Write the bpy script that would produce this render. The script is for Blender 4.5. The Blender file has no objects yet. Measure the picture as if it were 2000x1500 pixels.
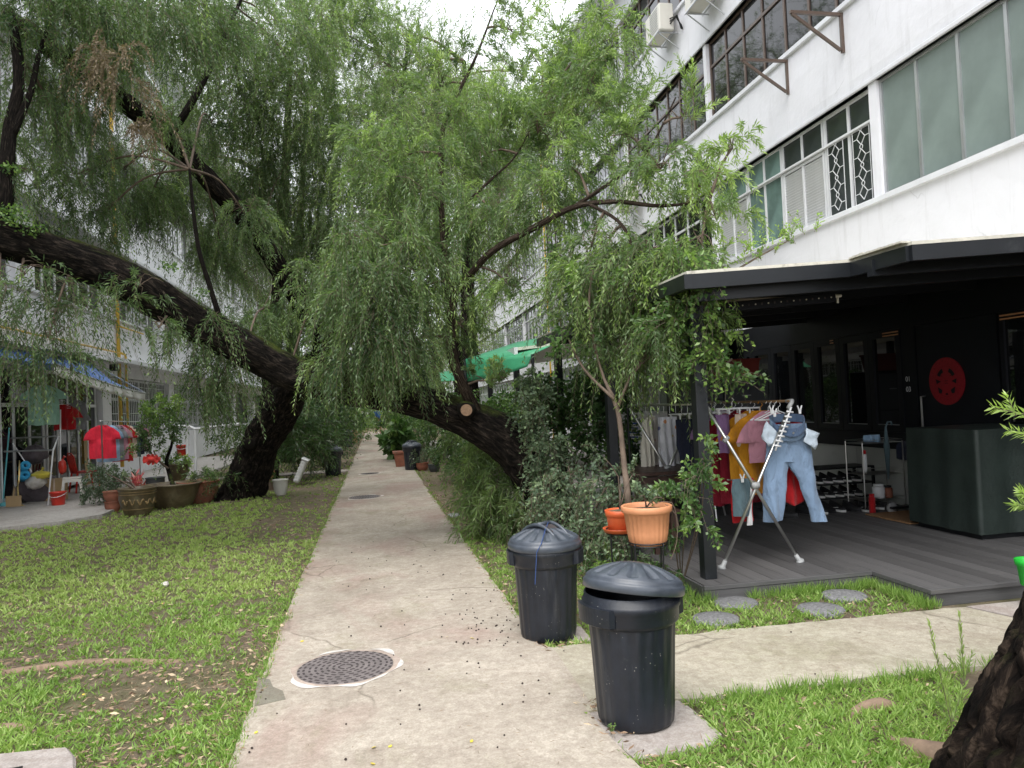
import bpy, bmesh, math, random
import numpy as np
from mathutils import Vector, Matrix, noise
random.seed(7); RNG = np.random.default_rng(11)
PI = math.pi
S = bpy.context.scene; C = S.collection
# ------------------------------------------------------------------ camera
F_PX, EYE = 1480.0, 1.55
def _axes():
    b = np.array([(735-1000)/F_PX, -(800-750)/F_PX, 1.0]); b /= np.linalg.norm(b)
    n = np.array([-0.045, 1, 0.0]); n[2] = -(n[0]*b[0]+n[1]*b[1])/b[2]; n /= np.linalg.norm(n)
    x = np.cross(n, b); x = -x if x[0] < 0 else x
    return np.array([x, b, n])
AX = _axes(); O = np.array([0, 0, EYE])
cd = bpy.data.cameras.new('camera'); cam = bpy.data.objects.new('camera', cd); C.objects.link(cam)
cam.matrix_world = Matrix(((AX[0][0], AX[0][1], -AX[0][2], 0), (AX[1][0], AX[1][1], -AX[1][2], 0),
                           (AX[2][0], AX[2][1], -AX[2][2], EYE), (0, 0, 0, 1)))
cd.sensor_width = 36; cd.lens = F_PX/2000*36; cd.clip_end = 900; cd.clip_start = .05
S.camera = cam
# ------------------------------------------------------------------ sky, sun, exposure
W = bpy.data.worlds.new('World'); S.world = W; W.use_nodes = True
wn, wl = W.node_tree.nodes, W.node_tree.links
bg = wn['Background']
sky = wn.new('ShaderNodeTexSky'); sky.sky_type = 'NISHITA'; sky.sun_disc = False
sky.sun_elevation = math.radians(60); sky.sun_rotation = math.radians(205)
sky.dust_density = 6; sky.air_density = 1.0; sky.ozone_density = 1.0
hs = wn.new('ShaderNodeHueSaturation'); hs.inputs['Saturation'].default_value = .22; hs.inputs['Value'].default_value = 1.0
wl.new(sky.outputs[0], hs.inputs['Color'])
ov = wn.new('ShaderNodeMix'); ov.data_type = 'RGBA'; ov.inputs[0].default_value = .8   # thick bright overcast over the clear sky
wl.new(hs.outputs[0], ov.inputs[6]); ov.inputs[7].default_value = (6.7, 6.9, 7.3, 1); wl.new(ov.outputs[2], bg.inputs['Color'])
bg.inputs['Strength'].default_value = .15
sl = bpy.data.lights.new('sun', 'SUN'); so = bpy.data.objects.new('sun', sl); C.objects.link(so)
sl.energy = 1.2; sl.angle = math.radians(50); sl.color = (1, .97, .92)
az = math.radians(205); el = math.radians(60)
sd = Vector((math.sin(az)*math.cos(el), math.cos(az)*math.cos(el), math.sin(el)))
so.rotation_euler = sd.to_track_quat('Z', 'Y').to_euler()
S.view_settings.view_transform = 'Standard'; S.view_settings.look = 'None'
S.view_settings.gamma = 1; S.view_settings.use_curve_mapping = False
S.view_settings.exposure = 1.13
S.render.engine = 'CYCLES'
S.cycles.max_bounces = 7; S.cycles.diffuse_bounces = 4; S.cycles.glossy_bounces = 2
S.cycles.transmission_bounces = 3; S.cycles.transparent_max_bounces = 4; S.cycles.use_denoising = True
# ------------------------------------------------------------------ surveying helpers: photo pixel -> point in the place
def ray(px, py): return AX @ np.array([(px-1000)/F_PX, -(py-750)/F_PX, 1.0])
def G(px, py, z=0): d = ray(px, py); return O + d*((z-EYE)/d[2])
def onX(px, py, X): d = ray(px, py); return O + d*(X/d[0])
def onY(px, py, Y): d = ray(px, py); return O + d*(Y/d[1])
def D(px, py, t): return O + ray(px, py)*t
# ------------------------------------------------------------------ object helpers
def thing(name, label, cat, loc=(0, 0, 0), group=None, rz=0, kind=None):
    o = bpy.data.objects.new(name, None); C.objects.link(o); o.location = Vector([float(v) for v in loc]); o.rotation_euler.z = rz
    o.empty_display_size = .1; o['label'] = label; o['category'] = cat
    if group: o['group'] = group
    if kind: o['kind'] = kind
    return o
def link(name, me, mat, parent=None, loc=None, rot=None, scale=None, kind=None, label=None):
    o = bpy.data.objects.new(name, me); C.objects.link(o)
    if mat is not None and not me.materials: me.materials.append(mat)
    if parent: o.parent = parent
    if loc is not None: o.location = Vector([float(v) for v in loc])
    if rot is not None: o.rotation_euler = rot
    if scale is not None: o.scale = scale
    if kind: o['kind'] = kind
    if label: o['label'] = label
    return o
def worldloc(o):
    v = Vector((0, 0, 0))
    while o: v += o.location; o = o.parent
    return v
def copy_tree(o, parent=None):
    c = o.copy(); C.objects.link(c); c.parent = parent
    for ch in list(o.children): copy_tree(ch, c)
    return c
def catmull(pts, rad, step=.15):
    pts = [Vector([float(a) for a in p]) for p in pts]; out, ro = [], []
    n = len(pts)
    for i in range(n-1):
        p0, p1, p2, p3 = pts[max(i-1, 0)], pts[i], pts[i+1], pts[min(i+2, n-1)]
        k = max(2, int((p2-p1).length/step))
        for j in range(k):
            t = j/k
            out.append(.5*((2*p1)+(p2-p0)*t+(2*p0-5*p1+4*p2-p3)*t*t+(3*p1-p0-3*p2+p3)*t**3)); ro.append(rad[i]*(1-t)+rad[i+1]*t)
    out.append(pts[-1]); ro.append(rad[-1])
    return out, ro
class MB:
    def __init__(s): s.v = []; s.f = []; s.uv = None
    def add(s, vs, fs):
        k = len(s.v); s.v += [tuple(map(float, q)) for q in vs]; s.f += [tuple(i+k for i in f) for f in fs]; return s
    def box(s, c, d, rot=None):
        x, y, z = [q/2 for q in d]
        vs = [Vector((a*x, b*y, e*z)) for e in (-1, 1) for b in (-1, 1) for a in (-1, 1)]
        if rot is not None: vs = [rot @ q for q in vs]
        c = Vector([float(q) for q in c])
        return s.add([q+c for q in vs], [(0, 2, 3, 1), (4, 5, 7, 6), (0, 1, 5, 4), (2, 6, 7, 3), (0, 4, 6, 2), (1, 3, 7, 5)])
    def mm(s, lo, hi):
        return s.box([(a+b)/2 for a, b in zip(lo, hi)], [abs(b-a) for a, b in zip(lo, hi)])
    def tube(s, pts, r, n=8, caps=True, disp=None):
        pts = [Vector([float(a) for a in p]) for p in pts]
        if not hasattr(r, '__len__'): r = [r]*len(pts)
        vs, fs = [], []; ref = None; acc = 0; m = len(pts)
        for i, p in enumerate(pts):
            t = (pts[min(i+1, m-1)]-pts[max(i-1, 0)]).normalized()
            if ref is None: ref = t.orthogonal().normalized()
            ref = (ref-t*ref.dot(t)).normalized(); b = t.cross(ref)
            if i: acc += (p-pts[i-1]).length
            for k in range(n):
                a = 2*PI*k/n; rr = r[i]
                if disp: rr *= disp(a, acc, i)
                vs.append(p+(ref*math.cos(a)+b*math.sin(a))*rr)
        for i in range(m-1):
            for k in range(n):
                a, b2 = i*n+k, i*n+(k+1) % n
                fs.append((a, b2, b2+n, a+n))
        if caps: fs.append(tuple(range(n-1, -1, -1))); fs.append(tuple(range((m-1)*n, m*n)))
        return s.add(vs, fs)
    def bar(s, a, b, r, n=6): return s.tube([a, b], r, n)
    def lathe(s, prof, n=24, c=(0, 0, 0), mod=None, cap0=True, cap1=True):
        vs, fs = [], []
        for i, (r, z) in enumerate(prof):
            for k in range(n):
                a = 2*PI*k/n; q = r*(mod(a, i) if mod else 1)
                vs.append((c[0]+q*math.cos(a), c[1]+q*math.sin(a), c[2]+z))
        for i in range(len(prof)-1):
            for k in range(n): fs.append((i*n+k, i*n+(k+1) % n, (i+1)*n+(k+1) % n, (i+1)*n+k))
        if cap0: fs.append(tuple(range(n-1, -1, -1)))
        if cap1: fs.append(tuple(range((len(prof)-1)*n, len(prof)*n)))
        return s.add(vs, fs)
    def prism(s, poly, z0, z1, fn=None):
        n = len(poly); vs = [(x, y, z0) for x, y in poly]+[(x, y, z1) for x, y in poly]
        if fn: vs = [fn(q) for q in vs]
        return s.add(vs, [tuple(range(n-1, -1, -1)), tuple(range(n, 2*n))]+[(i, (i+1) % n, n+(i+1) % n, n+i) for i in range(n)])
    def grid(s, nu, nv, fn):
        vs = [fn(i/nu, j/nv) for j in range(nv+1) for i in range(nu+1)]
        return s.add(vs, [(j*(nu+1)+i, j*(nu+1)+i+1, (j+1)*(nu+1)+i+1, (j+1)*(nu+1)+i) for j in range(nv) for i in range(nu)])
    def mesh(s, name='mesh', smooth=False, off=None):
        me = bpy.data.meshes.new(name)
        vs = s.v if off is None else [(a-off[0], b-off[1], c-off[2]) for a, b, c in s.v]
        me.from_pydata(vs, [], s.f)
        if smooth: me.polygons.foreach_set('use_smooth', [True]*len(me.polygons))
        me.update(); return me
def put(name, mb, mat, parent=None, smooth=False, world=False, bevel=0, solid=0, sub=0, **kw):
    """world=True: vertices were given in world metres (parent unrotated)"""
    off = worldloc(parent) if (world and parent) else None
    o = link(name, mb.mesh(name, smooth, off), mat, parent, **kw)
    if solid: m = o.modifiers.new('s', 'SOLIDIFY'); m.thickness = solid; m.offset = 0
    if sub: m = o.modifiers.new('u', 'SUBSURF'); m.levels = sub; m.render_levels = sub
    if bevel: m = o.modifiers.new('b', 'BEVEL'); m.width = bevel; m.segments = 1; m.limit_method = 'ANGLE'
    return o
def single(name, mb, mat, label, cat, group=None, **kw):
    """a thing that is one mesh; origin moved to its base centre"""
    vs = np.array(mb.v); c = (vs.min(0)+vs.max(0))/2; c[2] = vs[:, 2].min()
    mb.v = [tuple(q) for q in (vs-c)]
    o = put(name, mb, mat, None, **kw); o.location = Vector([float(q) for q in c]); o['label'] = label; o['category'] = cat
    if group: o['group'] = group
    return o
# ------------------------------------------------------------------ materials
def newmat(name):
    m = bpy.data.materials.new(name); m.use_nodes = True
    return m, m.node_tree.nodes, m.node_tree.links, m.node_tree.nodes['Principled BSDF']
def tc(n, l, scale=(1, 1, 1), coord='Object'):
    t = n.new('ShaderNodeTexCoord'); mp = n.new('ShaderNodeMapping'); mp.inputs['Scale'].default_value = scale
    l.new(t.outputs[coord], mp.inputs[0]); return mp.outputs[0]
def nz(n, l, vec, scale, detail=4, rough=.6, dist=0):
    q = n.new('ShaderNodeTexNoise'); q.inputs['Scale'].default_value = scale; q.inputs['Detail'].default_value = detail
    q.inputs['Roughness'].default_value = rough; q.inputs['Distortion'].default_value = dist
    l.new(vec, q.inputs['Vector']); return q.outputs['Fac']
def ramp(n, l, fac, stops):
    r = n.new('ShaderNodeValToRGB'); e = r.color_ramp.elements
    while len(e) < len(stops): e.new(.5)
    for q, (p, c) in zip(e, stops):
        q.position = p; q.color = (*c, 1) if hasattr(c, '__len__') else (c, c, c, 1)
    l.new(fac, r.inputs[0]); return r.outputs[0]
def mix(n, l, fac, a, b, mode='MIX'):
    q = n.new('ShaderNodeMix'); q.data_type = 'RGBA'; q.blend_type = mode
    for s, v in ((0, fac), (6, a), (7, b)):
        if hasattr(v, 'links'): l.new(v, q.inputs[s])
        elif s == 0: q.inputs[0].default_value = v
        else: q.inputs[s].default_value = (*v, 1) if hasattr(v, '__len__') else (v, v, v, 1)
    return q.outputs[2]
def bump(n, l, bs, h, strength=.3, dist=.01):
    q = n.new('ShaderNodeBump'); q.inputs['Strength'].default_value = strength; q.inputs['Distance'].default_value = dist
    l.new(h, q.inputs['Height']); l.new(q.outputs[0], bs.inputs['Normal']); return q
def Mt(name, col, rough=.6, metal=0, var=.15, sc=4, bsc=60, bst=.15, bd=.004, dirt=None, spec=.5, stretch=(1, 1, 1), sheen=0, rand=0):
    m, n, l, b = newmat(name); v = tc(n, l, stretch)
    f = nz(n, l, v, sc, 5, .65)
    c = ramp(n, l, f, [(.3, [q*(1-var) for q in col]), (.7, [min(q*(1+var), .95) for q in col])])
    if dirt:
        f2 = nz(n, l, v, sc*.45+1.3, 8, .72, .4)
        c = mix(n, l, ramp(n, l, f2, [(dirt[1], 0), (dirt[1]+.14, dirt[2] if len(dirt) > 2 else .8)]), c, dirt[0])
    if rand:
        oi = n.new('ShaderNodeObjectInfo'); c = mix(n, l, 1, c, ramp(n, l, oi.outputs['Random'], [(0, 1-rand), (1, 1+rand*.0+.0)]), 'MULTIPLY')
    l.new(c, b.inputs['Base Color']); b.inputs['Roughness'].default_value = rough; b.inputs['Metallic'].default_value = metal
    b.inputs['Specular IOR Level'].default_value = spec
    if sheen: b.inputs['Sheen Weight'].default_value = sheen
    if bst: bump(n, l, b, nz(n, l, v, bsc, 4, .6), bst, bd)
    return m
def leafmat(name, dark, mid, light, trans=.35, rough=.45, spec=.5):
    m, n, l, b = newmat(name)
    at = n.new('ShaderNodeAttribute'); at.attribute_name = 'tint'
    c = ramp(n, l, at.outputs['Fac'], [(0, dark), (.5, mid), (1, light)])
    l.new(c, b.inputs['Base Color']); b.inputs['Roughness'].default_value = rough; b.inputs['Specular IOR Level'].default_value = spec
    tr = n.new('ShaderNodeBsdfTranslucent'); c2 = mix(n, l, 1, c, (1.3, 1.5, .7), 'MULTIPLY'); l.new(c2, tr.inputs[0])
    ms = n.new('ShaderNodeMixShader'); ms.inputs[0].default_value = trans
    l.new(b.outputs[0], ms.inputs[1]); l.new(tr.outputs[0], ms.inputs[2]); l.new(ms.outputs[0], n['Material Output'].inputs[0])
    return m
M = {}
def n_col(n, l, v, s):
    q = n.new('ShaderNodeTexNoise'); q.inputs['Scale'].default_value = s; q.inputs['Detail'].default_value = 6; l.new(v, q.inputs['Vector']); return q.outputs['Color']
# white painted render with rain streaks and grime
def wallmat(name, base, streak=.5):
    m, n, l, b = newmat(name)
    v = tc(n, l); vs = tc(n, l, (3, 3, .35))
    c = ramp(n, l, nz(n, l, v, .8, 5), [(.3, [q*.93 for q in base]), (.7, base)])
    s = ramp(n, l, nz(n, l, vs, 2.2, 7, .7), [(.52, 0), (.78, streak)])
    c = mix(n, l, s, c, (.36, .35, .34))
    l.new(c, b.inputs['Base Color']); b.inputs['Roughness'].default_value = .75
    cr = n.new('ShaderNodeTexVoronoi'); cr.feature = 'DISTANCE_TO_EDGE'; cr.inputs['Scale'].default_value = .55
    dv = mix(n, l, .22, v, n_col(n, l, v, 3.0)); l.new(dv, cr.inputs['Vector'])
    ck = mix(n, l, 1, ramp(n, l, cr.outputs['Distance'], [(.0, 1), (.004, 0)]), ramp(n, l, nz(n, l, v, .7, 3), [(.52, 0), (.56, .35)]), 'MULTIPLY')
    c = mix(n, l, ck, c, (.30, .30, .30)); l.new(c, b.inputs['Base Color'])
    bump(n, l, b, nz(n, l, v, 2.2, 6, .58), .38, .05); return m
M['wall'] = wallmat('white_render', (.79, .79, .825), .30)
M['wall_old'] = wallmat('white_render_left', (.80, .80, .83), .32)
M['trim'] = Mt('trim', (.70, .71, .74), .6, var=.08, sc=3, bst=.2, dirt=((.35, .35, .34), .6, .5))
M['whiteframe'] = Mt('white_frame', (.68, .69, .70), .4, var=.06, bst=.05, dirt=((.4, .37, .33), .62, .5))
M['brownframe'] = Mt('brown_frame', (.10, .07, .055), .4, var=.2, bst=.05)
M['blackframe'] = Mt('black_frame', (.007, .008, .011), .5, var=.2, bst=.05, spec=.25)
M['alu'] = Mt('aluminium', (.50, .51, .52), .38, .7, var=.08, bst=.05)
def glass(name, col, rough, spec=.8, var=.3):
    m, n, l, b = newmat(name); v = tc(n, l)
    l.new(ramp(n, l, nz(n, l, v, 1.5, 4), [(.3, [q*(1-var) for q in col]), (.7, [q*(1+var) for q in col])]), b.inputs['Base Color'])
    b.inputs['Roughness'].default_value = rough; b.inputs['Specular IOR Level'].default_value = spec
    bump(n, l, b, nz(n, l, v, 2.0, 2), .05, .01); return m
M['darkglass'] = glass('dark_glass', (.008, .009, .011), .03, .5)
M['cafeglass'] = glass('cafe_glass', (.006, .007, .008), .02, 1.0)
M['frosted'] = glass('frosted_glass', (.19, .235, .22), .28, .5, .18)
M['curtain'] = glass('curtained_glass', (.13, .20, .18), .12, .5, .5)
M['greyglass'] = glass('grey_glass', (.035, .042, .042), .06, .5)
# concrete of the path: cream with pink, olive and brown stains
def concrete(name, a, bcol, pink=.6, green=.5):
    m, n, l, b = newmat(name); v = tc(n, l)
    c = ramp(n, l, nz(n, l, v, 1.3, 9, .75), [(.32, a), (.68, bcol)])
    c = mix(n, l, ramp(n, l, nz(n, l, tc(n, l, (1, .6, 1)), .9, 5, .6, .5), [(.50, 0), (.64, pink)]), c, (.43, .30, .26))
    c = mix(n, l, ramp(n, l, nz(n, l, tc(n, l, (1.2, .8, 1)), 1.7, 7, .7, .3), [(.54, 0), (.70, green)]), c, (.26, .25, .14))
    c = mix(n, l, ramp(n, l, nz(n, l, v, 4.5, 9, .8), [(.56, 0), (.74, .6)]), c, (.20, .15, .11))
    sp = n.new('ShaderNodeTexVoronoi'); sp.inputs['Scale'].default_value = 130; l.new(v, sp.inputs['Vector'])
    c = mix(n, l, .34, c, ramp(n, l, sp.outputs['Color'], [(.1, .35), (.9, 1.0)]), 'MULTIPLY')
    c = mix(n, l, ramp(n, l, nz(n, l, v, 22, 5, .7), [(.35, .40), (.65, 0)]), c, (.17, .13, .10))
    cr = n.new('ShaderNodeTexVoronoi'); cr.feature = 'DISTANCE_TO_EDGE'; cr.inputs['Scale'].default_value = .75
    l.new(mix(n, l, .20, v, n_col(n, l, v, 2.2)), cr.inputs['Vector'])
    ck = mix(n, l, 1, ramp(n, l, cr.outputs['Distance'], [(.0, 1), (.006, 0)]), ramp(n, l, nz(n, l, v, .9, 3), [(.50, 0), (.56, .6)]), 'MULTIPLY')
    c = mix(n, l, ck, c, (.10, .08, .06))
    l.new(c, b.inputs['Base Color']); b.inputs['Roughness'].default_value = .9; b.inputs['Specular IOR Level'].default_value = .2
    bump(n, l, b, nz(n, l, v, 45, 8, .75), .6, .012); return m
M['path'] = concrete('path_concrete', (.39, .34, .28), (.63, .565, .475), .7, .5)
M['sidepath'] = concrete('side_path_concrete', (.42, .385, .29), (.62, .58, .47), .15, .55)
M['pad'] = concrete('pad_concrete', (.38, .34, .32), (.58, .53, .49), .35, .15)
M['patio'] = concrete('patio_concrete', (.45, .43, .40), (.60, .58, .55), .1, .1)
M['mortar'] = Mt('fresh_mortar', (.62, .58, .54), .9, var=.25, sc=14, bsc=60, bst=.6, bd=.01)
M['rosemortar'] = Mt('rose_mortar', (.40, .325, .275), .9, var=.25, sc=14, bsc=60, bst=.6, bd=.01)
M['iron'] = Mt('cast_iron', (.20, .175, .17), .6, .25, var=.3, sc=12, bsc=90, bst=.3)
M['irondark'] = Mt('iron_recess', (.05, .04, .04), .8, var=.3)
# soil
def soil():
    m, n, l, b = newmat('soil'); v = tc(n, l)
    c = ramp(n, l, nz(n, l, v, 9, 9, .75), [(.3, (.10, .074, .055)), (.55, (.23, .18, .135)), (.72, (.38, .30, .23))])
    g = ramp(n, l, nz(n, l, v, .8, 6, .7), [(.42, 0), (.62, .5)])
    c = mix(n, l, g, c, ramp(n, l, nz(n, l, v, 40, 4, .7), [(.3, (.05, .08, .02)), (.7, (.13, .19, .05))]))
    l.new(c, b.inputs['Base Color']); b.inputs['Roughness'].default_value = .95; b.inputs['Specular IOR Level'].default_value = .1
    bump(n, l, b, nz(n, l, v, 30, 8, .8), .9, .03); return m
M['soil'] = soil()
def bark(name, moss=.0, base=((.004, .0035, .003), (.020, .016, .013), (.085, .066, .052))):
    m, n, l, b = newmat(name); v = tc(n, l, (1, 1, 1))
    uvn = n.new('ShaderNodeUVMap'); uvn.uv_map = 'bark'
    mp = n.new('ShaderNodeMapping'); mp.inputs['Scale'].default_value = (26, 5, 1); l.new(uvn.outputs[0], mp.inputs[0])
    f = nz(n, l, mp.outputs[0], 1.6, 9, .72, .6)
    c = ramp(n, l, f, [(.42, base[0]), (.54, base[1]), (.68, base[2])])
    if moss:
        gn = n.new('ShaderNodeNewGeometry'); sx = n.new('ShaderNodeSeparateXYZ'); l.new(gn.outputs['Normal'], sx.inputs[0])
        mm = n.new('ShaderNodeMath'); mm.operation = 'MULTIPLY'; l.new(sx.outputs[2], mm.inputs[0]); l.new(nz(n, l, v, 3.2, 6, .7), mm.inputs[1])
        c = mix(n, l, ramp(n, l, mm.outputs[0], [(.34, 0), (.52, moss)]), c, ramp(n, l, nz(n, l, v, 35, 3), [(.3, (.035, .055, .008)), (.7, (.13, .17, .03))]))
    l.new(c, b.inputs['Base Color']); b.inputs['Roughness'].default_value = .93; b.inputs['Specular IOR Level'].default_value = .12
    bump(n, l, b, f, 1.0, .05); return m
M['bark'] = bark('dark_furrowed_bark', .7)
M['barklight'] = bark('pale_limb_bark', .35, ((.02, .015, .011), (.085, .062, .047), (.24, .185, .145)))
M['barkfg'] = bark('flaky_dark_bark', .15, ((.003, .002, .0015), (.016, .011, .008), (.10, .072, .052)))
M['twig'] = Mt('twig_bark', (.13, .095, .07), .85, var=.35, sc=8, bst=.4)
M['stem'] = Mt('thin_stem', (.16, .13, .09), .8, var=.3, sc=8, bst=.1)
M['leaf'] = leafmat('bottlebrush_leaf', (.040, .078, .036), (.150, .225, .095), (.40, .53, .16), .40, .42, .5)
M['leafbroad'] = leafmat('broad_leaf', (.020, .050, .016), (.085, .165, .05), (.32, .47, .11), .3, .35)
M['leafgrey'] = leafmat('sage_leaf', (.04, .075, .04), (.13, .19, .11), (.27, .36, .18), .2, .5)
M['bamboo'] = leafmat('bamboo_leaf', (.055, .10, .03), (.15, .23, .075), (.36, .46, .16), .3, .45)
M['grass'] = leafmat('grass_blade', (.085, .15, .04), (.22, .36, .075), (.46, .56, .19), .35, .5, .4)
M['litter'] = leafmat('dry_leaf', (.12, .075, .05), (.40, .28, .19), (.70, .56, .38), .1, .8, .2)
M['yellowleaf'] = Mt('yellow_leaf', (.62, .50, .06), .6, var=.2)
M['pink'] = leafmat('pink_leaf', (.25, .04, .05), (.65, .12, .16), (.75, .35, .32), .3)
M['seed'] = Mt('seed', (.03, .018, .014), .8)
M['binplastic'] = Mt('bin_plastic', (.011, .014, .021), .40, var=.3, sc=9, bsc=70, bst=.2, dirt=((.07, .07, .068), .62, .5), spec=.45)
M['lidplastic'] = Mt('lid_plastic', (.055, .065, .082), .30, var=.25, sc=10, bsc=60, bst=.25, dirt=((.16, .16, .155), .58, .5), spec=.55)  # base colour lightened: sky reflection on the dark lid put into the colour
M['terracotta'] = Mt('terracotta_plastic', (.62, .27, .13), .55, var=.12, sc=6, bst=.15, dirt=((.40, .24, .15), .58, .6))
M['orange'] = Mt('orange_plastic', (.60, .115, .035), .45, var=.12, sc=6, dirt=((.3, .12, .06), .6, .5))
M['clay'] = Mt('clay', (.27, .10, .06), .8, var=.25, sc=7, bst=.3, dirt=((.13, .11, .08), .52, .7))
M['glaze'] = Mt('brown_glaze', (.10, .075, .04), .4, var=.4, sc=5, bst=.2, dirt=((.19, .17, .10), .5, .6))
M['glazelight'] = Mt('ochre_glaze', (.26, .18, .08), .5, var=.3, sc=9)
M['blackmetal'] = Mt('black_metal', (.013, .014, .016), .45, .3, var=.2, bst=.05)
M['post'] = Mt('black_powdercoat', (.009, .011, .014), .4, 0, var=.2, bst=.06, dirt=((.07, .075, .08), .6, .4))
M['steel'] = Mt('steel', (.62, .62, .60), .28, .95, var=.08, bst=.04)
M['whiteplastic'] = Mt('white_plastic', (.75, .76, .77), .4, var=.05, bst=.03)
M['greyplastic'] = Mt('grey_plastic', (.36, .37, .37), .5, var=.08)
M['rod'] = Mt('brown_rod', (.20, .12, .06), .4, .2, var=.3)
for k_ in ('binplastic',):
    m_ = M[k_]; n_, l_ = m_.node_tree.nodes, m_.node_tree.links; b_ = n_['Principled BSDF']; src = b_.inputs['Base Color'].links[0].from_socket
    v_ = tc(n_, l_); vo = n_.new('ShaderNodeTexVoronoi'); vo.inputs['Scale'].default_value = 55; l_.new(v_, vo.inputs['Vector'])
    dots = mix(n_, l_, 1, ramp(n_, l_, vo.outputs['Distance'], [(.10, 1), (.14, 0)]), ramp(n_, l_, nz(n_, l_, v_, 6, 3), [(.55, 0), (.62, .8)]), 'MULTIPLY')
    c_ = mix(n_, l_, dots, src, (.30, .29, .26)); c_ = mix(n_, l_, ramp(n_, l_, nz(n_, l_, tc(n_, l_, (9, 9, .9)), 1.5, 6, .7), [(.55, 0), (.72, .35)]), c_, (.09, .09, .088)); l_.new(c_, b_.inputs['Base Color'])
# deck: fine lengthwise grain, each board its own shade
def deckm():
    m, n, l, b = newmat('grey_composite_board'); v = tc(n, l, (60, 1.2, 60)); v2 = tc(n, l)
    c = ramp(n, l, nz(n, l, v, 1, 6, .6), [(.3, (.090, .088, .088)), (.7, (.145, .14, .14))])
    oi = n.new('ShaderNodeObjectInfo'); c = mix(n, l, 1, c, ramp(n, l, oi.outputs['Random'], [(0, .66), (1, 1)]), 'MULTIPLY')
    c = mix(n, l, ramp(n, l, nz(n, l, v2, 2.5, 7, .7), [(.55, 0), (.75, .35)]), c, (.20, .19, .175))
    l.new(c, b.inputs['Base Color']); b.inputs['Roughness'].default_value = .58
    bump(n, l, b, nz(n, l, v, 1, 5, .6), .3, .003); return m
M['deck'] = deckm()
M['fascia'] = Mt('deck_fascia', (.095, .093, .094), .65, var=.2, sc=3, bsc=20, bst=.3, stretch=(1, 12, 12), dirt=((.17, .155, .12), .6, .5))
M['white'] = Mt('white_panel', (.50, .51, .48), .55, var=.05, sc=2, bst=.05, dirt=((.33, .32, .29), .62, .3))
M['flash'] = Mt('cream_flashing', (.60, .58, .50), .7, var=.15, sc=8, bst=.3, dirt=((.3, .27, .22), .55, .7))
M['red'] = Mt('emblem_red', (.30, .007, .016), .5, var=.1)
M['yellowpipe'] = Mt('yellow_gas_pipe', (.62, .40, .05), .5, var=.12, dirt=((.4, .28, .08), .6, .5))
def cloth(name, col, var=.12, tr=.15, pat=None):
    m, n, l, b = newmat('cloth_'+name); v = tc(n, l)
    c = ramp(n, l, nz(n, l, v, 6, 6, .7), [(.3, [q*(1-var) for q in col]), (.7, [min(1, q*(1+var)) for q in col])])
    if pat:
        vo = n.new('ShaderNodeTexVoronoi'); vo.inputs['Scale'].default_value = pat[0]; l.new(v, vo.inputs['Vector'])
        cc = ramp(n, l, vo.outputs['Color'], [(0, pat[1]), (.4, pat[2]), (.7, pat[3]), (1, pat[1])])
        c = mix(n, l, ramp(n, l, vo.outputs['Distance'], [(.22, 1), (.26, 0)]), c, cc)
    l.new(c, b.inputs['Base Color']); b.inputs['Roughness'].default_value = .9; b.inputs['Sheen Weight'].default_value = .2
    b.inputs['Specular IOR Level'].default_value = .15
    bump(n, l, b, nz(n, l, tc(n, l, (1, 1, .45)), 9, 6, .62, .6), 1.0, .035)
    return m
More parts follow.
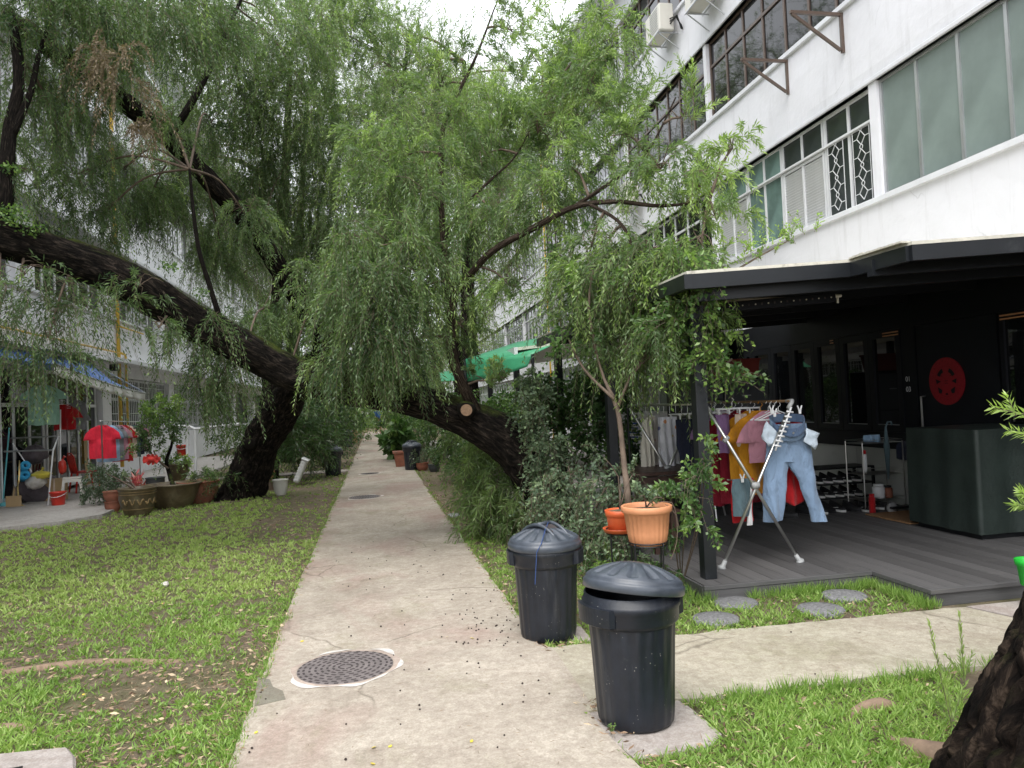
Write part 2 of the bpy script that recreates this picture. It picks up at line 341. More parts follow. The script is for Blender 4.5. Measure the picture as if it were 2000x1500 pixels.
# ------------------------------------------------------------------ foliage in numpy
def nrm(a): return a/np.maximum(np.linalg.norm(a, axis=-1, keepdims=True), 1e-9)
class Fol:
    def __init__(s): s.V = []; s.T = []; s.SV = []; s.SF = []; s.ns = 0
    def twigs(s, st, d0, L, Mn, leafL, leafW, droop=.8, tint=.4, tj=.15, spread=.7, s0=.08, grav=.15, stem=.0025, tipl=.3, stems=True):
        st = np.asarray(st, float); N = len(st)
        if N == 0: return
        d0 = nrm(np.asarray(d0, float)); L = np.broadcast_to(np.asarray(L, float), (N,)); dr = np.broadcast_to(np.asarray(droop, float), (N,))
        def P(q): return st[:, None]+L[:, None, None]*(d0[:, None]*(q*(1-.45*dr[:, None]*q))[..., None]+np.array([0, 0, -1.])*(dr[:, None]*q*q*.85)[..., None])
        q = np.linspace(s0, 1, Mn)[None]+RNG.uniform(-.4, .4, (N, Mn))/Mn; q = np.clip(q, .01, 1)
        p = P(q); tg = nrm(P(q+.02)-p)
        ref = nrm(RNG.normal(size=(N, 1, 3))+0*tg); u = nrm(np.cross(tg, ref)); w = np.cross(tg, u)
        ph = (np.arange(Mn)*2.4)[None]+RNG.uniform(0, 6.28, (N, 1))+RNG.uniform(-.5, .5, (N, Mn))
        sp = spread*RNG.uniform(.6, 1.25, (N, Mn))
        ax = tg*np.cos(sp)[..., None]+(u*np.cos(ph)[..., None]+w*np.sin(ph)[..., None])*np.sin(sp)[..., None]
        ax[..., 2] -= grav; ax = nrm(ax)
        side = nrm(np.cross(ax, tg+RNG.normal(scale=.35, size=ax.shape)))
        LL = (leafL*RNG.uniform(.7, 1.2, (N, Mn))*(1-.35*q**3))[..., None]; WW = leafW*RNG.uniform(.8, 1.2, (N, Mn, 1))
        mid = p+ax*LL*.45; mid[..., 2] += (LL*.05)[..., 0]
        v = np.stack([p, mid+side*WW/2, p+ax*LL, mid-side*WW/2], axis=2).reshape(-1, 3)
        t = tint if np.isscalar(tint) else np.asarray(tint)[:, None]
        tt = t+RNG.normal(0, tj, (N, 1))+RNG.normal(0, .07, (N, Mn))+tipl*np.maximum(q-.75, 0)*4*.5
        s.V.append(v.astype(np.float32)); s.T.append(np.repeat(np.clip(tt, 0, 1).reshape(-1), 4).astype(np.float32))
        if stems and stem > 0:
            K = 3; qq = np.linspace(0, 1, K)[None]+np.zeros((N, 1)); pp = P(qq)
            tg2 = nrm(P(qq+.02)-pp); u2 = nrm(np.cross(tg2, nrm(RNG.normal(size=(N, 1, 3))))); w2 = np.cross(tg2, u2)
            r = stem*(1-.6*qq)[..., None]
            ring = np.stack([pp+r*(u2*math.cos(a)+w2*math.sin(a)) for a in (0, 2.094, 4.189)], axis=2)  # N,K,3,3
            base = np.arange(N)[:, None, None]*K*3+np.arange(K-1)[None, :, None]*3+np.arange(3)[None, None]
            nx = np.arange(N)[:, None, None]*K*3+np.arange(K-1)[None, :, None]*3+((np.arange(3)+1) % 3)[None, None]
            s.SF.append((np.stack([base, nx, nx+3, base+3], axis=-1).reshape(-1, 4)+s.ns)); s.SV.append(ring.reshape(-1, 3)); s.ns += N*K*3
    def leaves(s, p, ax, L, W, tint, tj=.1):
        p = np.asarray(p, float); ax = nrm(np.asarray(ax, float)); N = len(p)
        side = nrm(np.cross(ax, RNG.normal(size=(N, 3)))); L = np.broadcast_to(L, (N,))[:, None]; Wd = np.broadcast_to(W, (N,))[:, None]
        mid = p+ax*L*.5
        v = np.stack([p, mid+side*Wd/2, p+ax*L, mid-side*Wd/2], axis=1).reshape(-1, 3)
        s.V.append(v.astype(np.float32)); s.T.append(np.repeat(np.clip(tint+RNG.normal(0, tj, N), 0, 1), 4).astype(np.float32))
    def build(s, name, mat, parent=None, kind='stuff', stemmat=None, stemname='twigs', world=True):
        V = np.concatenate(s.V); T = np.concatenate(s.T)
        off = np.array(worldloc(parent)) if (parent and world) else np.zeros(3)
        o = link(name, quads(name, V-off.astype(np.float32), None, T), mat, parent, kind=kind)
        if s.SV and stemmat:
            SV = np.concatenate(s.SV).astype(np.float32); SF = np.concatenate(s.SF)
            link(stemname, quads(stemname, SV-off.astype(np.float32), SF), stemmat, parent, kind='stuff')
        return o
def quads(name, V, Fq=None, T=None):
    me = bpy.data.meshes.new(name); n = len(V); me.vertices.add(n); me.vertices.foreach_set('co', np.ascontiguousarray(V, np.float32).ravel())
    Fq = np.arange(n).reshape(-1, 4) if Fq is None else Fq
    k = len(Fq); me.loops.add(k*4); me.loops.foreach_set('vertex_index', Fq.astype(np.int32).ravel())
    me.polygons.add(k); me.polygons.foreach_set('loop_start', np.arange(0, k*4, 4, dtype=np.int32)); me.polygons.foreach_set('loop_total', np.full(k, 4, np.int32))
    me.update()
    if T is not None:
        a = me.attributes.new('tint', 'FLOAT', 'POINT'); a.data.foreach_set('value', T)
    return me
def uniform_ball(n):
    d = nrm(RNG.normal(size=(n, 3))); return d*(RNG.uniform(size=(n, 1))**(1/3))
def barkmesh(pts, rad, n=26, step=.05, rough=1.0, seed=0, chunk=0):
    P, R = catmull(pts, rad, step); off = Vector((seed*7.3, seed*3.1, 0))
    def disp(a, acc, i):
        ca, sa = math.cos(a), math.sin(a)
        l1 = noise.noise(Vector((ca*1.1, sa*1.1, acc*1.3))+off)
        tw = a+acc*.5; l2 = 1-abs(noise.noise(Vector((math.cos(tw)*4.2, math.sin(tw)*4.2, acc*2.0))+off))*2
        l3 = noise.noise(Vector((ca*9, sa*9, acc*7))+off)
        r_ = 1+rough*(.16*l1+.13*(l2-.6)+.06*l3)
        if chunk:
            q = Vector((ca*3.4, sa*3.4, acc*2.6))+off; dd = noise.voronoi(q+noise.noise_vector(q*1.7)*.35)[0]
            r_ += chunk*min((dd[1]-dd[0])*2.2, .22)+.05*noise.noise(q*6)+.035*noise.noise(q*15)+.05*math.floor(noise.noise(q*3.1)*5)/5
        return r_
    mb = MB(); mb.tube(P, R, n, True, disp)
    me = mb.mesh('bark', True)
    uv = me.uv_layers.new(name='bark'); acc = [0]
    for i in range(1, len(P)): acc.append(acc[-1]+(P[i]-P[i-1]).length)
    co = np.zeros((len(me.loops), 2), np.float32); k = 0
    for f in me.polygons:
        vi = [v for v in f.vertices]
        if len(vi) == 4:
            ks = [v % n for v in vi]; w = max(ks)-min(ks) > 1
            for v in vi:
                kk = v % n; kk = n if (w and kk == 0) else kk
                co[k] = (kk/n*1.0, acc[v//n]); k += 1
        else:
            for v in vi: co[k] = (0, 0); k += 1
    uv.data.foreach_set('uv', co.ravel()); return me
def bark_part(name, pts, rad, mat, parent, seed=0, n=26, step=.05, rough=1.0, chunk=0):
    me = barkmesh(pts, rad, n, step, rough, seed, chunk); off = worldloc(parent)
    me.transform(Matrix.Translation(-off)); return link(name, me, mat, parent)
# ================================================================== GROUND, PATHS
def struct(name, mb, mat, **kw): o = put(name, mb, mat, **kw); o['kind'] = 'structure'; return o
mb = MB(); mb.add([(-250, -60, 0), (250, -60, 0), (250, 400, 0), (-250, 400, 0)], [(0, 1, 2, 3)]); struct('ground', mb, M['soil'])
def wob(a, b, n, amp, seed):
    out = []
    for i in range(n+1):
        t = i/n; p = a+(b-a)*t; q = np.array([-(b-a)[1], (b-a)[0]]); q = q/np.linalg.norm(q)
        out.append(p+q*amp*(noise.noise(Vector((t*n*.33, seed, 0)))*1.6+noise.noise(Vector((t*n*1.1, seed, 3)))*.6))
    return out
V2 = lambda x, y: np.array([x, y], float)
XL, XR = -.74, .95
left = wob(V2(XL+.1, .6), V2(XL, 6), 60, .014, 1)+wob(V2(XL, 6), V2(XL-.06, 52), 160, .016, 2)[1:]
right = wob(V2(.80, 52), V2(.88, 14), 120, .016, 3)+wob(V2(.88, 14), V2(XR, 4.72), 90, .014, 4)[1:]
right += [V2(.99, 4.68), V2(1.02, 4.60), V2(1.0, 3.68), V2(*G(1150, 1385)[:2]), V2(*G(1137, 1384)[:2]), V2(*G(1165, 1420)[:2]), V2(*G(1188, 1447)[:2]), V2(*G(1240, 1500)[:2]), V2(1.12, 2.2), V2(1.12, .6)]
mb = MB(); mb.prism([tuple(p) for p in left+right][::-1], -.05, .028); struct('path', mb, M['path'])
# side path to the right, one joint showing
up = wob(V2(XR-.02, 4.66), V2(3.9, 4.60), 40, .02, 6); lo = wob(V2(4.2, 3.62), V2(XR-.02, 3.66), 44, .025, 7)
poly = up+lo; SIDEP = list(poly)
mb = MB(); mb.prism([tuple(p) for p in poly][::-1], -.05, .024); struct('side_path', mb, M['sidepath'])
a = G(1868, 1196); b_ = G(2000, 1240)
mb = MB(); mb.prism([(3.915, 4.60), (4.212, 3.62), (9, 3.60), (9, 4.62)], -.05, .026); struct('side_path', mb, M['pad'])
# bin pads
pf = [G(1140, 1386), G(1320, 1371), G(1345, 1385), G(1410, 1440), G(1390, 1462), G(1244, 1492), G(1192, 1448), G(1168, 1421)]
mb = MB(); mb.prism([tuple(p[:2]) for p in pf], -.05, .014); struct('paving_slab', mb, M['pad'])
pr = [G(1003, 1232), G(1130, 1222), G(1158, 1254), G(1022, 1262)]
mb = MB(); mb.prism([tuple(p[:2]) for p in pr], -.05, .012); struct('paving_slab', mb, M['pad'])
# cracks along pads (dark joint gaps)
mb = MB(); q = [G(1137, 1384), G(1168, 1421), G(1190, 1449), G(1244, 1494)]
q = [G(503, 1322, .028), G(527, 1328, .028), G(533, 1342, .028), G(552, 1350, .028), G(558, 1366, .028), G(515, 1376, .028), G(497, 1380, .028)]
M['patch'] = concrete('old_patch', (.20, .19, .15), (.30, .285, .23), .1, .3)
mb = MB(); mb.prism([tuple(p[:2]) for p in q], .02, .031); struct('repair_patch', mb, M['patch'])
# patio at the left
pat = [G(-60, 1037, .07), G(0, 1030, .07), G(120, 1018, .07), G(200, 1004, .07), G(246, 985, .07)]
poly = [tuple(p[:2]) for p in pat]+[(-4.6, 17), (-4.4, 30), (-9, 30), (-9, 8)]
mb = MB(); mb.prism(poly, -.05, .07); struct('patio', mb, M['patio'])
mb = MB(); mb.mm((2.0, 11.9, -.05), (6.1, 34, .05)); struct('patio', mb, M['patio'])
# narrow crossing strips further down
mb = MB(); mb.prism([(-4.3, 19.6), (XL, 19.6), (XL, 20.3), (-4.3, 20.3)], -.05, .03); struct('side_path', mb, M['pad'])
# manhole cover with ring of mortar
def manhole(c, r, label, seed):
    t = thing('manhole_cover', label, 'manhole cover', (c[0], c[1], .028))
    mb = MB(); n = 64
    ro = lambda a: r*(1.06+.05*noise.noise(Vector((math.cos(a)*2, math.sin(a)*2, seed))))
    rm = lambda a: r*(1.10+.10*noise.noise(Vector((math.cos(a)*2.2, math.sin(a)*2.2, seed+5))))
    rw = lambda a: rm(a)+r*max(.004, .05+.36*noise.noise(Vector((math.cos(a)*1.7+3, math.sin(a)*1.7, seed+9))))
    for i, (f1, f2, nm, mt, z) in enumerate(((lambda a: r*1.0, rm, 'mortar_ring', M['rosemortar'], .002), (rm, rw, 'mortar_edge', M['mortar'], .004))):
        mb = MB(); vs = []
        for k in range(n):
            a = 2*PI*k/n
            vs += [(f1(a)*math.cos(a), f1(a)*math.sin(a), z), (f2(a)*math.cos(a), f2(a)*math.sin(a), z-.001)]
        mb.add(vs, [(2*k, 2*k+1, (2*k+3) % (2*n), (2*k+2) % (2*n)) for k in range(n)]); put(nm, mb, mt, t)
    mb = MB(); mb.lathe([(r*.985, -.01), (r*.985, .002), (r*.97, .004)], 48); put('cover_plate', mb, M['iron'], t)
    mb = MB()
    for j, rr in enumerate([.13, .25, .37, .49, .61, .73, .85, .95]):
        k = int(3+rr*30)
        for i in range(k):
            a = 2*PI*(i+.5*(j % 2))/k; rr2 = rr*r
            rot = Matrix.Rotation(a+PI/2, 3, 'Z')
            mb.box((rr2*math.cos(a), rr2*math.sin(a), .0045), (.030 if rr < .9 else .024, .013, .002), rot)
    o = put('grip_recesses', mb, M['irondark'], t); o['kind'] = 'stuff'
c = G(675, 1303, .028); manhole(c, .285, 'large round cast iron cover ringed with white mortar in the near part of the path', 1)
c = G(712, 971, .028); manhole(c, .27, 'small looking dark round cover midway down the path, beyond the big one', 4)
c = G(722, 925, .028); manhole(c, .22, 'farthest thin dark cover across the path, level with the two far bins', 8)
# stepping stones
ss = [((1437, 1180), 'round grey pebble stepping stone nearest the deck corner post'), ((1398, 1212), 'round grey pebble stepping stone half sunk in grass nearest the bins'),
      ((1649, 1166), 'round grey pebble stepping stone closest to the deck inner corner'), ((1603, 1193), 'round grey pebble stepping stone at the middle right, nearer the side path')]
M['pebble'] = Mt('pebble_stone', (.20, .20, .205), .85, var=.5, sc=45, bsc=90, bst=.9, bd=.01)
me = None
for (px, py), lb in ss:
    if me is None:
        mb = MB(); mb.lathe([(.155, -.02), (.16, .012), (.150, .022), (.07, .026), (.01, .027)], 26, mod=lambda a, i: 1+.03*noise.noise(Vector((math.cos(a)*2, math.sin(a)*2, 0)))); me = mb.mesh('stepping_stone', True)
    o = link('stepping_stone', me, M['pebble'], loc=tuple(G(px, py, .01))); o.rotation_euler.z = random.random()*6
    o['label'] = lb; o['category'] = 'stepping stone'; o['group'] = 'round stepping stones in the grass'
# ================================================================== DECK
DZ = .12
deck = thing('timber_deck', 'raised dark grey board deck with a stepped front edge under the black canopy', 'deck', (2.35, 5.38, 0))
me = {}
def board(x, y0, y1, w):
    key = (round(w, 3), round(y1-y0, 3))
    if key not in me:
        mb = MB(); mb.box((0, 0, 0), (w, y1-y0, .024)); me[key] = mb.mesh('board')
    o = link('board', me[key], M['deck'], deck, loc=(x-2.35, (y0+y1)/2-5.38, DZ-.012))
    m = o.modifiers.new('b', 'BEVEL'); m.width = .002; m.segments = 1
x = 2.37; pw = .1396; i = 0
while x < 6.08:
    y0 = 5.385 if x+pw < 3.78 else 4.755
    js = [y0, y0+2.6+(i*1.37 % 2.0), 11.9] if i % 2 else [y0, y0+4.4+(i*.73 % 1.2), 11.9]
    for a, b in zip(js[:-1], js[1:]): board(x+pw/2, a+.0015, b-.0015, pw-.006)
    x += pw; i += 1
def fascia(lo, hi, nm='fascia_board'): mb = MB(); mb.mm(lo, hi); put(nm, mb, M['fascia'], deck, world=True, bevel=.002)
fascia((2.352, 5.352, 0), (3.738, 5.376, .088)); fascia((2.35, 5.347, .092), (3.738, 5.384, .123), 'edge_board')
fascia((3.742, 4.74, 0), (3.764, 5.36, .088)); fascia((3.738, 4.752, .092), (3.776, 5.384, .123), 'edge_board')
fascia((3.764, 4.732, 0), (6.12, 4.752, .088)); fascia((3.738, 4.712, .092), (6.12, 4.751, .123), 'edge_board')
fascia((2.345, 5.376, 0), (2.362, 11.9, .118)); mb = MB(); mb.mm((2.40, 5.40, .02), (6.1, 11.8, .085)); put('joists', mb, M['blackmetal'], deck, world=True)
# ================================================================== RIGHT BUILDING
XF = 6.17
bl = thing('apartment_building', 'long white walk-up block on the right with rows of windows over a black shopfront', 'building', (XF, 8, 0))
Y0, Y1 = -1.5, 66.0
SILL = [1.18, 3.88, 6.53, 9.19]; TOP = [2.62, 5.31, 7.96, 10.62]
def bpart(nm, mb, mt, parent=bl, **kw): return put(nm, mb, mt, parent, world=True, **kw)
mb = MB()
def wavywall(z0, z1, x=XF, y0=Y0, y1=Y1, depth=.35, ny=260, nz_=7, side=1, seed=0, amp=.006):
    mb = MB()
    def fn(u, v):
        y = y0+(y1-y0)*(1-u if side > 0 else u); z = z0+(z1-z0)*v
        return (x-side*amp*(1.3+2*noise.noise(Vector((y*1.3, z*1.6, seed))))*(1 if 0 < v < 1 else 0), y, z)
    mb.grid(ny, nz_, fn)
    a, b = (x+side*depth) if side > 0 else x-depth, x+side*.003
    mb.mm((min(a, b)+0, y0, z0), (max(a, b), y1, z1)); return mb
for k, (z0, z1) in enumerate([(2.62, 3.88), (5.31, 6.53), (7.96, 9.19), (10.62, 11.35)]):
    bpart('wall', wavywall(z0, z1, seed=k), M['wall'], smooth=False)
mb = MB(); mb.mm((XF, 11.9, 0), (XF+.35, Y1, 1.18)); bpart('wall', mb, M['wall'])
mb = MB(); mb.mm((XF+.36, Y0, 0), (XF+9, Y1, 11.35)); bpart('core', mb, M['blackframe'])
mb = MB(); mb.mm((XF-.65, Y0-.3, 11.35), (XF+9.2, Y1+.3, 11.6)); bpart('roof', mb, M['wall'])
for k in range(4):
    y0 = Y0 if k else 11.9
    mb = MB(); mb.mm((XF-.055, y0, SILL[k]-.075), (XF+.10, Y1, SILL[k]-.004)); bpart('sill', mb, M['trim'], bevel=.006)
    mb = MB(); mb.mm((XF-.03, y0, TOP[k]+.0), (XF+.12, Y1, TOP[k]+.05)); bpart('lintel', mb, M['trim'], bevel=.006)
cols = [8.31+4.56*i for i in range(-2, 13)]
meshes = {}
def bxm(sx, sy, sz, nm='box'):
    k = (round(sx, 3), round(sy, 3), round(sz, 3))
    if k not in meshes: mb = MB(); mb.box((0, 0, 0), k); meshes[k] = mb.mesh(nm)
    return meshes[k]
mcache = {}
def bx(nm, parent, lo, hi, mt):
    """box part in world metres, mesh shared between equal sizes and materials"""
    s = [hi[i]-lo[i] for i in range(3)]; k = (tuple(round(q, 3) for q in s), mt.name)
    if k not in mcache: mb = MB(); mb.box((0, 0, 0), s); mcache[k] = mb.mesh(nm); mcache[k].materials.append(mt)
    c = Vector([(lo[i]+hi[i])/2 for i in range(3)])-worldloc(parent)
    return link(nm, mcache[k], None, parent, loc=tuple(c))
def empty_part(nm, parent, loc, label=None):
    o = bpy.data.objects.new(nm, None); C.objects.link(o); o.parent = parent; o.location = Vector(loc)-worldloc(parent); o.empty_display_size = .1
    if label: o['label'] = label
    return o
def frame_mesh(y0, y1, z0, z1, xf, t, ys, zs, d=.05):
    """outer frame plus mullions at ys, transoms at zs"""
    mb = MB(); s = 1 if xf > 0 else -1; a, b = sorted((xf, xf+s*d))
    mb.mm((a, y0, z0), (b, y1, z0+t)); mb.mm((a, y0, z1-t), (b, y1, z1))
    mb.mm((a, y0, z0+t), (b, y0+t, z1-t)); mb.mm((a, y1-t, z0+t), (b, y1, z1-t))
    for y in ys: mb.mm((a+.002, y-t/2, z0+t), (b-.002, y+t/2, z1-t))
    for z in zs: mb.mm((a-.004, y0+t, z-t/2), (b+.004, y1-t, z+t/2))
    return mb
def window(bld, y0, y1, z0, z1, npan, fm, gm, transom=None, x=XF+.10, t=.045, upper=None, label=None):
    ys = [y0+(y1-y0)*i/npan for i in range(1, npan)]
    fr = put('window', frame_mesh(y0, y1, z0, z1, x, t, ys, [transom] if transom else []), fm, bld, world=True)
    if label: fr['label'] = label
    s = 1 if x > 0 else -1
    for i in range(npan):
        a, b = y0+(y1-y0)*i/npan+t/2, y0+(y1-y0)*(i+1)/npan-t/2
        segs = [(z0+t, z1-t)] if not transom else [(z0+t, transom-t/2), (transom+t/2, z1-t)]
        for j, (za, zb) in enumerate(segs):
            g = upper if (j and upper) else gm
            xa, xb = sorted((x+s*.022, x+s*.028))
            bx('pane', fr, (xa, a, za), (xb, b, zb), g)
    return fr
def louvre(y0, y1, z0, z1, x=XF+.09):
    ym = (y0+y1)/2
    fr = put('louvre_shutter', frame_mesh(y0, y1, z0, z1, x, .035, [ym], []), M['whiteframe'], bl, world=True)
    n = 22; key = 'slat'
    if key not in meshes:
        mb = MB(); mb.box((0, 0, 0), (.010, (y1-y0)/2-.055, .040), Matrix.Rotation(math.radians(-40), 3, 'Y')); meshes[key] = mb.mesh('slat')
        meshes[key].materials.append(M['whiteframe'])
    for h in range(2):
        yc = y0+(y1-y0)*(.25+.5*h)
        for i in range(n):
            z = z0+.05+(z1-z0-.1)*(i+.5)/n
            link('slat', meshes[key], None, fr, loc=Vector((x+.03, yc, z))-worldloc(fr))
    bx('backing', fr, (x+.055, y0+.03, z0+.03), (x+.06, y1-.03, z1-.03), M['blackframe'])
def grille(y0, y1, z0, z1, x=XF+.09):
    """white wrought grille: uprights, lozenges and rings in front of dark glass"""
    fr = window(bl, y0, y1, z0, 5.31, 2, M['whiteframe'], M['greyglass'], transom=z1, x=x)
    fr['label'] = 'window with white lozenge and ring grille'
    for h in range(2):
        mb = MB(); a, b = y0+(y1-y0)*h/2+.05, y0+(y1-y0)*(h+1)/2-.05; w = b-a; xx = x-.018; r = .0055
        for f in (.12, .5, .88):
            if f != .5: mb.bar((xx, a+w*f, z0+.03), (xx, a+w*f, z1-.03), r, 4)
        H = z1-z0-.08; n = 4
        for i in range(n):
            zc = z0+.05+H*(i+.5)/n; hh = H/n*.5
            for (sa, sb) in (((.5, -1), (.68, 0)), ((.68, 0), (.5, 1)), ((.5, 1), (.32, 0)), ((.32, 0), (.5, -1))):
                mb.bar((xx, a+w*sa[0], zc+sa[1]*hh*.78), (xx, a+w*sb[0], zc+sb[1]*hh*.78), r, 4)
            mb.bar((xx, a+w*.12, zc), (xx, a+w*.32, zc), r, 4); mb.bar((xx, a+w*.68, zc), (xx, a+w*.88, zc), r, 4)
            zr = zc+hh; pts = [(xx, a+w*.5+.03*math.cos(q), zr+.03*math.sin(q)) for q in [2*PI*j/10 for j in range(11)]]
            mb.tube(pts, r, 4)
        put('grille', mb, M['whiteframe'], fr, world=True)
for i, yc in enumerate(cols):
    for k, hw in ((1, .075), (2, .06), (3, .06)): bx('pillar', bl, (XF+.012, yc-hw, SILL[k]), (XF+.2, yc+hw, TOP[k]), M['wall'])
    if i+1 == len(cols): break
    a, b = yc+.078, cols[i+1]-.078
    if yc > 12: window(bl, a, b, SILL[0], TOP[0], 8 if i % 2 else 6, M['whiteframe'], M['frosted'] if i % 2 else M['greyglass'], transom=2.15)
    # second storey
    if abs(yc-3.75) < .1:
        window(bl, a, b, SILL[1], TOP[1], 7, M['alu'], M['frosted'], x=XF+.05, t=.04, label='wide window of frosted green glass in seven tall panes')
    elif abs(yc-8.31) < .1:
        u = (b-a)/4
        grille(a, a+u-.01, SILL[1], 4.90)
        for k in (1, 3):
            louvre(a+u*k+.01, a+u*(k+1)-.01, SILL[1], 4.86)
            window(bl, a+u*k+.01, a+u*(k+1)-.01, 4.87, TOP[1], 2, M['whiteframe'], M['greyglass'] if k == 1 else M['curtain'], x=XF+.09, t=.035)
        window(bl, a+2*u+.01, a+3*u-.01, SILL[1], TOP[1], 2, M['whiteframe'], M['curtain'], transom=4.88, x=XF+.09, t=.035, label='window with green curtains behind two tall panes')
        bx('rail', bl, (XF+.05, a, 4.875), (XF+.085, b, 4.90), M['whiteframe'])
    else: window(bl, a, b, SILL[1], TOP[1], 7, M['alu'] if i % 3 else M['whiteframe'], M['darkglass'] if i % 2 else M['greyglass'], transom=4.90, t=.04)
    # third storey
    if yc < 14: window(bl, a, b, SILL[2], TOP[2], 7, M['brownframe'], M['darkglass'], transom=7.50 if yc > 8 else None, t=.045, x=XF+.07)
    else: window(bl, a, b, SILL[2], TOP[2], 7, M['brownframe'] if i % 2 else M['alu'], M['darkglass'], transom=7.45, t=.045)
    window(bl, a, b, SILL[3], TOP[3], 8, M['brownframe'] if i % 2 else M['whiteframe'], M['darkglass'], transom=10.2 if i % 2 else None, t=.045)
# yellow gas pipe on far part
mb = MB(); mb.bar((XF-.08, 26, 0), (XF-.08, 26, 11), .03); bpart('gas_pipe', mb, M['yellowpipe'])
# --- black shopfront on the ground floor: low white wall, folding glass doors, entrance door
mb = MB(); mb.mm((XF, 7.86, DZ), (XF+.3, 11.9, .79)); bpart('low_wall', mb, M['white'])
for yy in (9.0, 10.5): bx('joint', bl, (XF-.003, yy, DZ+.02), (XF+.002, yy+.008, .77), M['greyplastic'])
mb = MB(); mb.mm((XF-.01, Y0, 2.24), (XF+.3, 11.9, 2.62)); mb.mm((XF-.01, 7.80, .79), (XF+.3, 11.9, .99)); mb.mm((XF-.01, 7.80, .99), (XF+.3, 8.03, 2.24)); mb.mm((XF-.01, 7.78, DZ), (XF+.3, 7.86, .79)); mb.mm((XF-.012, Y0, DZ), (XF+.3, 6.2, .98)); bpart('shopfront_frame', mb, M['blackframe'])
y = 8.03; ws = [.60, .60, .60, .60, .60, .60, .27]
for w in ws:
    fr = put('folding_glass_door', frame_mesh(y+.004, y+w-.004, .995, 2.235, XF-.02, .085, [], []), M['blackframe'], bl, world=True)
    bx('pane', fr, (XF+.012, y+.09, 1.08), (XF+.02, y+w-.09, 2.15), M['cafeglass'])
    bx('bottom_rail', fr, (XF-.002, y+.09, 1.075), (XF+.010, y+w-.09, 1.088), M['alu'])
    y += w
M['slat'] = Mt('wood_slat', (.62, .30, .14), .5, var=.1)
for (ya, yb, za) in ((8.05, 8.33, 2.16), (6.05, 6.55, 2.16), (9.35, 9.42, 2.17)):
    for j in range(2): bx('wooden_slat', bl, (XF-.030, ya, za+j*.035), (XF-.022, yb, za+.014+j*.035), M['slat'])
door = empty_part('door', bl, (XF, 7.2, DZ), 'black entrance door with a round red emblem')
bx('door_panel', door, (XF-.005, 6.62, DZ+.03), (XF+.03, 7.775, 2.235), M['blackframe'])
bx('threshold', door, (XF-.06, 6.62, DZ), (XF+.04, 7.775, DZ+.03), M['white'])
mb = MB(); mb.tube([(XF-.008, 7.68, 1.42), (XF-.06, 7.68, 1.42), (XF-.06, 7.68, 1.20), (XF-.06, 7.68, 1.02), (XF-.008, 7.68, 1.02)], .011, 8); put('handle', mb, M['steel'], door, world=True)
bx('keypad', door, (XF-.02, 7.71, 1.03), (XF-.008, 7.765, 1.18), M['blackmetal'])
# emblem: red disc with ring of glyph marks and a central stylised character, black cut-outs
ec = Vector((XF-.012, 7.33, 1.58))
mb = MB(); mb.lathe([(.262, -.004), (.262, .004)], 48); R_ = Matrix.Rotation(-PI/2, 4, 'Y'); me_ = mb.mesh('emblem'); me_.transform(R_)
eo = link('emblem', me_, M['red'], door, loc=ec-worldloc(door))
def decal(polys, z):  # polys in disc plane (u to viewer's right, v up): viewer looks along +X, so u = -Y
    mb = MB()
    for pl in polys: mb.add([(ec.x-z, ec.y-u, ec.z+v) for u, v in pl], [tuple(range(len(pl)))])
    return mb
pol = []
def arc(r0, r1, a0, a1, n=6): 
    A = [math.radians(a0+(a1-a0)*i/n) for i in range(n+1)]
    return [(r0*math.cos(a), r0*math.sin(a)) for a in A]+[(r1*math.cos(a), r1*math.sin(a)) for a in A[::-1]]
for s in (1, -1):
    pol += [[(s*u, v) for u, v in arc(.105, .15, 28, 70)], [(s*u, v) for u, v in [(.075, .0), (.155, .028), (.15, -.002), (.145, -.03)]],
            [(s*u, v) for u, v in [(.06, -.095), (.13, -.06), (.115, -.13), (.075, -.135)]], [(s*u, v) for u, v in [(.045, .055), (.10, .075), (.10, .062)]]]
pol += [[(-.02, -.15), (.02, -.15), (.016, -.13), (-.016, -.13)], [(-.025, .0), (.025, .0), (.025, .007), (-.025, .007)], [(-.025, -.025), (.025, -.025), (.025, -.018), (-.025, -.018)]]
put('emblem_cutouts', decal(pol, .0062), M['blackframe'], door, world=True)['kind'] = 'stuff'
M['darkred'] = Mt('emblem_dark_red', (.16, .004, .010), .6)
pol = [arc(.165, .169, 0, 359, 48), arc(.258, .262, 0, 359, 48)]
rr = random.Random(3)
for k in range(28):
    a = 2*PI*k/28; ca, sa = math.cos(a), math.sin(a)
    for q in range(4):
        u0, v0 = rr.uniform(-.018, .012), rr.uniform(.18, .24); lu, lv = (rr.uniform(.012, .024), .004) if rr.random() < .5 else (.004, rr.uniform(.012, .03))
        pts = [(u0, v0), (u0+lu, v0), (u0+lu, v0+lv), (u0, v0+lv)]
        pol.append([(u*ca+v*sa, -u*sa+v*ca) for u, v in pts])
put('emblem_marks', decal(pol, .0052), M['darkred'], door, world=True)['kind'] = 'stuff'
def text_mesh(s, size, ext=.001):
    cu = bpy.data.curves.new('txt', 'FONT'); cu.body = s; cu.size = size; cu.extrude = ext
    o = bpy.data.objects.new('txt', cu); C.objects.link(o); dg = bpy.context.evaluated_depsgraph_get()
    me = bpy.data.meshes.new_from_object(o.evaluated_get(dg)); C.objects.unlink(o); bpy.data.objects.remove(o); return me
for s, zz in (('01', 1.60), ('03', 1.48)):
    me_ = text_mesh(s, .085); me_.transform(Matrix.Rotation(-PI/2, 4, 'Z') @ Matrix.Rotation(PI/2, 4, 'X'))
    o = link('house_number', me_, M['whiteframe'], bl, loc=Vector((XF-.014, 7.98, zz))-worldloc(bl))
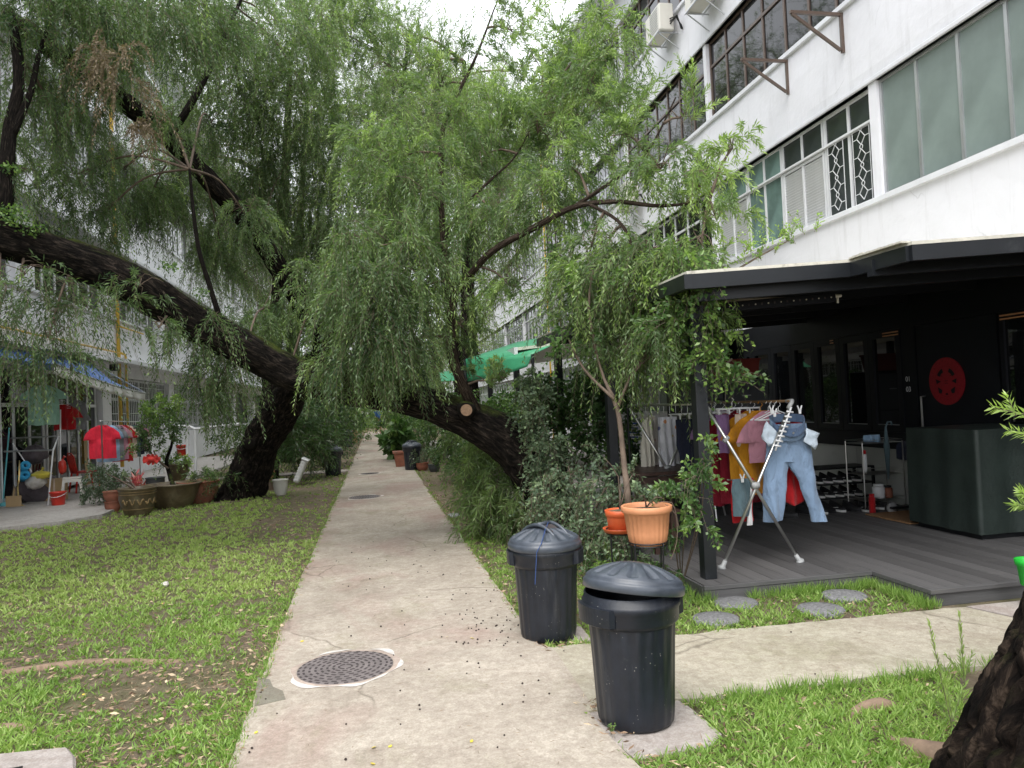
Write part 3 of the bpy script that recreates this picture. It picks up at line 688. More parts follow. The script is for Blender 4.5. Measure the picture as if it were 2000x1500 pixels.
fr = put('shop_window', frame_mesh(5.0, 6.58, 1.0, 2.235, XF-.015, .05, [], []), M['blackframe'], bl, world=True)
bx('pane', fr, (XF+.012, 5.05, 1.05), (XF+.02, 6.53, 2.185), M['cafeglass'])
# air conditioner units on brackets
def aircon(y, z, label):
    t = thing('air_conditioner', label, 'air conditioner', (XF, y, z-.35))
    mb = MB(); mb.mm((XF-.42, y-.38, z-.27), (XF-.12, y+.38, z+.27)); put('casing', mb, M['aircon'], t, world=True, bevel=.02)
    mb = MB()
    for k in range(9):
        zz = z-.2+k*.05; mb.mm((XF-.427, y-.28, zz), (XF-.421, y+.12, zz+.012))
    put('fan_grille', mb, M['greyplastic'], t, world=True)
    mb = MB()
    for s in (-.3, .3): mb.bar((XF-.45, y+s, z-.29), (XF, y+s, z-.29), .015, 4); mb.bar((XF-.42, y+s, z-.3), (XF, y+s, z-.6), .012, 4)
    mb.bar((XF-.44, y-.36, z-.285), (XF-.44, y+.36, z-.285), .015, 4); mb.bar((XF-.1, y-.36, z-.285), (XF-.1, y+.36, z-.285), .015, 4)
    put('bracket', mb, M['alu'], t, world=True)
    mb = MB()
    for k in range(3): mb.tube([(XF-.2, y-.38, z-.15+k*.05), (XF-.15, y-.55-.03*k, z-.1), (XF-.05, y-.55, z-.25-.04*k), (XF, y-.5, z-.3)], .014, 6)
    put('hose', mb, M['blackmetal'], t, world=True)
M['aircon'] = Mt('aircon_casing', (.62, .60, .54), .5, var=.06, dirt=((.35, .32, .27), .6, .5))
p = onX(1285, 50, XF-.3); aircon(p[1], p[2], 'cream air conditioner on brackets under the top floor windows, the lower and fully visible one')
p = onX(1366, -22, XF-.3); aircon(p[1], p[2], 'air conditioner cut off by the top edge of the photo, only its tray showing')
p = onX(1222, 385, XF-.3); aircon(p[1], p[2], 'distant grey air conditioner on the far facade seen through the branches')
# triangular brown drying pole brackets
for (ax, ay, bx_, by, cx, cy, lb) in ((1480, 117, 1536, 120, 1540, 181, 'brown triangular pole bracket on the white wall, the left one'), (1577, 28, 1641, 30, 1648, 99, 'brown triangular pole bracket on the white wall, the right one')):
    p = onX((bx_+cx)/2, (by+cy)/2, XF-.02); z0 = onX(cx, cy, XF-.02)[2]; z1 = onX(bx_, by, XF-.02)[2]
    t = thing('pole_bracket', lb, 'bracket', (XF, p[1], z0), 'drying pole brackets')
    mb = MB(); y = p[1]; L = .70
    mb.box((XF-.022, y, (z0+z1)/2), (.04, .04, z1-z0+.04)); put('upright', mb, M['rustbrown'] if 'rustbrown' in M else M['brownframe'], t, world=True)
    mb = MB(); mb.box((XF-.045-L/2, y, z1), (L, .04, .04)); put('arm', mb, M['brownframe'], t, world=True)
    mb = MB(); a_ = Vector((XF-.05, y, z0+.01)); b2 = Vector((XF-L-.02, y, z1-.02)); mb.tube([a_, b2], .024, 4); put('strut', mb, M['brownframe'], t, world=True)
p = onX(1485, 115, XF-.5); q = onX(1400, 155, XF-.5)
# ================================================================== CANOPY over the deck
cn = thing('deck_canopy', 'black flat-roofed canopy with stepped front edge over the deck', 'canopy', (2.3, 5.3, 0))
SL = .055
def slope(x): return 2.44+SL*(x-2.3)
def slab(poly, t0, t1, nm, mt):
    mb = MB(); n = len(poly)
    vs = [(x, y, slope(x)+t0) for x, y in poly]+[(x, y, slope(x)+t1) for x, y in poly]
    mb.add(vs, [tuple(range(n-1, -1, -1)), tuple(range(n, 2*n))]+[(i, (i+1) % n, n+(i+1) % n, n+i) for i in range(n)])
    return put(nm, mb, mt, cn, world=True)
front = [(2.28, 5.25), (3.64, 5.25), (3.66, 4.63), (XF+.02, 4.58)]
slab(front+[(XF+.02, 10.4), (2.28, 10.4)], -.03, .0, 'soffit', M['blackframe'])
slab([(x, y-.03) for x, y in front]+[(XF-.01, 10.4), (2.26, 10.4)], .001, .024, 'roof_sheet', M['flash'])
for (a, b) in zip(front[:-1], front[1:]):
    a, b = Vector((*a, 0)), Vector((*b, 0)); d = (b-a).normalized(); nn = Vector((d.y, -d.x, 0))*.03
    slab([tuple((a+nn)[:2]), tuple((b+nn)[:2]), tuple((b-nn)[:2]), tuple((a-nn)[:2])], -.108, -.001, 'fascia', M['post'])
slab([(2.25, 5.2), (2.31, 5.2), (2.31, 10.4), (2.25, 10.4)], -.108, -.001, 'fascia', M['post'])
for k in range(5):
    yy = 5.75+k*1.05; slab([(2.35, yy), (XF-.03, yy), (XF-.03, yy+.06), (2.35, yy+.06)], -.13, -.032, 'beam', M['post'])
slab([(3.6, 4.95), (XF-.03, 4.95), (XF-.03, 5.01), (3.6, 5.01)], -.15, -.032, 'beam', M['post'])
slab([(2.42, 5.36), (XF-.03, 5.36), (XF-.03, 5.42), (2.42, 5.42)], -.19, -.032, 'beam', M['post'])
# rough broken flashing along the diagonal jog
mb = MB()
for k in range(14):
    t = k/14; yy = 5.22-.58*t; h = .012+.02*abs(noise.noise(Vector((k*.9, 1, 0))))
    mb.mm((3.60, yy-.045, slope(3.6)+.025), (3.68, yy, slope(3.6)+.025+h))
put('flashing_debris', mb, M['flash'], cn, world=True)['kind'] = 'stuff'
for (px_, yb) in ((1378, 5.60), (None, 7.9), (None, 10.2)):
    x0 = 2.50; mb = MB(); mb.mm((x0-.05, yb-.05, DZ), (x0+.05, yb+.05, slope(x0)-.13)); put('post', mb, M['post'], cn, world=True, bevel=.004)
M['card'] = Mt('brown_card', (.34, .29, .22), .8)
p = onY(1480, 577, 6.0); mb = MB(); mb.mm((2.95, 5.85, slope(3)-.142), (3.55, 6.2, slope(3)-.135)); single('ceiling_panel', mb, M['card'], 'flat tan panel against the underside of the black canopy, above the perforated rack', 'panel')
# ceiling mounted clothes airer
t = thing('ceiling_airer', 'black perforated ceiling clothes airer with cream knobs hanging below the canopy', 'clothes airer', (2.7, 5.75, 2.0))
a_, b2 = onY(1388, 603, 5.75), onY(1628, 581, 5.75)
mid = (a_+b2)/2; Lr = np.linalg.norm(b2-a_); ang = math.atan2(b2[2]-a_[2], b2[0]-a_[0]); Ry = Matrix.Rotation(-ang, 3, 'Y')
mb = MB(); mb.box(mid, (Lr, .07, .075), Ry); put('box_rail', mb, M['blackframe'], t, world=True, bevel=.004)
mb = MB()
for k in range(19):
    f = (k+.6)/19.4-.5; c = Vector(mid)+Ry @ Vector((f*Lr, -.037, 0))
    if k % 2 == 0: mb.lathe([(.006, -.003), (.006, .003)], 8, (0, 0, 0)); nvv = 16; mb.v[-nvv:] = [(c.x+a, c.y+z, c.z+b) for a, b, z in mb.v[-nvv:]]
put('stud', mb, M['flash'], t, world=True)['kind'] = 'stuff'
mb = MB()
for k in range(19):
    f = (k+.6)/19.4-.5; c = Vector(mid)+Ry @ Vector((f*Lr, -.036, 0))
    if k % 2: mb.box(c, (.013, .004, .018))
put('hole', mb, M['irondark'], t, world=True)['kind'] = 'stuff'
for e, s in ((a_, -1), (b2, 1)):
    mb = MB(); mb.tube([Vector(e)+Vector((0, 0, .01)), Vector(e)+Vector((s*.07, 0, .014))], [.018, .012], 8); mb.tube([Vector(e)+Vector((s*.03, -.01, .01)), Vector(e)+Vector((s*.03, -.01, -.05))], .010, 6); put('end_knob', mb, M['flash'], t, world=True)
mb = MB(); c2 = onY(1480, 603, 6.6); mb.box(c2+np.array([0, 0, .01]), (.75, .05, .05), Ry); put('rear_rail', mb, M['blackframe'], t, world=True)
mb = MB()
for s in (-.45, .45):
    c = Vector(mid)+Vector((s, 0, 0)); mb.bar(c, (c.x, c.y, slope(c.x)-.03), .006, 5)
put('hanger_rod', mb, M['blackframe'], t, world=True)
# white canopy and green awning of the neighbours further on
t = thing('white_canopy', 'pale flat canopy roof beyond the green awning, on the right', 'canopy', (2.3, 12.2, 0))
mb = MB(); mb.add([(2.3, 12.3, 2.42), (6.16, 12.3, 2.78), (6.16, 20, 2.78), (2.3, 20, 2.42), (2.3, 12.3, 2.47), (6.16, 12.3, 2.83), (6.16, 20, 2.83), (2.3, 20, 2.47)], [(3, 2, 1, 0), (4, 5, 6, 7), (0, 1, 5, 4), (1, 2, 6, 5), (2, 3, 7, 6), (3, 0, 4, 7)]); put('roof_sheet', mb, M['flash'], t, world=True)
mb = MB(); mb.mm((2.27, 12.25, 2.30), (2.33, 20, 2.475)); put('gutter', mb, M['whiteframe'], t, world=True)
mb = MB(); mb.tube([(2.25, 12.3, 2.33), (2.25, 20, 2.33)], .02, 6); put('pipe', mb, M['yellowpipe'], t, world=True)
for yy in (13.2, 16.4, 19.6):
    mb = MB(); mb.mm((2.42, yy-.05, .05), (2.52, yy+.05, 2.43)); put('post', mb, M['post'], t, world=True)
M['greentarp'] = Mt('green_tarpaulin', (.05, .30, .15), .5, var=.15, sc=3, bst=.3, bsc=12, bd=.02)
A = D(908, 702, 13.0); B_ = D(1040, 692, 12.2); Cc = D(1150, 642, 13.4); E_ = D(1010, 668, 15.5)
t = thing('green_awning', 'bright green tarpaulin awning with a hanging front flap', 'awning', (A[0], A[1], 0))
mb = MB(); mb.grid(10, 6, lambda u, v: tuple((np.array(A)*(1-u)+np.array(B_)*u)*(1-v)+(np.array(E_)*(1-u)+np.array(Cc)*u)*v+np.array([0, 0, .02*math.sin(u*PI)*math.sin(v*PI)]))); put('sheet', mb, M['greentarp'], t, smooth=True, world=True, solid=.006)
A2, B2 = D(912, 745, 13.0), D(1030, 716, 12.2)
mb = MB(); mb.grid(12, 4, lambda u, v: tuple((np.array(A)*(1-u)+np.array(B_)*u)*(1-v)+(np.array(A2)*(1-u)+np.array(B2)*u)*v+np.array([0, -.02*math.sin(u*25)*v, -.04*math.sin(u*PI)*v]))); put('front_flap', mb, M['greentarp'], t, smooth=True, world=True, solid=.006)
mb = MB()
for q in (A, B_): mb.bar((q[0], q[1], .0), (q[0], q[1], q[2]), .025, 6)
put('pole', mb, M['post'], t, world=True)
t = thing('green_awning', 'small far strip of green tarpaulin behind the branches, left of the large green awning', 'awning', D(868, 735, 18))
a1, a2, a3, a4 = D(858, 728, 18), D(905, 720, 18), D(905, 742, 17.5), D(862, 745, 17.5)
mb = MB(); mb.grid(4, 2, lambda u, v: tuple((a1*(1-u)+a2*u)*(1-v)+(a4*(1-u)+a3*u)*v)); put('sheet', mb, M['greentarp'], t, world=True, solid=.01)
mb = MB(); mb.bar((a2[0], a2[1], 0), tuple(a2), .025, 6); put('pole', mb, M['post'], t, world=True)
# ================================================================== LEFT BUILDING
XB = -6.4
lb_ = thing('apartment_building', 'white block on the left with white framed windows, yellow gas pipes and a blue awning', 'building', (XB, 12, 0))
def lp(nm, mb, mt, parent=lb_, **kw): return put(nm, mb, mt, parent, world=True, **kw)
LS = [(4.15, 5.72), (7.0, 8.57), (9.85, 11.4)]
LY0, LY1 = 2.0, 70.0
for k, (z0, z1) in enumerate([(3.02, 4.15), (5.72, 7.0), (8.57, 9.85), (11.4, 12.3)]):
    lp('wall', wavywall(z0, z1, x=XB, y0=LY0, y1=LY1, side=-1, seed=9+k, ny=200), M['wall_old'])
mb = MB(); mb.mm((XB-9, LY0, 0), (XB-.7, LY1, 12.3)); lp('core', mb, M['blackframe'])
mb = MB(); mb.mm((XB-9.2, LY0, 12.3), (XB+.7, LY1, 12.55)); lp('roof', mb, M['wall_old'])
for (z0, z1) in LS:
    mb = MB(); mb.mm((XB-.1, LY0, z0-.06), (XB+.06, LY1, z0)); lp('sill', mb, M['trim'], bevel=.006)
    mb = MB(); mb.mm((XB-.3, LY0, z1), (XB+.32, LY1, z1+.09)); lp('sun_ledge', mb, M['trim'], bevel=.006)
lcols = [20.2+4.6*i for i in range(-4, 11)]
def lwin(y0, y1, z0, z1, n, x=XB-.12, fm=None, gm=None, transom=None, label=None): return window(lb_, y0, y1, z0, z1, n, fm or M['whiteframe'], gm or M['darkglass'], transom, x=x, t=.06, label=label)
for i, yc in enumerate(lcols):
    for (z0, z1) in LS:
        mb = MB(); mb.mm((XB-.3, yc-.4, z0), (XB-.004, yc+.4, z1)); lp('pillar', mb, M['wall_old'])
    if i+1 < len(lcols):
        for (z0, z1) in LS: lwin(yc+.4, lcols[i+1]-.4, z0, z1, 6)
# ground floor, set back
mb = MB(); mb.mm((XB-.7, LY0, 2.72), (XB-.30, LY1, 3.02)); mb.mm((XB-.7, 20.4, .05), (XB-.30, LY1, 1.12)); mb.mm((XB-.65, 20.4, 1.12), (XB-.3, 21.0, 2.72)); lp('ground_floor_wall', mb, M['wall_old'])
for yy in (26.6, 32, 38, 44): 
    mb = MB(); mb.mm((XB-.65, yy, 1.12), (XB-.3, yy+.6, 2.72)); lp('ground_floor_wall', mb, M['wall_old'])
mb = MB(); mb.mm((XB-.30, 18.8, 3.0), (XB+.30, LY1, 3.10)); lp('gutter', mb, M['trim'])
M['corr'] = Mt('corrugated_sheet', (.42, .43, .40), .6, .2, stretch=(1, 1, 1))
mb = MB(); mb.grid(120, 1, lambda u, v: (XB-.25+.75*v, 13+6*u, 3.05-.12*v+.018*math.sin(u*6/.076*2*PI/2))); lp('corrugated_eave', mb, M['corr'], solid=.004)
window(lb_, 12.0, 15.2, .15, 2.7, 5, M['whiteframe'], M['darkglass'], 1.95, x=XB-.42, t=.07, label='tall sliding glass doors under the blue awning')
window(lb_, 15.3, 17.3, .15, 2.7, 3, M['whiteframe'], M['darkglass'], 1.95, x=XB-.42, t=.07)
window(lb_, 17.4, 20.3, .15, 2.7, 5, M['whiteframe'], M['darkglass'], 1.95, x=XB-.42, t=.07)
for (ya, yb) in ((21.05, 26.55), (27.3, 31.9), (32.7, 37.9)):
    fr = window(lb_, ya, yb, 1.14, 2.70, 6, M['whiteframe'], M['darkglass'], 2.15, x=XB-.42, t=.05, label=None if ya > 22 else 'barred window with closely set white upright bars')
    mb = MB(); k = int((yb-ya)/.16)
    for j in range(1, k): mb.bar((XB-.36, ya+(yb-ya)*j/k, 1.17), (XB-.36, ya+(yb-ya)*j/k, 2.67), .011, 4)
    for zz in (1.3, 1.75, 2.1, 2.5): mb.bar((XB-.36, ya, zz), (XB-.36, yb, zz), .010, 4)
    put('window_bars', mb, M['whiteframe'], fr, world=True)['kind'] = 'stuff'
# yellow pipes
def pipe(pts, label, r=.035):
    mb = MB(); mb.tube(pts, r, 8); lp('gas_pipe', mb, M['yellowpipe'], smooth=True)
pipe([(XB+.06, 20.55, 0.4), (XB+.06, 20.55, 12)], '', .045)
pipe([(XB+.10, 20.95, 0.5), (XB+.10, 20.95, 3.2), (XB+.1, 20.9, 3.25), (XB+.10, 20.55, 3.27)], '', .03)
pipe([(XB+.08, 13, 3.27), (XB+.08, 20.55, 3.27)], '', .022)
pipe([(XB+.08, 20.55, 3.95), (XB+.08, 22.6, 3.95)], '', .022)
mb = MB(); mb.box(onX(222, 718, XB+.15), (.14, .2, .16)); lp('floodlight', mb, M['blackmetal'], bevel=.01)
# ================================================================== BINS
def make_bin(loc, label, rz=0, lid='closed', s=1.0):
    t = thing('rubbish_bin', label, 'rubbish bin', loc, 'black plastic rubbish bins', rz)
    H = .60
    def rib(a, i): 
        if 2 <= i <= 6: return 1+.010*max(-1, min(1, math.sin(a*20)*3.5))
        return 1
    prof = [(.150, 0), (.172, .008), (.178, .02), (.183, .06), (.190, .2), (.200, .4), (.205, .468), (.205, .475), (.207, .48)]
    mb = MB(); mb.lathe(prof, 120, mod=rib, cap1=False); put('body', mb, M['binplastic'], t, smooth=True)
    mb = MB(); mb.lathe([(.206, .475), (.222, .488), (.226, .50), (.227, .548), (.233, .556), (.235, .575), (.231, .585), (.226, .588), (.222, .62), (.214, .621), (.205, .56), (.200, .49), (.195, .47)], 72, cap0=False, cap1=False)
    put('collar', mb, M['binplastic'], t, smooth=True)
    for a in (0, PI):
        mb = MB(); R3 = Matrix.Rotation(a, 3, 'Z')
        n = 14; vs = []
        for k in range(n+1):
            q = (k/n-.5)*1.15; e = 1 if 0 < k < n else .0
            for (r, z) in ((.215, .578), (.232+.022*e, .578), (.232+.020*e, .497), (.222+.018*e, .490), (.215, .497)): vs.append(R3 @ Vector((r*math.cos(q), r*math.sin(q), z)))
        fs = [(k*5+j, k*5+(j+1) % 5, (k+1)*5+(j+1) % 5, (k+1)*5+j) for k in range(n) for j in range(5)]+[(4, 3, 2, 1, 0), tuple(n*5+j for j in range(5))]
        mb.add(vs, fs); put('side_handle', mb, M['binplastic'], t)
    ld = empty_part('lid', t, worldloc(t)+Vector((0, 0, .62)))
    # dome with 20 pressed radial flutes
    def flute(a, i): return 1
    pr = [(.236, -.035), (.243, -.028), (.243, .0), (.238, .008), (.232, .012), (.232, .022), (.226, .030)]
    n = 120; vs, fs = [], []
    for r, z in pr: vs += [(r*math.cos(2*PI*k/n), r*math.sin(2*PI*k/n), z) for k in range(n)]
    rings = [.215, .205, .19, .17, .15, .13, .11, .095, .08, .06, .03]
    for r in rings:
        for k in range(n):
            a = 2*PI*k/n; z = .033+.068*(1-(r/.226)**2)
            if .088 < r < .21:
                f = math.sin(a*13); z -= .013*max(0, min(1, f*3-.6))
            vs.append((r*math.cos(a), r*math.sin(a), z))
    m_ = len(pr)+len(rings)
    for i in range(m_-1):
        for k in range(n): fs.append((i*n+k, i*n+(k+1) % n, (i+1)*n+(k+1) % n, (i+1)*n+k))
    fs.append(tuple(range((m_-1)*n, m_*n)))
    mb = MB(); mb.add(vs, fs); put('dome', mb, M['lidplastic'], ld, smooth=True)
    if lid == 'closed':
        mb = MB(); mb.grid(2, 8, lambda u, v: ((u-.5)*.10, (v-.5)*.30, .112-.20*(v-.5)**2*1.6)); put('handle_recess', mb, M['irondark'], ld)
        mb = MB()
        for s_ in (-1, 1):
            pts = [(s_*.062, y, .108-.065*(y/.16)**2+.010*math.cos(y*9)) for y in np.linspace(-.17, .17, 12)]; mb.tube(pts, .012, 8)
        mb.tube([(-.062, 0, .118), (.062, 0, .118)], .014, 8); put('handle', mb, M['lidplastic'], ld, smooth=True)
    return t, ld
loc = G(1243, 1405, .014); front_bin, ld = make_bin(tuple(loc), 'black rubbish bin nearest the camera with its lid sitting askew', .35, lid='askew')
ld.rotation_euler = (math.radians(-3), math.radians(10.5), 0); ld.location = (0.015, -.01, .650)
loc = G(1072, 1243, .012); b2_, ld2 = make_bin(tuple(loc), 'black rubbish bin with a tightly closed lid and blue string, behind the nearest one', -.3)
ld2.rotation_euler = (0, 0, .9)
M['string'] = Mt('blue_string', (.03, .07, .22), .7)
mb = MB(); mb.tube([(-.05, -.247, .40), (-.03, -.250, .60), (.0, -.245, .65), (.02, -.12, .72), (.03, 0, .745), (.04, .15, .71)], .0025, 5); put('string', mb, M['string'], b2_)
def mini(px, py, label, rz): return make_bin(tuple(G(px, py, .0)), label, rz)[0]
mini(651, 929, 'black bin on the left edge of the path in the middle distance', .5)
mini(806, 919, 'black bin right of the path in the middle distance, beside clay pots', 2.2)
mini(680, 873, 'farthest black bin, left of the path beside the brown box', 1.2)
# ================================================================== GARMENTS
M.update({k: cloth(k, c) for k, c in dict(denim=(.20, .285, .41), denimdark=(.075, .115, .19), pocket=(.50, .58, .66), red=(.42, .014, .018), maroon=(.20, .010, .022), mustard=(.62, .27, .02),
    hotred=(.75, .03, .06), pinkish=(.50, .24, .30), purple=(.26, .15, .30), white=(.80, .80, .80), cream=(.70, .66, .56), navy=(.018, .022, .04), slate=(.09, .14, .16), mint=(.25, .42, .32),
    lime=(.28, .75, .05), grey=(.22, .22, .23), blue=(.06, .16, .42), beige=(.62, .50, .42), skyblue=(.30, .45, .62)).items()})
M['cartoon'] = cloth('print', (.80, .80, .84), .04, pat=(9, (.70, .10, .10), (.10, .30, .55), (.75, .55, .15)))
M['floral'] = cloth('floral', (.76, .70, .66), .06, pat=(16, (.60, .30, .30), (.65, .45, .40), (.7, .5, .5)))
def garment(mb, rows, depth=.03, folds=5, amp=.012, ph=0, nu=18, sub=3, xf=None):
    """rows (z, xl, xr[, depthscale]) from top to bottom -> closed double sheet with vertical folds"""
    R_ = []
    for (a, b) in zip(rows[:-1], rows[1:]):
        for j in range(sub): t = j/sub; R_.append([a[i]*(1-t)+b[i]*t for i in range(3)])
    R_.append(list(rows[-1][:3])); m = len(R_)
    vs = []
    for side in (1, -1):
        for i, (z, xl, xr) in enumerate(R_):
            v = i/(m-1)
            for k in range(nu+1):
                u = k/nu; x = xl*(1-u)+xr*u; e = math.sin(PI*u)**.5 if 0 < u < 1 else 0
                f = amp*(.3+v)*math.sin(x*folds*12+ph+2.2*noise.noise(Vector((x*3, z*2, ph))))+.6*amp*noise.noise(Vector((x*9, z*7, ph)))*2
                p = (x+.012*noise.noise(Vector((z*6, ph+7, side))), -side*depth*e*(.5+.5*v)+f+.012*noise.noise(Vector((x*14+z*9, z*5, ph))), z+.022*v*noise.noise(Vector((x*7, ph, 1))))
                vs.append(xf(p) if xf else p)
    fs = []; st = nu+1; off = m*st
    for i in range(m-1):
        for k in range(nu):
            a = i*st+k; fs.append((a, a+1, a+1+st, a+st)[::-1]); b = a+off; fs.append((b, b+1, b+1+st, b+st))
    return mb.add(vs, fs)
def tee_rows(w=.5, h=.68, sl=.2, long=False):
    hw = w/2; s = sl
    if long: return [(0, -.07, .07), (-.02, -.12, .12), (-.06, -hw*.9, hw*.9), (-.42, -hw-s*.55, hw+s*.55), (-.425, -hw, hw), (-h, -hw*1.02, hw*1.02)]
    return [(0, -.07, .07), (-.02, -.11, .11), (-.06, -hw*.86, hw*.86), (-.15, -hw-s*.45, hw+s*.45), (-.27, -hw-s*.75, hw+s*.75), (-.275, -hw, hw), (-h, -hw*1.03, hw*1.03)]
def hanger(parent, mat, w=.38):
    mb = MB(); mb.tube([(-w/2, 0, -.075), (0, 0, .0), (w/2, 0, -.075), (-w/2, 0, -.075)], .006, 6); mb.tube([(0, 0, 0), (0, 0, .03), (.022, 0, .05), (.015, 0, .075), (-.012, 0, .082), (-.022, 0, .065)], .0035, 5)
    put('hanger', mb, mat, parent)
def shirt(name, label, cat, loc, mat, w=.5, h=.68, rz=0, sl=.2, long=False, ph=0, group=None, hang=True, folds=2.6, amp=.020, hm='whiteplastic'):
    t = thing(name, label, cat, loc, group, rz)
    mb = MB(); garment(mb, tee_rows(w, h, sl, long), .03, folds, amp, ph); put('cloth', mb, M[mat], t, smooth=True)
    if hang: hanger(t, M[hm])
    return t
# ================================================================== X FRAME CLOTHES RACK
RY0, RY1 = 5.83, 7.75
f1, f2 = G(1410, 1111, DZ), G(1563, 1098, DZ); t1, t2 = onY(1378, 792, RY0), onY(1546, 786, RY0)
rk = thing('clothes_rack', 'folding steel X-frame clothes rack standing on the deck with washing on its rods', 'clothes rack', (3.1, RY0, DZ))
def rpart(nm, mb, mt, **kw): return put(nm, mb, mt, rk, world=True, smooth=True, **kw)
for yy, s in ((RY0, 0), (RY1, 0)):
    d = np.array([0, yy-RY0, 0])
    for a, b in ((f1, t2), (f2, t1)):
        a2, b2 = Vector(a+d), Vector(b+d); a2.z = DZ; dd = (b2-a2)
        mb = MB(); mb.tube([a2+dd*.03, a2+dd*.985], .0135, 12); rpart('leg', mb, M['steel'])
        mb = MB(); mb.tube([a2+Vector((0, 0, .002)), a2+Vector((0, 0, .012)), a2+dd*.02+Vector((0, 0, 0)), a2+dd*.05], [.036, .033, .020, .017], 14); rpart('foot', mb, M['greyplastic'])
    c = Vector((f1+t2+f2+t1)/4)+Vector(d); den = None
    mb = MB(); px = G(1475, 947)  # crossing joint
    j = Vector(onY(1475, 948, yy)) if yy == RY0 else Vector(onY(1475, 948, RY0))+Vector(d)
    mb.tube([j+Vector((-.03, 0, .0)), j+Vector((.03, 0, .0))], .028, 10); rpart('joint', mb, M['greyplastic'])
def elbow(p, dx):
    mb = MB(); p = Vector(p); mb.tube([p+Vector((-dx*.035, 0, -.05)), p, p+Vector((dx*.02, .02, .012)), p+Vector((dx*.0, .08, .012))], [.017, .018, .018, .016], 10); return mb
rpart('elbow', elbow(t2, 1), M['greyplastic']); rpart('elbow', elbow(t1, -1), M['greyplastic'])
for p, m in ((t2, 'rod'), (t1, 'steel')):
    p = Vector(p)+Vector((0, .03, .012)); mb = MB(); mb.tube([p, p+Vector((0, RY1-RY0, 0))], .011, 8); rpart('rod', mb, M[m])
mb = MB()
ra, rb = Vector(onY(1512, 880, RY0)), Vector(onY(1543, 795, RY0))
for k in range(8): q = ra.lerp(rb, (k+1)/9)+Vector((0, -.025, 0)); mb.tube([q+Vector((-.03, 0, .006)), q+Vector((.03, 0, -.006))], .008, 6)
rpart('hook_strip', mb, M['whiteplastic']); mb = MB(); mb.bar(ra+Vector((0, -.02, 0)), rb+Vector((0, -.02, 0)), .008, 6); rpart('hook_strip_core', mb, M['whiteplastic'])
mb = MB(); mb.tube([Vector(onY(1418, 858, RY0))-Vector((.02, 0, .02)), Vector(onY(1418, 858, RY0))+Vector((.02, 0, .02))], .019, 8); rpart('collar', mb, M['greyplastic'])
RX, RZ = t2[0], t2[2]
def rodp(y, z=0): return (RX, y, RZ-.07+z)
# jeans: hung by the waist, legs apart, facing the camera
def P3(px, py, Y): p = onY(px, py, Y); return p[0], p[2]
JY = 5.93
t = thing('jeans', 'light blue jeans pegged at the front of the X-frame rack with pockets pulled out', 'jeans', (RX, JY, RZ))
def rows_from(pxrows, Y, cx, cz): 
    out = []
    for y, xl, xr in pxrows:
        a = onY(xl, y, Y); b = onY(xr, y, Y); out.append(((a[2]+b[2])/2-cz, a[0]-cx, b[0]-cx))
    return out
mb = MB()
garment(mb, rows_from([(828, 1501, 1573), (850, 1499, 1576), (870, 1496, 1580), (890, 1496, 1584), (902, 1495, 1586)], JY, RX, RZ), .036, 3, .006, .3)
garment(mb, rows_from([(868, 1497, 1545), (915, 1493, 1541), (940, 1491, 1537), (980, 1491, 1532), (1018, 1492, 1528)], JY, RX, RZ), .058, 4, .010, 1.2)
garment(mb, rows_from([(868, 1534, 1581), (900, 1536, 1588), (915, 1545, 1589), (940, 1562, 1594), (980, 1574, 1602), (1016, 1584, 1613)], JY, RX, RZ), .058, 4, .010, 2.2)
put('legs', mb, M['denim'], t, smooth=True)
mb = MB(); c = P3(1537, 822, JY); cx, cz = c[0]-RX, c[1]-RZ
def ring(u, v):
    a = 2*PI*u; fr = -math.sin(a)   # front is towards the viewer
    return (cx+math.cos(a)*(.155-.01*v), -math.sin(a)*-.075-.02*v, cz+.04-.105*max(fr, 0)*1.0+.02*max(-fr, 0)-.07*v)
mb.grid(40, 4, ring); put('waistband', mb, M['denimdark'], t, smooth=True, solid=.008)
def ring2(u, v):
    a = PI+PI*u; return (cx+math.cos(a)*(.16+.004*v), math.sin(a)*(.08-.02*v), cz+.035-.105*abs(math.sin(a))-.001-.10*v)
mb = MB(); mb.grid(30, 4, ring2); put('hips', mb, M['denim'], t, smooth=True)
mb = MB(); mb.lathe([(.009, -.004), (.010, .0), (.009, .004)], 10); me_ = mb.mesh('button'); me_.transform(Matrix.Rotation(PI/2, 4, 'X')); link('button', me_, M['steel'], t, loc=(cx, -.09, cz-.10))
for pts in (((1497, 822), (1484, 852), (1499, 872), (1524, 858)), ((1575, 836), (1597, 846), (1590, 878), (1566, 862))):
    mb = MB(); v = [Vector((P3(x, y, JY-.05)[0]-RX, -.055-.01*i, P3(x, y, JY-.05)[1]-RZ)) for i, (x, y) in enumerate(pts)]
    mb.grid(6, 6, lambda a, b: tuple((v[0]*(1-a)+v[3]*a)*(1-b)+(v[1]*(1-a)+v[2]*a)*b+Vector((0, .012*math.sin(a*9+b*5), 0)))); put('pocket', mb, M['pocket'], t, smooth=True, solid=.008)
def peg(p, label, idx=None, rz=0):
    t = thing('clothes_peg', label, 'clothes peg', p, 'white clothes pegs', rz)
    for s in (-1, 1): mb = MB(); mb.tube([(s*.006, 0, -.035), (s*.007, 0, 0), (s*.020, 0, .035)], [.005, .007, .006], 6); put('prong', mb, M['whiteplastic'], t)
    mb = MB(); mb.bar((-.012, 0, 0), (.012, 0, 0), .006, 6); put('spring', mb, M['steel'], t)
for (px, py), lb in (((1507, 800), 'white clothes peg at the left of the jeans waist'), ((1513, 806), 'white clothes peg second from left on the jeans, touching the first'), ((1562, 800), 'lone white clothes peg at the right of the jeans'), ((1450, 934), 'white clothes peg holding the small slate towel at the rack joint')):
    peg(tuple(onY(px, py, JY-.04)), lb)
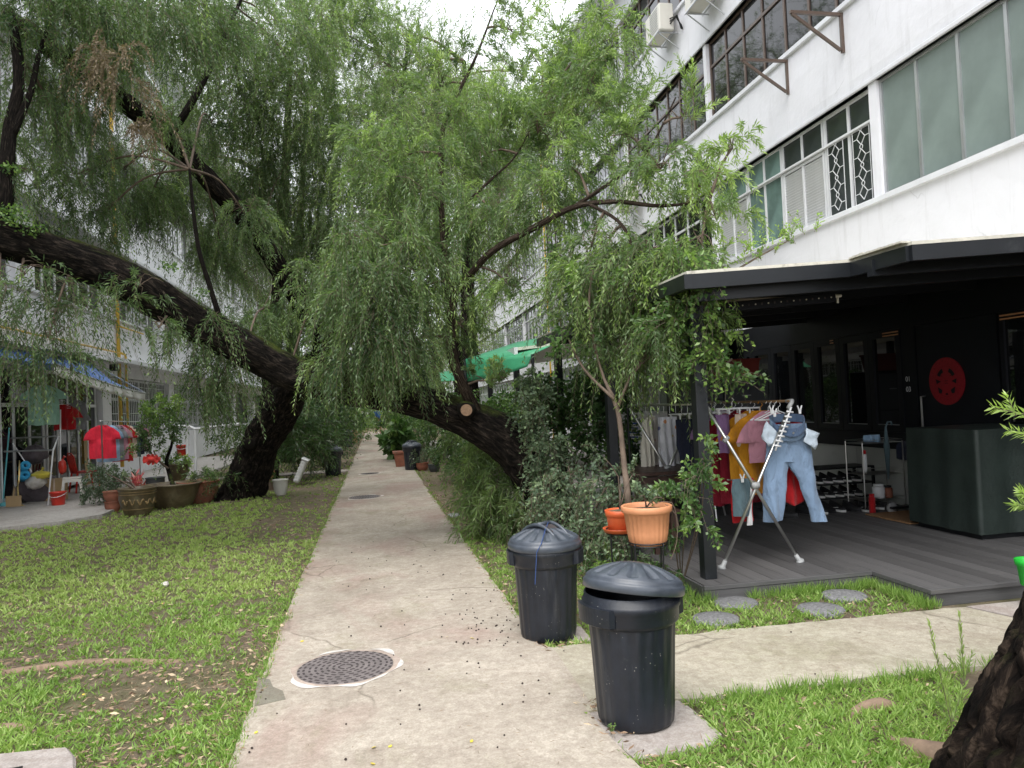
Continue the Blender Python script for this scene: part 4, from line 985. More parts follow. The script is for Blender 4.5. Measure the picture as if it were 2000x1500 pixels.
t = thing('red_garment', 'bright red shorts or shirt hanging behind the legs of the jeans', 'clothing', (RX, 6.07, RZ))
mb = MB(); garment(mb, rows_from([(812, 1508, 1570), (850, 1520, 1574), (900, 1528, 1575), (950, 1530, 1577), (975, 1530, 1576), (985, 1545, 1556)], 6.07, RX, RZ), .03, 5, .012, .7); put('cloth', mb, M['red'], t, smooth=True)
shirt('t_shirt', 'dusty pink shirt on the rack just behind the jeans, right of the mustard shirts', 'shirt', rodp(6.22), 'pinkish', .40, .45, .12, ph=1)
shirt('t_shirt', 'mustard yellow t-shirt on the rack, the one nearer the jeans', 'shirt', rodp(6.36), 'mustard', .44, .74, .05, ph=2, hm='mustard')
shirt('t_shirt', 'mustard yellow t-shirt with wide sleeves, the one beside the maroon shirt', 'shirt', rodp(6.50), 'mustard', .46, .66, -.1, ph=3)
shirt('t_shirt', 'dark red shirt between the mustard shirts and the purple shirt', 'shirt', rodp(6.74), 'maroon', .48, .86, .1, ph=4)
shirt('t_shirt', 'second deep maroon shirt hanging close behind the dark red one', 'shirt', rodp(6.88), 'maroon', .5, .9, -.05, ph=5)
shirt('t_shirt', 'faded purple shirt at the far part of the rack left of the dark red one', 'shirt', rodp(7.12), 'purple', .48, .72, .12, ph=6)
shirt('t_shirt', 'grey shirt at the far end of the rack rod behind the purple one', 'shirt', rodp(7.35), 'grey', .48, .7, 0, ph=7)
for k, y in enumerate((6.05, 6.14, 7.5)):
    t = thing('coat_hanger', ['empty wire hanger on the rack rod nearest the jeans', 'second empty wire hanger from the jeans on the rack rod', 'empty white hanger at the far end of the rack rod'][k], 'hanger', rodp(y), rz=.1*k)
    hanger(t, M['whiteplastic'])
# small towels at the cross joint of the front frame
def cloth_px(name, label, cat, pxr, Y, mat, depth=.02, folds=3, amp=.008, ph=0):
    rows = [(onY(a, y, Y)[2], onY(a, y, Y)[0], onY(b, y, Y)[0]) for y, a, b in pxr]
    cx = (rows[0][1]+rows[0][2])/2; zb = rows[-1][0]; t = thing(name, label, cat, (cx, Y, zb))
    mb = MB(); garment(mb, [(z-zb, a-cx, b-cx) for z, a, b in rows], depth, folds, amp, ph); put('cloth', mb, M[mat], t, smooth=True); return t
cloth_px('towel', 'slate grey small towel pegged on the lower bar of the X-frame rack', 'towel', [(936, 1431, 1466), (960, 1430, 1466), (1010, 1433, 1464)], 5.92, 'slate')
cloth_px('towel', 'red and white striped cloth under the slate towel on the lower bar', 'towel', [(936, 1427, 1472), (980, 1427, 1470), (1020, 1430, 1471)], 5.99, 'red', ph=2)
cloth_px('towel', 'narrow white edged cloth strip hanging right beside the slate towel', 'towel', [(950, 1462, 1469), (1000, 1461, 1470), (1026, 1460, 1471)], 5.95, 'white', ph=2)
mb = MB(); mb.bar(onY(1420, 937, 5.95), onY(1475, 940, 5.95), .006, 6); put('lower_bar', mb, M['steel'], rk, world=True)
# octopus peg hangers with small items on the left rod
def peghanger(px, py, Y, w, label, items):
    c = onY(px, py, Y); t = thing('peg_hanger', label, 'peg hanger', c)
    mb = MB()
    for s in (-1, 1): mb.bar((-w/2, s*.12, 0), (w/2, s*.12, 0), .008, 5)
    for k in range(6): x = -w/2+w*k/5; mb.bar((x, -.12, 0), (x, .12, 0), .006, 5)
    put('frame', mb, M['whiteplastic'], t)
    mb = MB(); mb.tube([(0, 0, .0), (0, 0, .06), (.02, 0, .08), (0, 0, .1)], .004, 5); put('hook', mb, M['whiteplastic'], t)
    for k in range(10):
        x = -w/2+w*(k//2)/4.2+.02; mb = MB(); mb.box((x, .12*(-1 if k % 2 else 1), -.025), (.012, .012, .045)); put('peg', mb, M['whiteplastic'], t)
    for k, (dx, dy, ww, hh, mat, nm) in enumerate(items):
        q = thing('small_garment', nm, 'clothing', (c[0]+dx, c[1]+dy, c[2]-.05))
        mb = MB(); garment(mb, [(0, -ww/2, ww/2), (-hh*.5, -ww*.5, ww*.55), (-hh, -ww*.35, ww*.5)], .012, 5, .01, k*1.3); put('cloth', mb, M[mat], q, smooth=True)
peghanger(1430, 798, 6.5, .42, 'white plastic peg hanger nearer the rack top with small washing', [(.02, -.12, .12, .30, 'beige', 'beige camisole hanging from a white peg hanger'), (.12, .1, .08, .2, 'red', 'small red cloth on the white peg hanger'), (-.1, 0, .12, .36, 'purple', 'plum coloured small garment hanging next to the lime one')])
peghanger(1396, 806, 6.9, .46, 'white plastic peg hanger deeper in the rack, lower and further left', [(.0, -.12, .20, .13, 'lime', 'bright lime green lace garment on the peg hanger'), (.14, .1, .1, .3, 'white', 'small white garment next to the purple shirt'), (.22, .0, .1, .42, 'skyblue', 'pale blue striped small garment low behind the beige one')])
peghanger(1352, 808, 7.2, .40, 'white plastic peg hanger just left of the canopy post', [(-.05, -.05, .30, .52, 'navy', 'dark navy shorts hanging left of the canopy post'), (.14, .05, .14, .3, 'white', 'small white vest behind the dark navy shorts')])
# long washing left of the post
cloth_px('dress', 'long off-white pleated dress, leftmost of the washing on the deck', 'dress', [(815, 1262, 1270), (828, 1254, 1276), (880, 1252, 1278), (950, 1254, 1280), (968, 1258, 1282)], 8.1, 'cream', .05, 9, .02)
cloth_px('dress', 'pale floral dress hanging between the off-white dress and the printed sheet', 'dress', [(812, 1268, 1278), (830, 1264, 1288), (900, 1264, 1290), (965, 1268, 1292)], 8.25, 'floral', .05, 8, .02, 1)
cloth_px('bed_sheet', 'white sheet with small colourful cartoon-like prints hung as a curtain', 'sheet', [(815, 1284, 1322), (860, 1285, 1322), (930, 1287, 1322), (968, 1290, 1325)], 8.0, 'cartoon', .03, 7, .02, 2)
cloth_px('towel', 'white towel low behind the printed sheet', 'towel', [(850, 1318, 1340), (940, 1318, 1348), (965, 1320, 1330)], 8.4, 'white', .03, 5, .02, 2)
t = thing('clothes_rail', 'thin dark rail with curtain hooks carrying the dresses left of the post', 'rail', onY(1290, 960, 8.1))
a, b = onY(1225, 793, 8.15), onY(1365, 790, 8.15); mb = MB(); mb.bar(a, b, .010, 6); put('rod', mb, M['blackmetal'], t, world=True)
for q in (a, b): mb = MB(); mb.bar((q[0], q[1], DZ), tuple(q), .012, 6); put('upright', mb, M['blackmetal'], t, world=True)
for k in range(9): q = np.array(a)*(1-(k+2)/12)+np.array(b)*(k+2)/12; mb = MB(); mb.tube([q+np.array([0, 0, -.09]), q, q+np.array([0, 0, .02])], .004, 4); put('hook', mb, M['whiteplastic'], t, world=True)
# blue runged drying frame
t = thing('drying_frame', 'white drying frame with blue rungs behind the thin trunk', 'clothes rack', onY(1232, 960, 9.2)); 
M['bluerung'] = Mt('blue_rung', (.05, .12, .40), .4)
for k in range(7): yy = 826+k*9; mb = MB(); mb.bar(onY(1219, yy, 9.2), onY(1246, yy+1, 9.2), .011, 5); put('rung', mb, M['bluerung'], t, world=True)
for xx in (1218, 1247): mb = MB(); mb.bar(onY(xx, 815, 9.2), onY(xx, 955, 9.2), .010, 5); put('upright', mb, M['whiteplastic'], t, world=True)
# ================================================================== THINGS ON THE DECK
M['darkwood'] = Mt('dark_wood', (.055, .026, .018), .45, var=.4, sc=5, stretch=(8, 1, 1))
def table(cx, cy, z, lx, ly, h, label, cat='table', nm='wooden_table', mat='darkwood', tt=.035, boards=5):
    t = thing(nm, label, cat, (cx, cy, z))
    for k in range(boards): mb = MB(); w = ly/boards; mb.box((0, -ly/2+w*(k+.5), h-tt/2), (lx, w-.006, tt)); put('board', mb, M[mat], t, bevel=.003)
    for a in (-1, 1):
        for b in (-1, 1): mb = MB(); mb.box((a*(lx/2-.06), b*(ly/2-.06), (h-tt)/2), (.055, .055, h-tt)); put('leg', mb, M[mat], t)
    mb = MB()
    for a in (-1, 1): mb.box((0, a*(ly/2-.06), h-tt-.05), (lx-.12, .025, .07))
    put('apron', mb, M[mat], t); return t
p = G(1200, 1000, DZ); table(2.95, 7.95, DZ, .80, 1.1, .66, 'dark reddish wood slatted table among the shrubs left of the dresses')
table(2.55, 7.1, DZ, .28, 1.1, .40, 'dark wood bench in front of the slatted table', 'bench', 'wooden_bench', boards=3)
table(3.25, 8.9, DZ, .28, 1.1, .42, 'second dark wood bench behind the slatted table', 'bench', 'wooden_bench', boards=3)
def simple(name, label, cat, parts, loc, rz=0, group=None):
    t = thing(name, label, cat, loc, group, rz)
    for nm, mb, mt, kw in parts: put(nm, mb, M[mt] if isinstance(mt, str) else mt, t, **kw)
    return t
def crate(lo, hi, bev=.01): mb = MB(); mb.mm(lo, hi); return mb
# stacked grey drawers and cabinet with pots on top
c = onY(1450, 790, 9.6); 
def drawers(x, y, w, d, h, n, label, mat='blackmetal'):
    t = thing('drawer_cabinet', label, 'cabinet', (x, y, DZ)); mb = MB(); mb.mm((-w/2, -d/2, 0), (w/2, d/2, h)); put('case', mb, M[mat], t, bevel=.008)
    for k in range(n):
        z0 = .03+(h-.06)*k/n; mb = MB(); mb.mm((-w/2+.02, -d/2-.018, z0), (w/2-.02, -d/2-.002, z0+(h-.06)/n-.012)); f = put('drawer', mb, M['greydark'], t, bevel=.004)
        mb = MB(); mb.mm((-.06, -d/2-.03, z0+(h-.06)/n*.55), (.06, -d/2-.018, z0+(h-.06)/n*.55+.015)); put('handle', mb, M['greyplastic'], f)
    return t
M['greydark'] = Mt('dark_grey_plastic', (.055, .06, .065), .5, var=.1)
drawers(4.35, 9.9, .65, .45, 1.62, 7, 'tall dark grey drawer cabinet with plant pots on top, at the back of the deck')
drawers(5.05, 10.0, .7, .45, 1.66, 3, 'black cabinet standing right of the tall drawer cabinet at the back', 'blackframe')
drawers(4.0, 9.2, .55, .4, .62, 4, 'low dark drawer box behind the hanging shirts')
M['redpot'] = Mt('red_brown_pot', (.20, .022, .014), .6, var=.2)
for (x, w, mt, lb) in ((5.0, .60, 'redpot', 'oblong dark red planter on top of the cabinet at the back'), (4.42, .22, 'clay', 'small brown box pot on the cabinet beside the red planter')):
    mb = MB(); mb.add([(-w/2*.88, -.13, 0), (w/2*.88, -.13, 0), (w/2*.88, .13, 0), (-w/2*.88, .13, 0), (-w/2, -.15, .24), (w/2, -.15, .24), (w/2, .15, .24), (-w/2, .15, .24)], [(3, 2, 1, 0), (0, 1, 5, 4), (1, 2, 6, 5), (2, 3, 7, 6), (3, 0, 4, 7), (4, 5, 6, 7)])
    mb2 = MB(); mb2.mm((-w/2-.012, -.162, .225), (w/2+.012, .162, .25))
    simple('planter', lb, 'planter', [('pot', mb, mt, {}), ('rim', mb2, mt, {'bevel': .004})], (x, 9.95, 1.66+DZ if x > 4.8 else 1.62+DZ))
# kettle barbecue
t = thing('barbecue', 'black kettle barbecue on thin legs behind the canopy post', 'barbecue', (3.35, 8.95, DZ)); t.location = (3.75, 8.3, DZ)
mb = MB(); mb.lathe([(.02, .45), (.15, .48), (.24, .58), (.26, .66)], 24, cap1=False); put('bowl', mb, M['blackframe'], t, smooth=True)
mb = MB(); mb.lathe([(.265, .665), (.25, .74), (.16, .84), (.02, .87)], 24); put('lid', mb, M['blackframe'], t, smooth=True)
for k in range(3): a = 2*PI*k/3+.4; mb = MB(); mb.bar((.15*math.cos(a), .15*math.sin(a), .5), (.27*math.cos(a), .27*math.sin(a), 0), .011, 6); put('leg', mb, M['steel'], t)
# black bench and shoe rack against the low wall
t = thing('shoe_rack', 'black low rack with a flat top and two shelves of shoes by the white wall', 'shoe rack', (5.35, 8.45, DZ))
x0, x1, y0, y1 = 4.95, 5.95, 8.35, 8.75
for z in (.10, .27, .46): mb = MB(); mb.mm((x0, y0, DZ+z), (x1, y1, DZ+z+.018)); put('shelf', mb, M['blackmetal'], t, world=True, bevel=.003)
for a in (x0, x1-.03):
    for b in (y0, y1-.03): mb = MB(); mb.mm((a, b, DZ), (a+.03, b+.03, DZ+.458)); put('leg', mb, M['blackmetal'], t, world=True)
t = thing('low_bench', 'long low black bench behind the jeans, left of the shoe rack', 'bench', (4.1, 8.3, DZ))
mb = MB(); mb.mm((3.3, 8.45, DZ+.40), (4.75, 8.75, DZ+.43)); put('seat', mb, M['blackmetal'], t, world=True)
for a in (3.35, 4.70):
    for b in (8.47, 8.71): mb = MB(); mb.mm((a, b, DZ), (a+.03, b+.03, DZ+.40)); put('leg', mb, M['blackmetal'], t, world=True)
M['rubber'] = Mt('shoe_black', (.015, .015, .017), .6, var=.3); M['sole'] = Mt('shoe_sole', (.70, .70, .68), .6, var=.1)
def shoe_parts(style):
    up = MB(); n = 12; m = 9; L = .27
    def fn(u, v):
        x = L*(v-.5); w = .045*(math.sin(PI*min(1, v*.92+.08))**.45)*(1.0+.12*math.sin(v*5)); h = .030+.055*max(0, 1-v*1.5)**.7+.012
        a = PI*u; return (x, -w*math.cos(a), .02+h*math.sin(a)**.8)
    up.grid(n, m, fn); so_ = MB(); out = [(L*(v-.5)*1.03, s*.050*(math.sin(PI*min(1, max(0, v*.92+.08)))**.45)) for s, vs in ((1, np.linspace(0, 1, 8)), (-1, np.linspace(1, 0, 8))) for v in vs]
    so_.prism(out, 0, .024 if style else .016); return up.mesh('upper', True), so_.mesh('sole')
SH = {0: shoe_parts(0), 1: shoe_parts(1)}
def shoe(x, y, z, rz, label, style=1, grp='pairs of shoes by the low wall', s=1):
    t = thing('shoe', label, 'shoe', (x, y, z), grp, rz)
    u = link('upper', SH[style][0].copy() if False else SH[style][0], M['rubber'], t); link('sole', SH[style][1] if style else SH[0][1], M['sole'] if style else M['rubber'], t)
    if style:
        for s_ in (-1, 1): mb = MB(); mb.tube([(-.05, s_*.044, .035), (.0, s_*.050, .045), (.05, s_*.036, .05)], .004, 4); put('stripe', mb, M['sole'], t)
    t.scale = (s, s, s)
k = 0
tops = ['first', 'second', 'third', 'fourth', 'fifth', 'sixth', 'seventh', 'eighth']
for i in range(7): shoe(5.02+i*.128, 8.52, DZ+.29, -PI/2+.1*math.sin(i*2), f'black sneaker with white sole on the upper shelf of the rack, {tops[i]} from the left')
for i in range(7): shoe(5.02+i*.128, 8.50, DZ+.12, -PI/2+.1*math.sin(i*3), f'black shoe with pale sole on the bottom shelf, {tops[i]} from the left')
for i, (x, y, a) in enumerate([(4.88, 8.12, -1.2), (5.0, 8.08, -1.3), (5.15, 8.10, -1.6), (5.28, 8.12, -1.5), (5.42, 8.05, -1.4), (5.54, 8.0, -1.8), (5.63, 8.10, -1.7), (5.76, 8.1, -1.5)]):
    shoe(x, y, DZ, a, f'shoe on the deck boards in front of the rack, {tops[i]} from the left', i % 2)
for i, (x, y, a) in enumerate([(4.30, 8.0, -.6), (4.42, 8.05, -.4), (4.52, 7.95, -.9), (4.36, 8.2, -.2)]):
    shoe(x, y, DZ, a, f'dark shoe on the deck below the jeans hems, {tops[i]} from the left', 0)
# wire shelf trolley with odds and ends
t = thing('wire_rack', 'chromed wire shelf unit on the deck next to the low white wall', 'wire rack', (5.85, 8.0, DZ))
x0, x1, y0, y1 = 5.50, 6.02, 7.92, 8.24
for a in (x0, x1):
    for b in (y0, y1): mb = MB(); mb.bar((a, b, DZ+.02), (a, b, DZ+.80), .008, 8); put('post', mb, M['steel'], t, world=True)
for z in (.12, .42, .78):
    mb = MB()
    for b in np.linspace(y0, y1, 9): mb.bar((x0, b, DZ+z), (x1, b, DZ+z), .003, 4)
    for a in (x0, x1): mb.bar((a, y0, DZ+z), (a, y1, DZ+z), .005, 4); mb.bar((a, y0, DZ+z+.035), (a, y1, DZ+z+.035), .004, 4)
    for b in (y0, y1): mb.bar((x0, b, DZ+z+.035), (x1, b, DZ+z+.035), .004, 4)
    put('shelf', mb, M['steel'], t, world=True)
def can(x, y, z, r, h, body, cap, nm, label, cat):
    t = thing(nm, label, cat, (x, y, z)); mb = MB(); mb.lathe([(r*.9, 0), (r, .008), (r, h*.78), (r*.8, h*.84)], 16); put('body', mb, M[body], t, smooth=True)
    mb = MB(); mb.lathe([(r*.82, h*.84), (r*.82, h), (r*.6, h*1.01)], 16); put('cap', mb, M[cap], t, smooth=True)
can(5.56, 7.98, DZ+.44, .028, .26, 'whiteplastic', 'red', 'spray_can', 'white spray can with red top on the wire rack', 'spray can')
can(5.72, 7.98, DZ+.14, .07, .16, 'whiteplastic', 'whiteplastic', 'tub', 'white plastic tub on the lowest wire shelf', 'tub')
can(5.82, 7.95, DZ+.14, .05, .14, 'clay', 'blackmetal', 'tin', 'brown tin in front of the white tub', 'tin')
can(5.50, 7.80, DZ, .035, .22, 'red', 'red', 'spray_can', 'red can standing on the deck left of the white tub', 'spray can')
mb = MB(); mb.tube([(0, 0, 0), (0, 0, .38), (.0, 0, .60), (.03, 0, .66), (.07, 0, .66), (.085, 0, .62)], [.012, .035, .010, .010, .010, .010], 8)
simple('umbrella', 'closed dark green umbrella with hooked handle hanging on the wire rack', 'umbrella', [('body', mb, 'greentarpdark' if 'greentarpdark' in M else 'slate', {'smooth': True})], (5.80, 7.9, DZ+.36))
mb = MB(); garment(mb, [(.05, -.1, .1), (0, -.11, .11), (-.03, -.1, .1)], .05, 4, .01); simple('folded_cloth', 'blue-grey folded cloth on the top of the wire rack', 'cloth', [('cloth', mb, 'skyblue', {'smooth': True})], (5.72, 8.05, DZ+.82))
mb = MB(); garment(mb, [(.0, -.05, .05), (-.06, -.09, .09), (-.2, -.08, .08), (-.22, -.05, .05)], .05, 4, .01); simple('pouch', 'black drawstring pouch hanging at the right of the wire rack', 'bag', [('cloth', mb, 'navy', {'smooth': True})], (6.07, 7.98, DZ+.78))
mb = MB(); mb.lathe([(.02, 0), (.06, 0), (.06, .035), (.02, .035)], 20); me_ = mb.mesh('wheel', True); me_.transform(Matrix.Rotation(PI/2, 4, 'X'))
t = thing('skateboard', 'small black kick scooter lying beside the doormat', 'scooter', (5.95, 7.72, DZ)); mb = MB(); mb.mm((-.30, -.06, .05), (.22, .06, .075)); put('deck', mb, M['blackmetal'], t, bevel=.008)
for x in (-.26, .2): link('wheel', me_, M['greyplastic'], t, loc=(x, .02, .06))
M['coir'] = Mt('coir_mat', (.30, .165, .075), .95, var=.25, sc=30, bsc=200, bst=.8)
m1, m2, m3, m4 = G(1690, 1015, DZ), G(1790, 1036, DZ), G(1838, 1030, DZ), G(1775, 1003, DZ)
mb = MB(); mb.mm((5.35, 7.0, DZ+.001), (5.98, 7.72, DZ+.018)); single('doormat', mb, M['coir'], 'brown coir doormat on the deck before the black door', 'doormat', bevel=.004)
# covered cabinet: dark green fitted cover with a corner fold
M['cover'] = Mt('dark_green_cover', (.026, .037, .032), .5, var=.25, sc=3, bsc=14, bst=.35, bd=.02, spec=.4)
ca, cb, cc = G(1830, 1032, DZ), G(1918, 1056, DZ), G(2080, 1042, DZ)
X0, YF = cb[0], cb[1]
t = thing('covered_cabinet', 'waist-high cabinet under a dark green fitted cover near the black door', 'cabinet', (X0+.4, YF+.4, DZ))
yb_ = ca[1]; zt = 1.12
mb = MB(); mb.mm((X0+.03, YF+.03, DZ), (X0+.9, YF+.85, DZ+.06)); put('plinth', mb, M['blackmetal'], t, world=True)
per = []
x1_, y1_ = X0+.95, YF+.92
def cov(u, v):
    # u around, v 0 bottom..1 top
    s = u*4; k = int(s) % 4; f = s-int(s) if s < 4 else 0
    cs = [(X0, y1_), (X0, YF), (x1_, YF), (x1_, y1_), (X0, y1_)]
    x = cs[k][0]*(1-f)+cs[k+1][0]*f; y = cs[k][1]*(1-f)+cs[k+1][1]*f
    cxm, cym = (X0+x1_)/2, (YF+y1_)/2; ed = math.sin(PI*f); w = (.014*math.sin(f*17+k*2)+.02*noise.noise(Vector((f*3, k, v*2.5))))*ed*(1-v*.4)
    flare = 1+.02*(1-v)-.012*ed*math.sin(PI*v); x = cxm+(x-cxm)*flare; y = cym+(y-cym)*flare
    if k in (0, 2): x += w
    else: y += w
    return (x, y, DZ+.05+(zt-DZ-.05)*v)
mb = MB(); mb.grid(96, 18, cov); mb.grid(10, 10, lambda a, b: (X0+.005+(x1_-X0-.01)*a, YF+.005+(y1_-YF-.01)*b, zt+.02*math.sin(PI*a)*math.sin(PI*b)+.012*noise.noise(Vector((a*4, b*4, 0)))*math.sin(PI*a)*math.sin(PI*b)))
put('cover', mb, M['cover'], t, smooth=True, world=True)
# pots on wire stands
def pot(t, prof, mat, n=36, mod=None, soilr=None, soilz=None, nm='pot'):
    mb = MB(); mb.lathe(prof, n, mod=mod, cap1=False); put(nm, mb, M[mat], t, smooth=True)
    if soilr: mb = MB(); mb.lathe([(soilr, soilz-.01), (soilr*.9, soilz), (.01, soilz+.015)], 20); put('soil', mb, M['soil'], t, smooth=True)
def wire_stand(loc, r0, r1, h, hr, label, legs=4, rz=0):
    t = thing('plant_stand', label, 'plant stand', loc, None, rz)
    for k in range(legs):
        a = 2*PI*k/legs+.5; c, s = math.cos(a), math.sin(a); mb = MB()
        mb.tube([(r0*1.18*c, r0*1.18*s, 0), (r0*c, r0*s, .05), (r0*.78*c, r0*.78*s, h*.55), (r1*c, r1*s, h), (r1*c, r1*s, h+hr)], .006, 6); put('leg', mb, M['blackmetal'], t, smooth=True)
    for rr, z in ((r1, h+hr), (r1*.96, h), (r0*.8, h*.56), (r0*.80, h*.50)):
        mb = MB(); mb.tube([(rr*math.cos(q), rr*math.sin(q), z) for q in np.linspace(0, 2*PI, 25)], .005, 5); put('ring', mb, M['blackmetal'], t)
    mb = MB()
    for k in range(2): a = .5+k*PI/2; mb.bar((r1*math.cos(a), r1*math.sin(a), h), (-r1*math.cos(a), -r1*math.sin(a), h), .005, 5)
    put('cross_bars', mb, M['blackmetal'], t); return t
tb = D(1266, 1063, 5.25); SZ = tb[2]
wire_stand((tb[0], tb[1], 0), .155, .135, SZ, .02, 'tall black wire stand under the big peach coloured pot')
t = thing('plant_pot', 'large peach terracotta-coloured plastic pot on a wire stand near the canopy post', 'plant pot', (tb[0], tb[1], SZ+.004))
big_pot = t
pot(t, [(.118, 0), (.125, .006), (.140, .08), (.155, .215), (.166, .22), (.175, .228), (.177, .262), (.168, .268), (.158, .262), (.150, .22), (.135, .1)], 'terracotta', 96, lambda a, i: 1+(.014*max(-1, min(1, 3*math.sin(a*26))) if 1 <= i <= 3 else 0), .152, .235)
tb2 = D(1212, 1035, 5.6)
wire_stand((tb2[0], tb2[1], 0), .13, .105, tb2[2]-.02, .03, 'second black wire stand, under the orange pot with a saucer')
t = thing('plant_pot', 'smaller bright orange pot with an orange saucer, left of the peach pot', 'plant pot', (tb2[0], tb2[1], tb2[2]-.012)); small_pot = t
pot(t, [(.118, .0), (.128, .022), (.132, .03), (.122, .026), (.08, .012)], 'orange', 36, nm='saucer')
pot(t, [(.080, .016), (.088, .02), (.098, .11), (.100, .115), (.106, .118), (.112, .16), (.106, .163), (.098, .14), (.09, .1)], 'orange', 36, None, .098, .15)
# green pot at the far right edge
p = G(1998, 1062, DZ); p = D(2003, 1060, 5.15)
t = thing('plant_pot', 'bright green plastic pot at the right edge of the photo', 'plant pot', (p[0]+.02, p[1], DZ+.04)); M['greenpot'] = Mt('green_plastic', (.02, .42, .04), .4)
pot(t, [(.055, 0), (.06, .005), (.075, .13), (.085, .135), (.09, .175), (.082, .178), (.075, .14)], 'greenpot', 30, None, .078, .15); green_pot = t
# ================================================================== LEFT PATIO
PZ = .07
def bucket(px, py, r, h, mat, label, z=PZ, wob_=.0, hm='whiteplastic'):
    g = G(px, py, z); t = thing('bucket', label, 'bucket', g)
    mb = MB(); mb.lathe([(r*.74, 0), (r*.76, .01), (r*.95, h*.9), (r*1.04, h*.93), (r*1.04, h), (r*.98, h), (r*.9, h*.8), (r*.7, .02)], 28, cap1=False); put('shell', mb, M[mat], t, smooth=True)
    mb = MB(); mb.tube([(r*1.02*math.cos(a), -.05*math.sin(a)-r*.95*math.sin(a)*.9, h*.93-.07*math.sin(a)) for a in np.linspace(0, PI, 14)], .005, 5); put('handle', mb, M[hm], t); return t
M['bluepl'] = Mt('blue_plastic', (.01, .17, .42), .35); M['redpl'] = Mt('red_plastic', (.55, .035, .02), .35); M['bluefoam'] = Mt('blue_foam', (.03, .30, .55), .8); M['turq'] = Mt('turquoise_plastic', (.15, .50, .55), .4)
M['straw'] = Mt('straw', (.25, .20, .14), .9, var=.3, stretch=(20, 20, 1)); M['cardboard'] = Mt('cardboard', (.40, .28, .15), .9, var=.1)
bucket(114, 986, .14, .24, 'redpl', 'red orange bucket with white handle standing on the patio floor')
bucket(62, 978, .15, .25, 'bluepl', 'blue bucket among the clutter left of the red bucket')
t = bucket(357, 889, .14, .24, 'redpl', 'small red bucket hanging behind the bonsai near the white pipe frame', .07); t.location = tuple(D(357, 890, 17))
M['bagyellow'] = cloth('bagyellow', (.65, .55, .08)); M['bagwhite'] = cloth('bagwhite', (.55, .52, .48)); M['bagdark'] = cloth('bagdark', (.12, .10, .11))
def sack(p, r, mat, label, nm='plastic_bag', sc=(1, 1, .8), seed=0):
    t = thing(nm, label, 'bag', p); mb = MB(); n = 20
    def fn(u, v):
        a = 2*PI*u; b = PI*v-PI/2; q = r*(1+.25*noise.noise(Vector((math.cos(a)*2, math.sin(a)*2, b*2+seed)))+.1*noise.noise(Vector((math.cos(a)*6, math.sin(a)*6, b*6+seed))))
        return (q*math.cos(a)*math.cos(b)*sc[0], q*math.sin(a)*math.cos(b)*sc[1], r*sc[2]+q*math.sin(b)*sc[2])
    mb.grid(20, 12, fn); mb2 = MB(); mb2.tube([(0, 0, r*sc[2]*1.85), (.02, 0, r*sc[2]*2+.02), (.05, .0, r*sc[2]*2+.06)], [.02, .012, .03], 6)
    put('sack', mb, M[mat], t, smooth=True); put('knot', mb2, M[mat], t)
g = lambda px, py: G(px, py, PZ)
sack(D(70, 955, 14.3), .17, 'bagwhite', 'pale full plastic bag on the clutter below the yellow one', seed=1)
sack(D(80, 936, 14.3), .13, 'bagyellow', 'yellow and white plastic bag beside the blue foam rolls', seed=2, sc=(1.3, 1, .6))
sack(D(68, 905, 14.9), .22, 'bagdark', 'dark filled plastic bag on top of the pile under the clothes frame', seed=3)
sack(D(76, 985, 14.8), .3, 'bagdark', 'large dark sack at the bottom of the pile behind the blue bucket', seed=5, sc=(1.3, 1, 1))
sack(D(122, 925, 14.5), .09, 'redpl', 'small red and white bag hanging right of the cardboard box', seed=4, sc=(.8, .6, 1.5))
for k, (px, py, lb) in enumerate(((47, 912, 'rolled sky blue foam mat, the upper roll beside the broom'), (46, 930, 'rolled sky blue foam mat, the lower roll beside the broom'))):
    c = D(px, py, 14.2); t = thing('foam_roll', lb, 'foam roll', c); mb = MB(); mb.lathe([(.028, -.22), (.085, -.22), (.085, .22), (.028, .22), (.028, -.22)], 22, cap0=False, cap1=False); me_ = mb.mesh('roll', True); me_.transform(Matrix.Rotation(PI/2-.2, 4, 'X') @ Matrix.Rotation(.5, 4, 'Y')); link('roll', me_, M['bluefoam'], t)
c = D(110, 940, 14.8); mb = MB(); mb.mm((-.18, -.12, -.3), (.16, .12, .12)); mb2 = MB(); mb2.mm((-.01, -.123, -.3), (.02, -.121, .12)); simple('cardboard_box', 'brown cardboard box standing behind the white frame leg', 'box', [('box', mb, 'cardboard', {}), ('tape', mb2, 'beige', {})], (c[0], c[1], PZ+.3))
c = g(20, 984); t = thing('broom', 'straw broom standing head down at the left edge of the patio', 'broom', c)
mb = MB(); mb.tube([(-.02, 0, .02), (0, 0, .2), (0, 0, .5), (0, 0, .62)], [.17, .15, .07, .03], 18, disp=lambda a, s, i: 1+.15*math.sin(a*9)); put('bristles', mb, M['straw'], t, smooth=True); mb = MB(); mb.bar((0, 0, .6), (.10, 0, 1.35), .012, 6); put('stick', mb, M['rod'], t)
c = g(6, 990); t = thing('mop', 'turquoise and white mop leaning at the far left edge', 'mop', c)
mb = MB(); mb.bar((0, 0, .08), (.12, .05, 1.45), .013, 6); put('stick', mb, M['turq'], t); mb = MB(); mb.box((0, 0, .05), (.24, .1, .07)); put('head', mb, M['turq'], t, bevel=.01)
mb = MB()
for k in range(12): mb.bar((-.11+.02*k, 0, .03), (-.12+.022*k, -.03, 0), .010, 4)
put('fringe', mb, M['whiteplastic'], t)
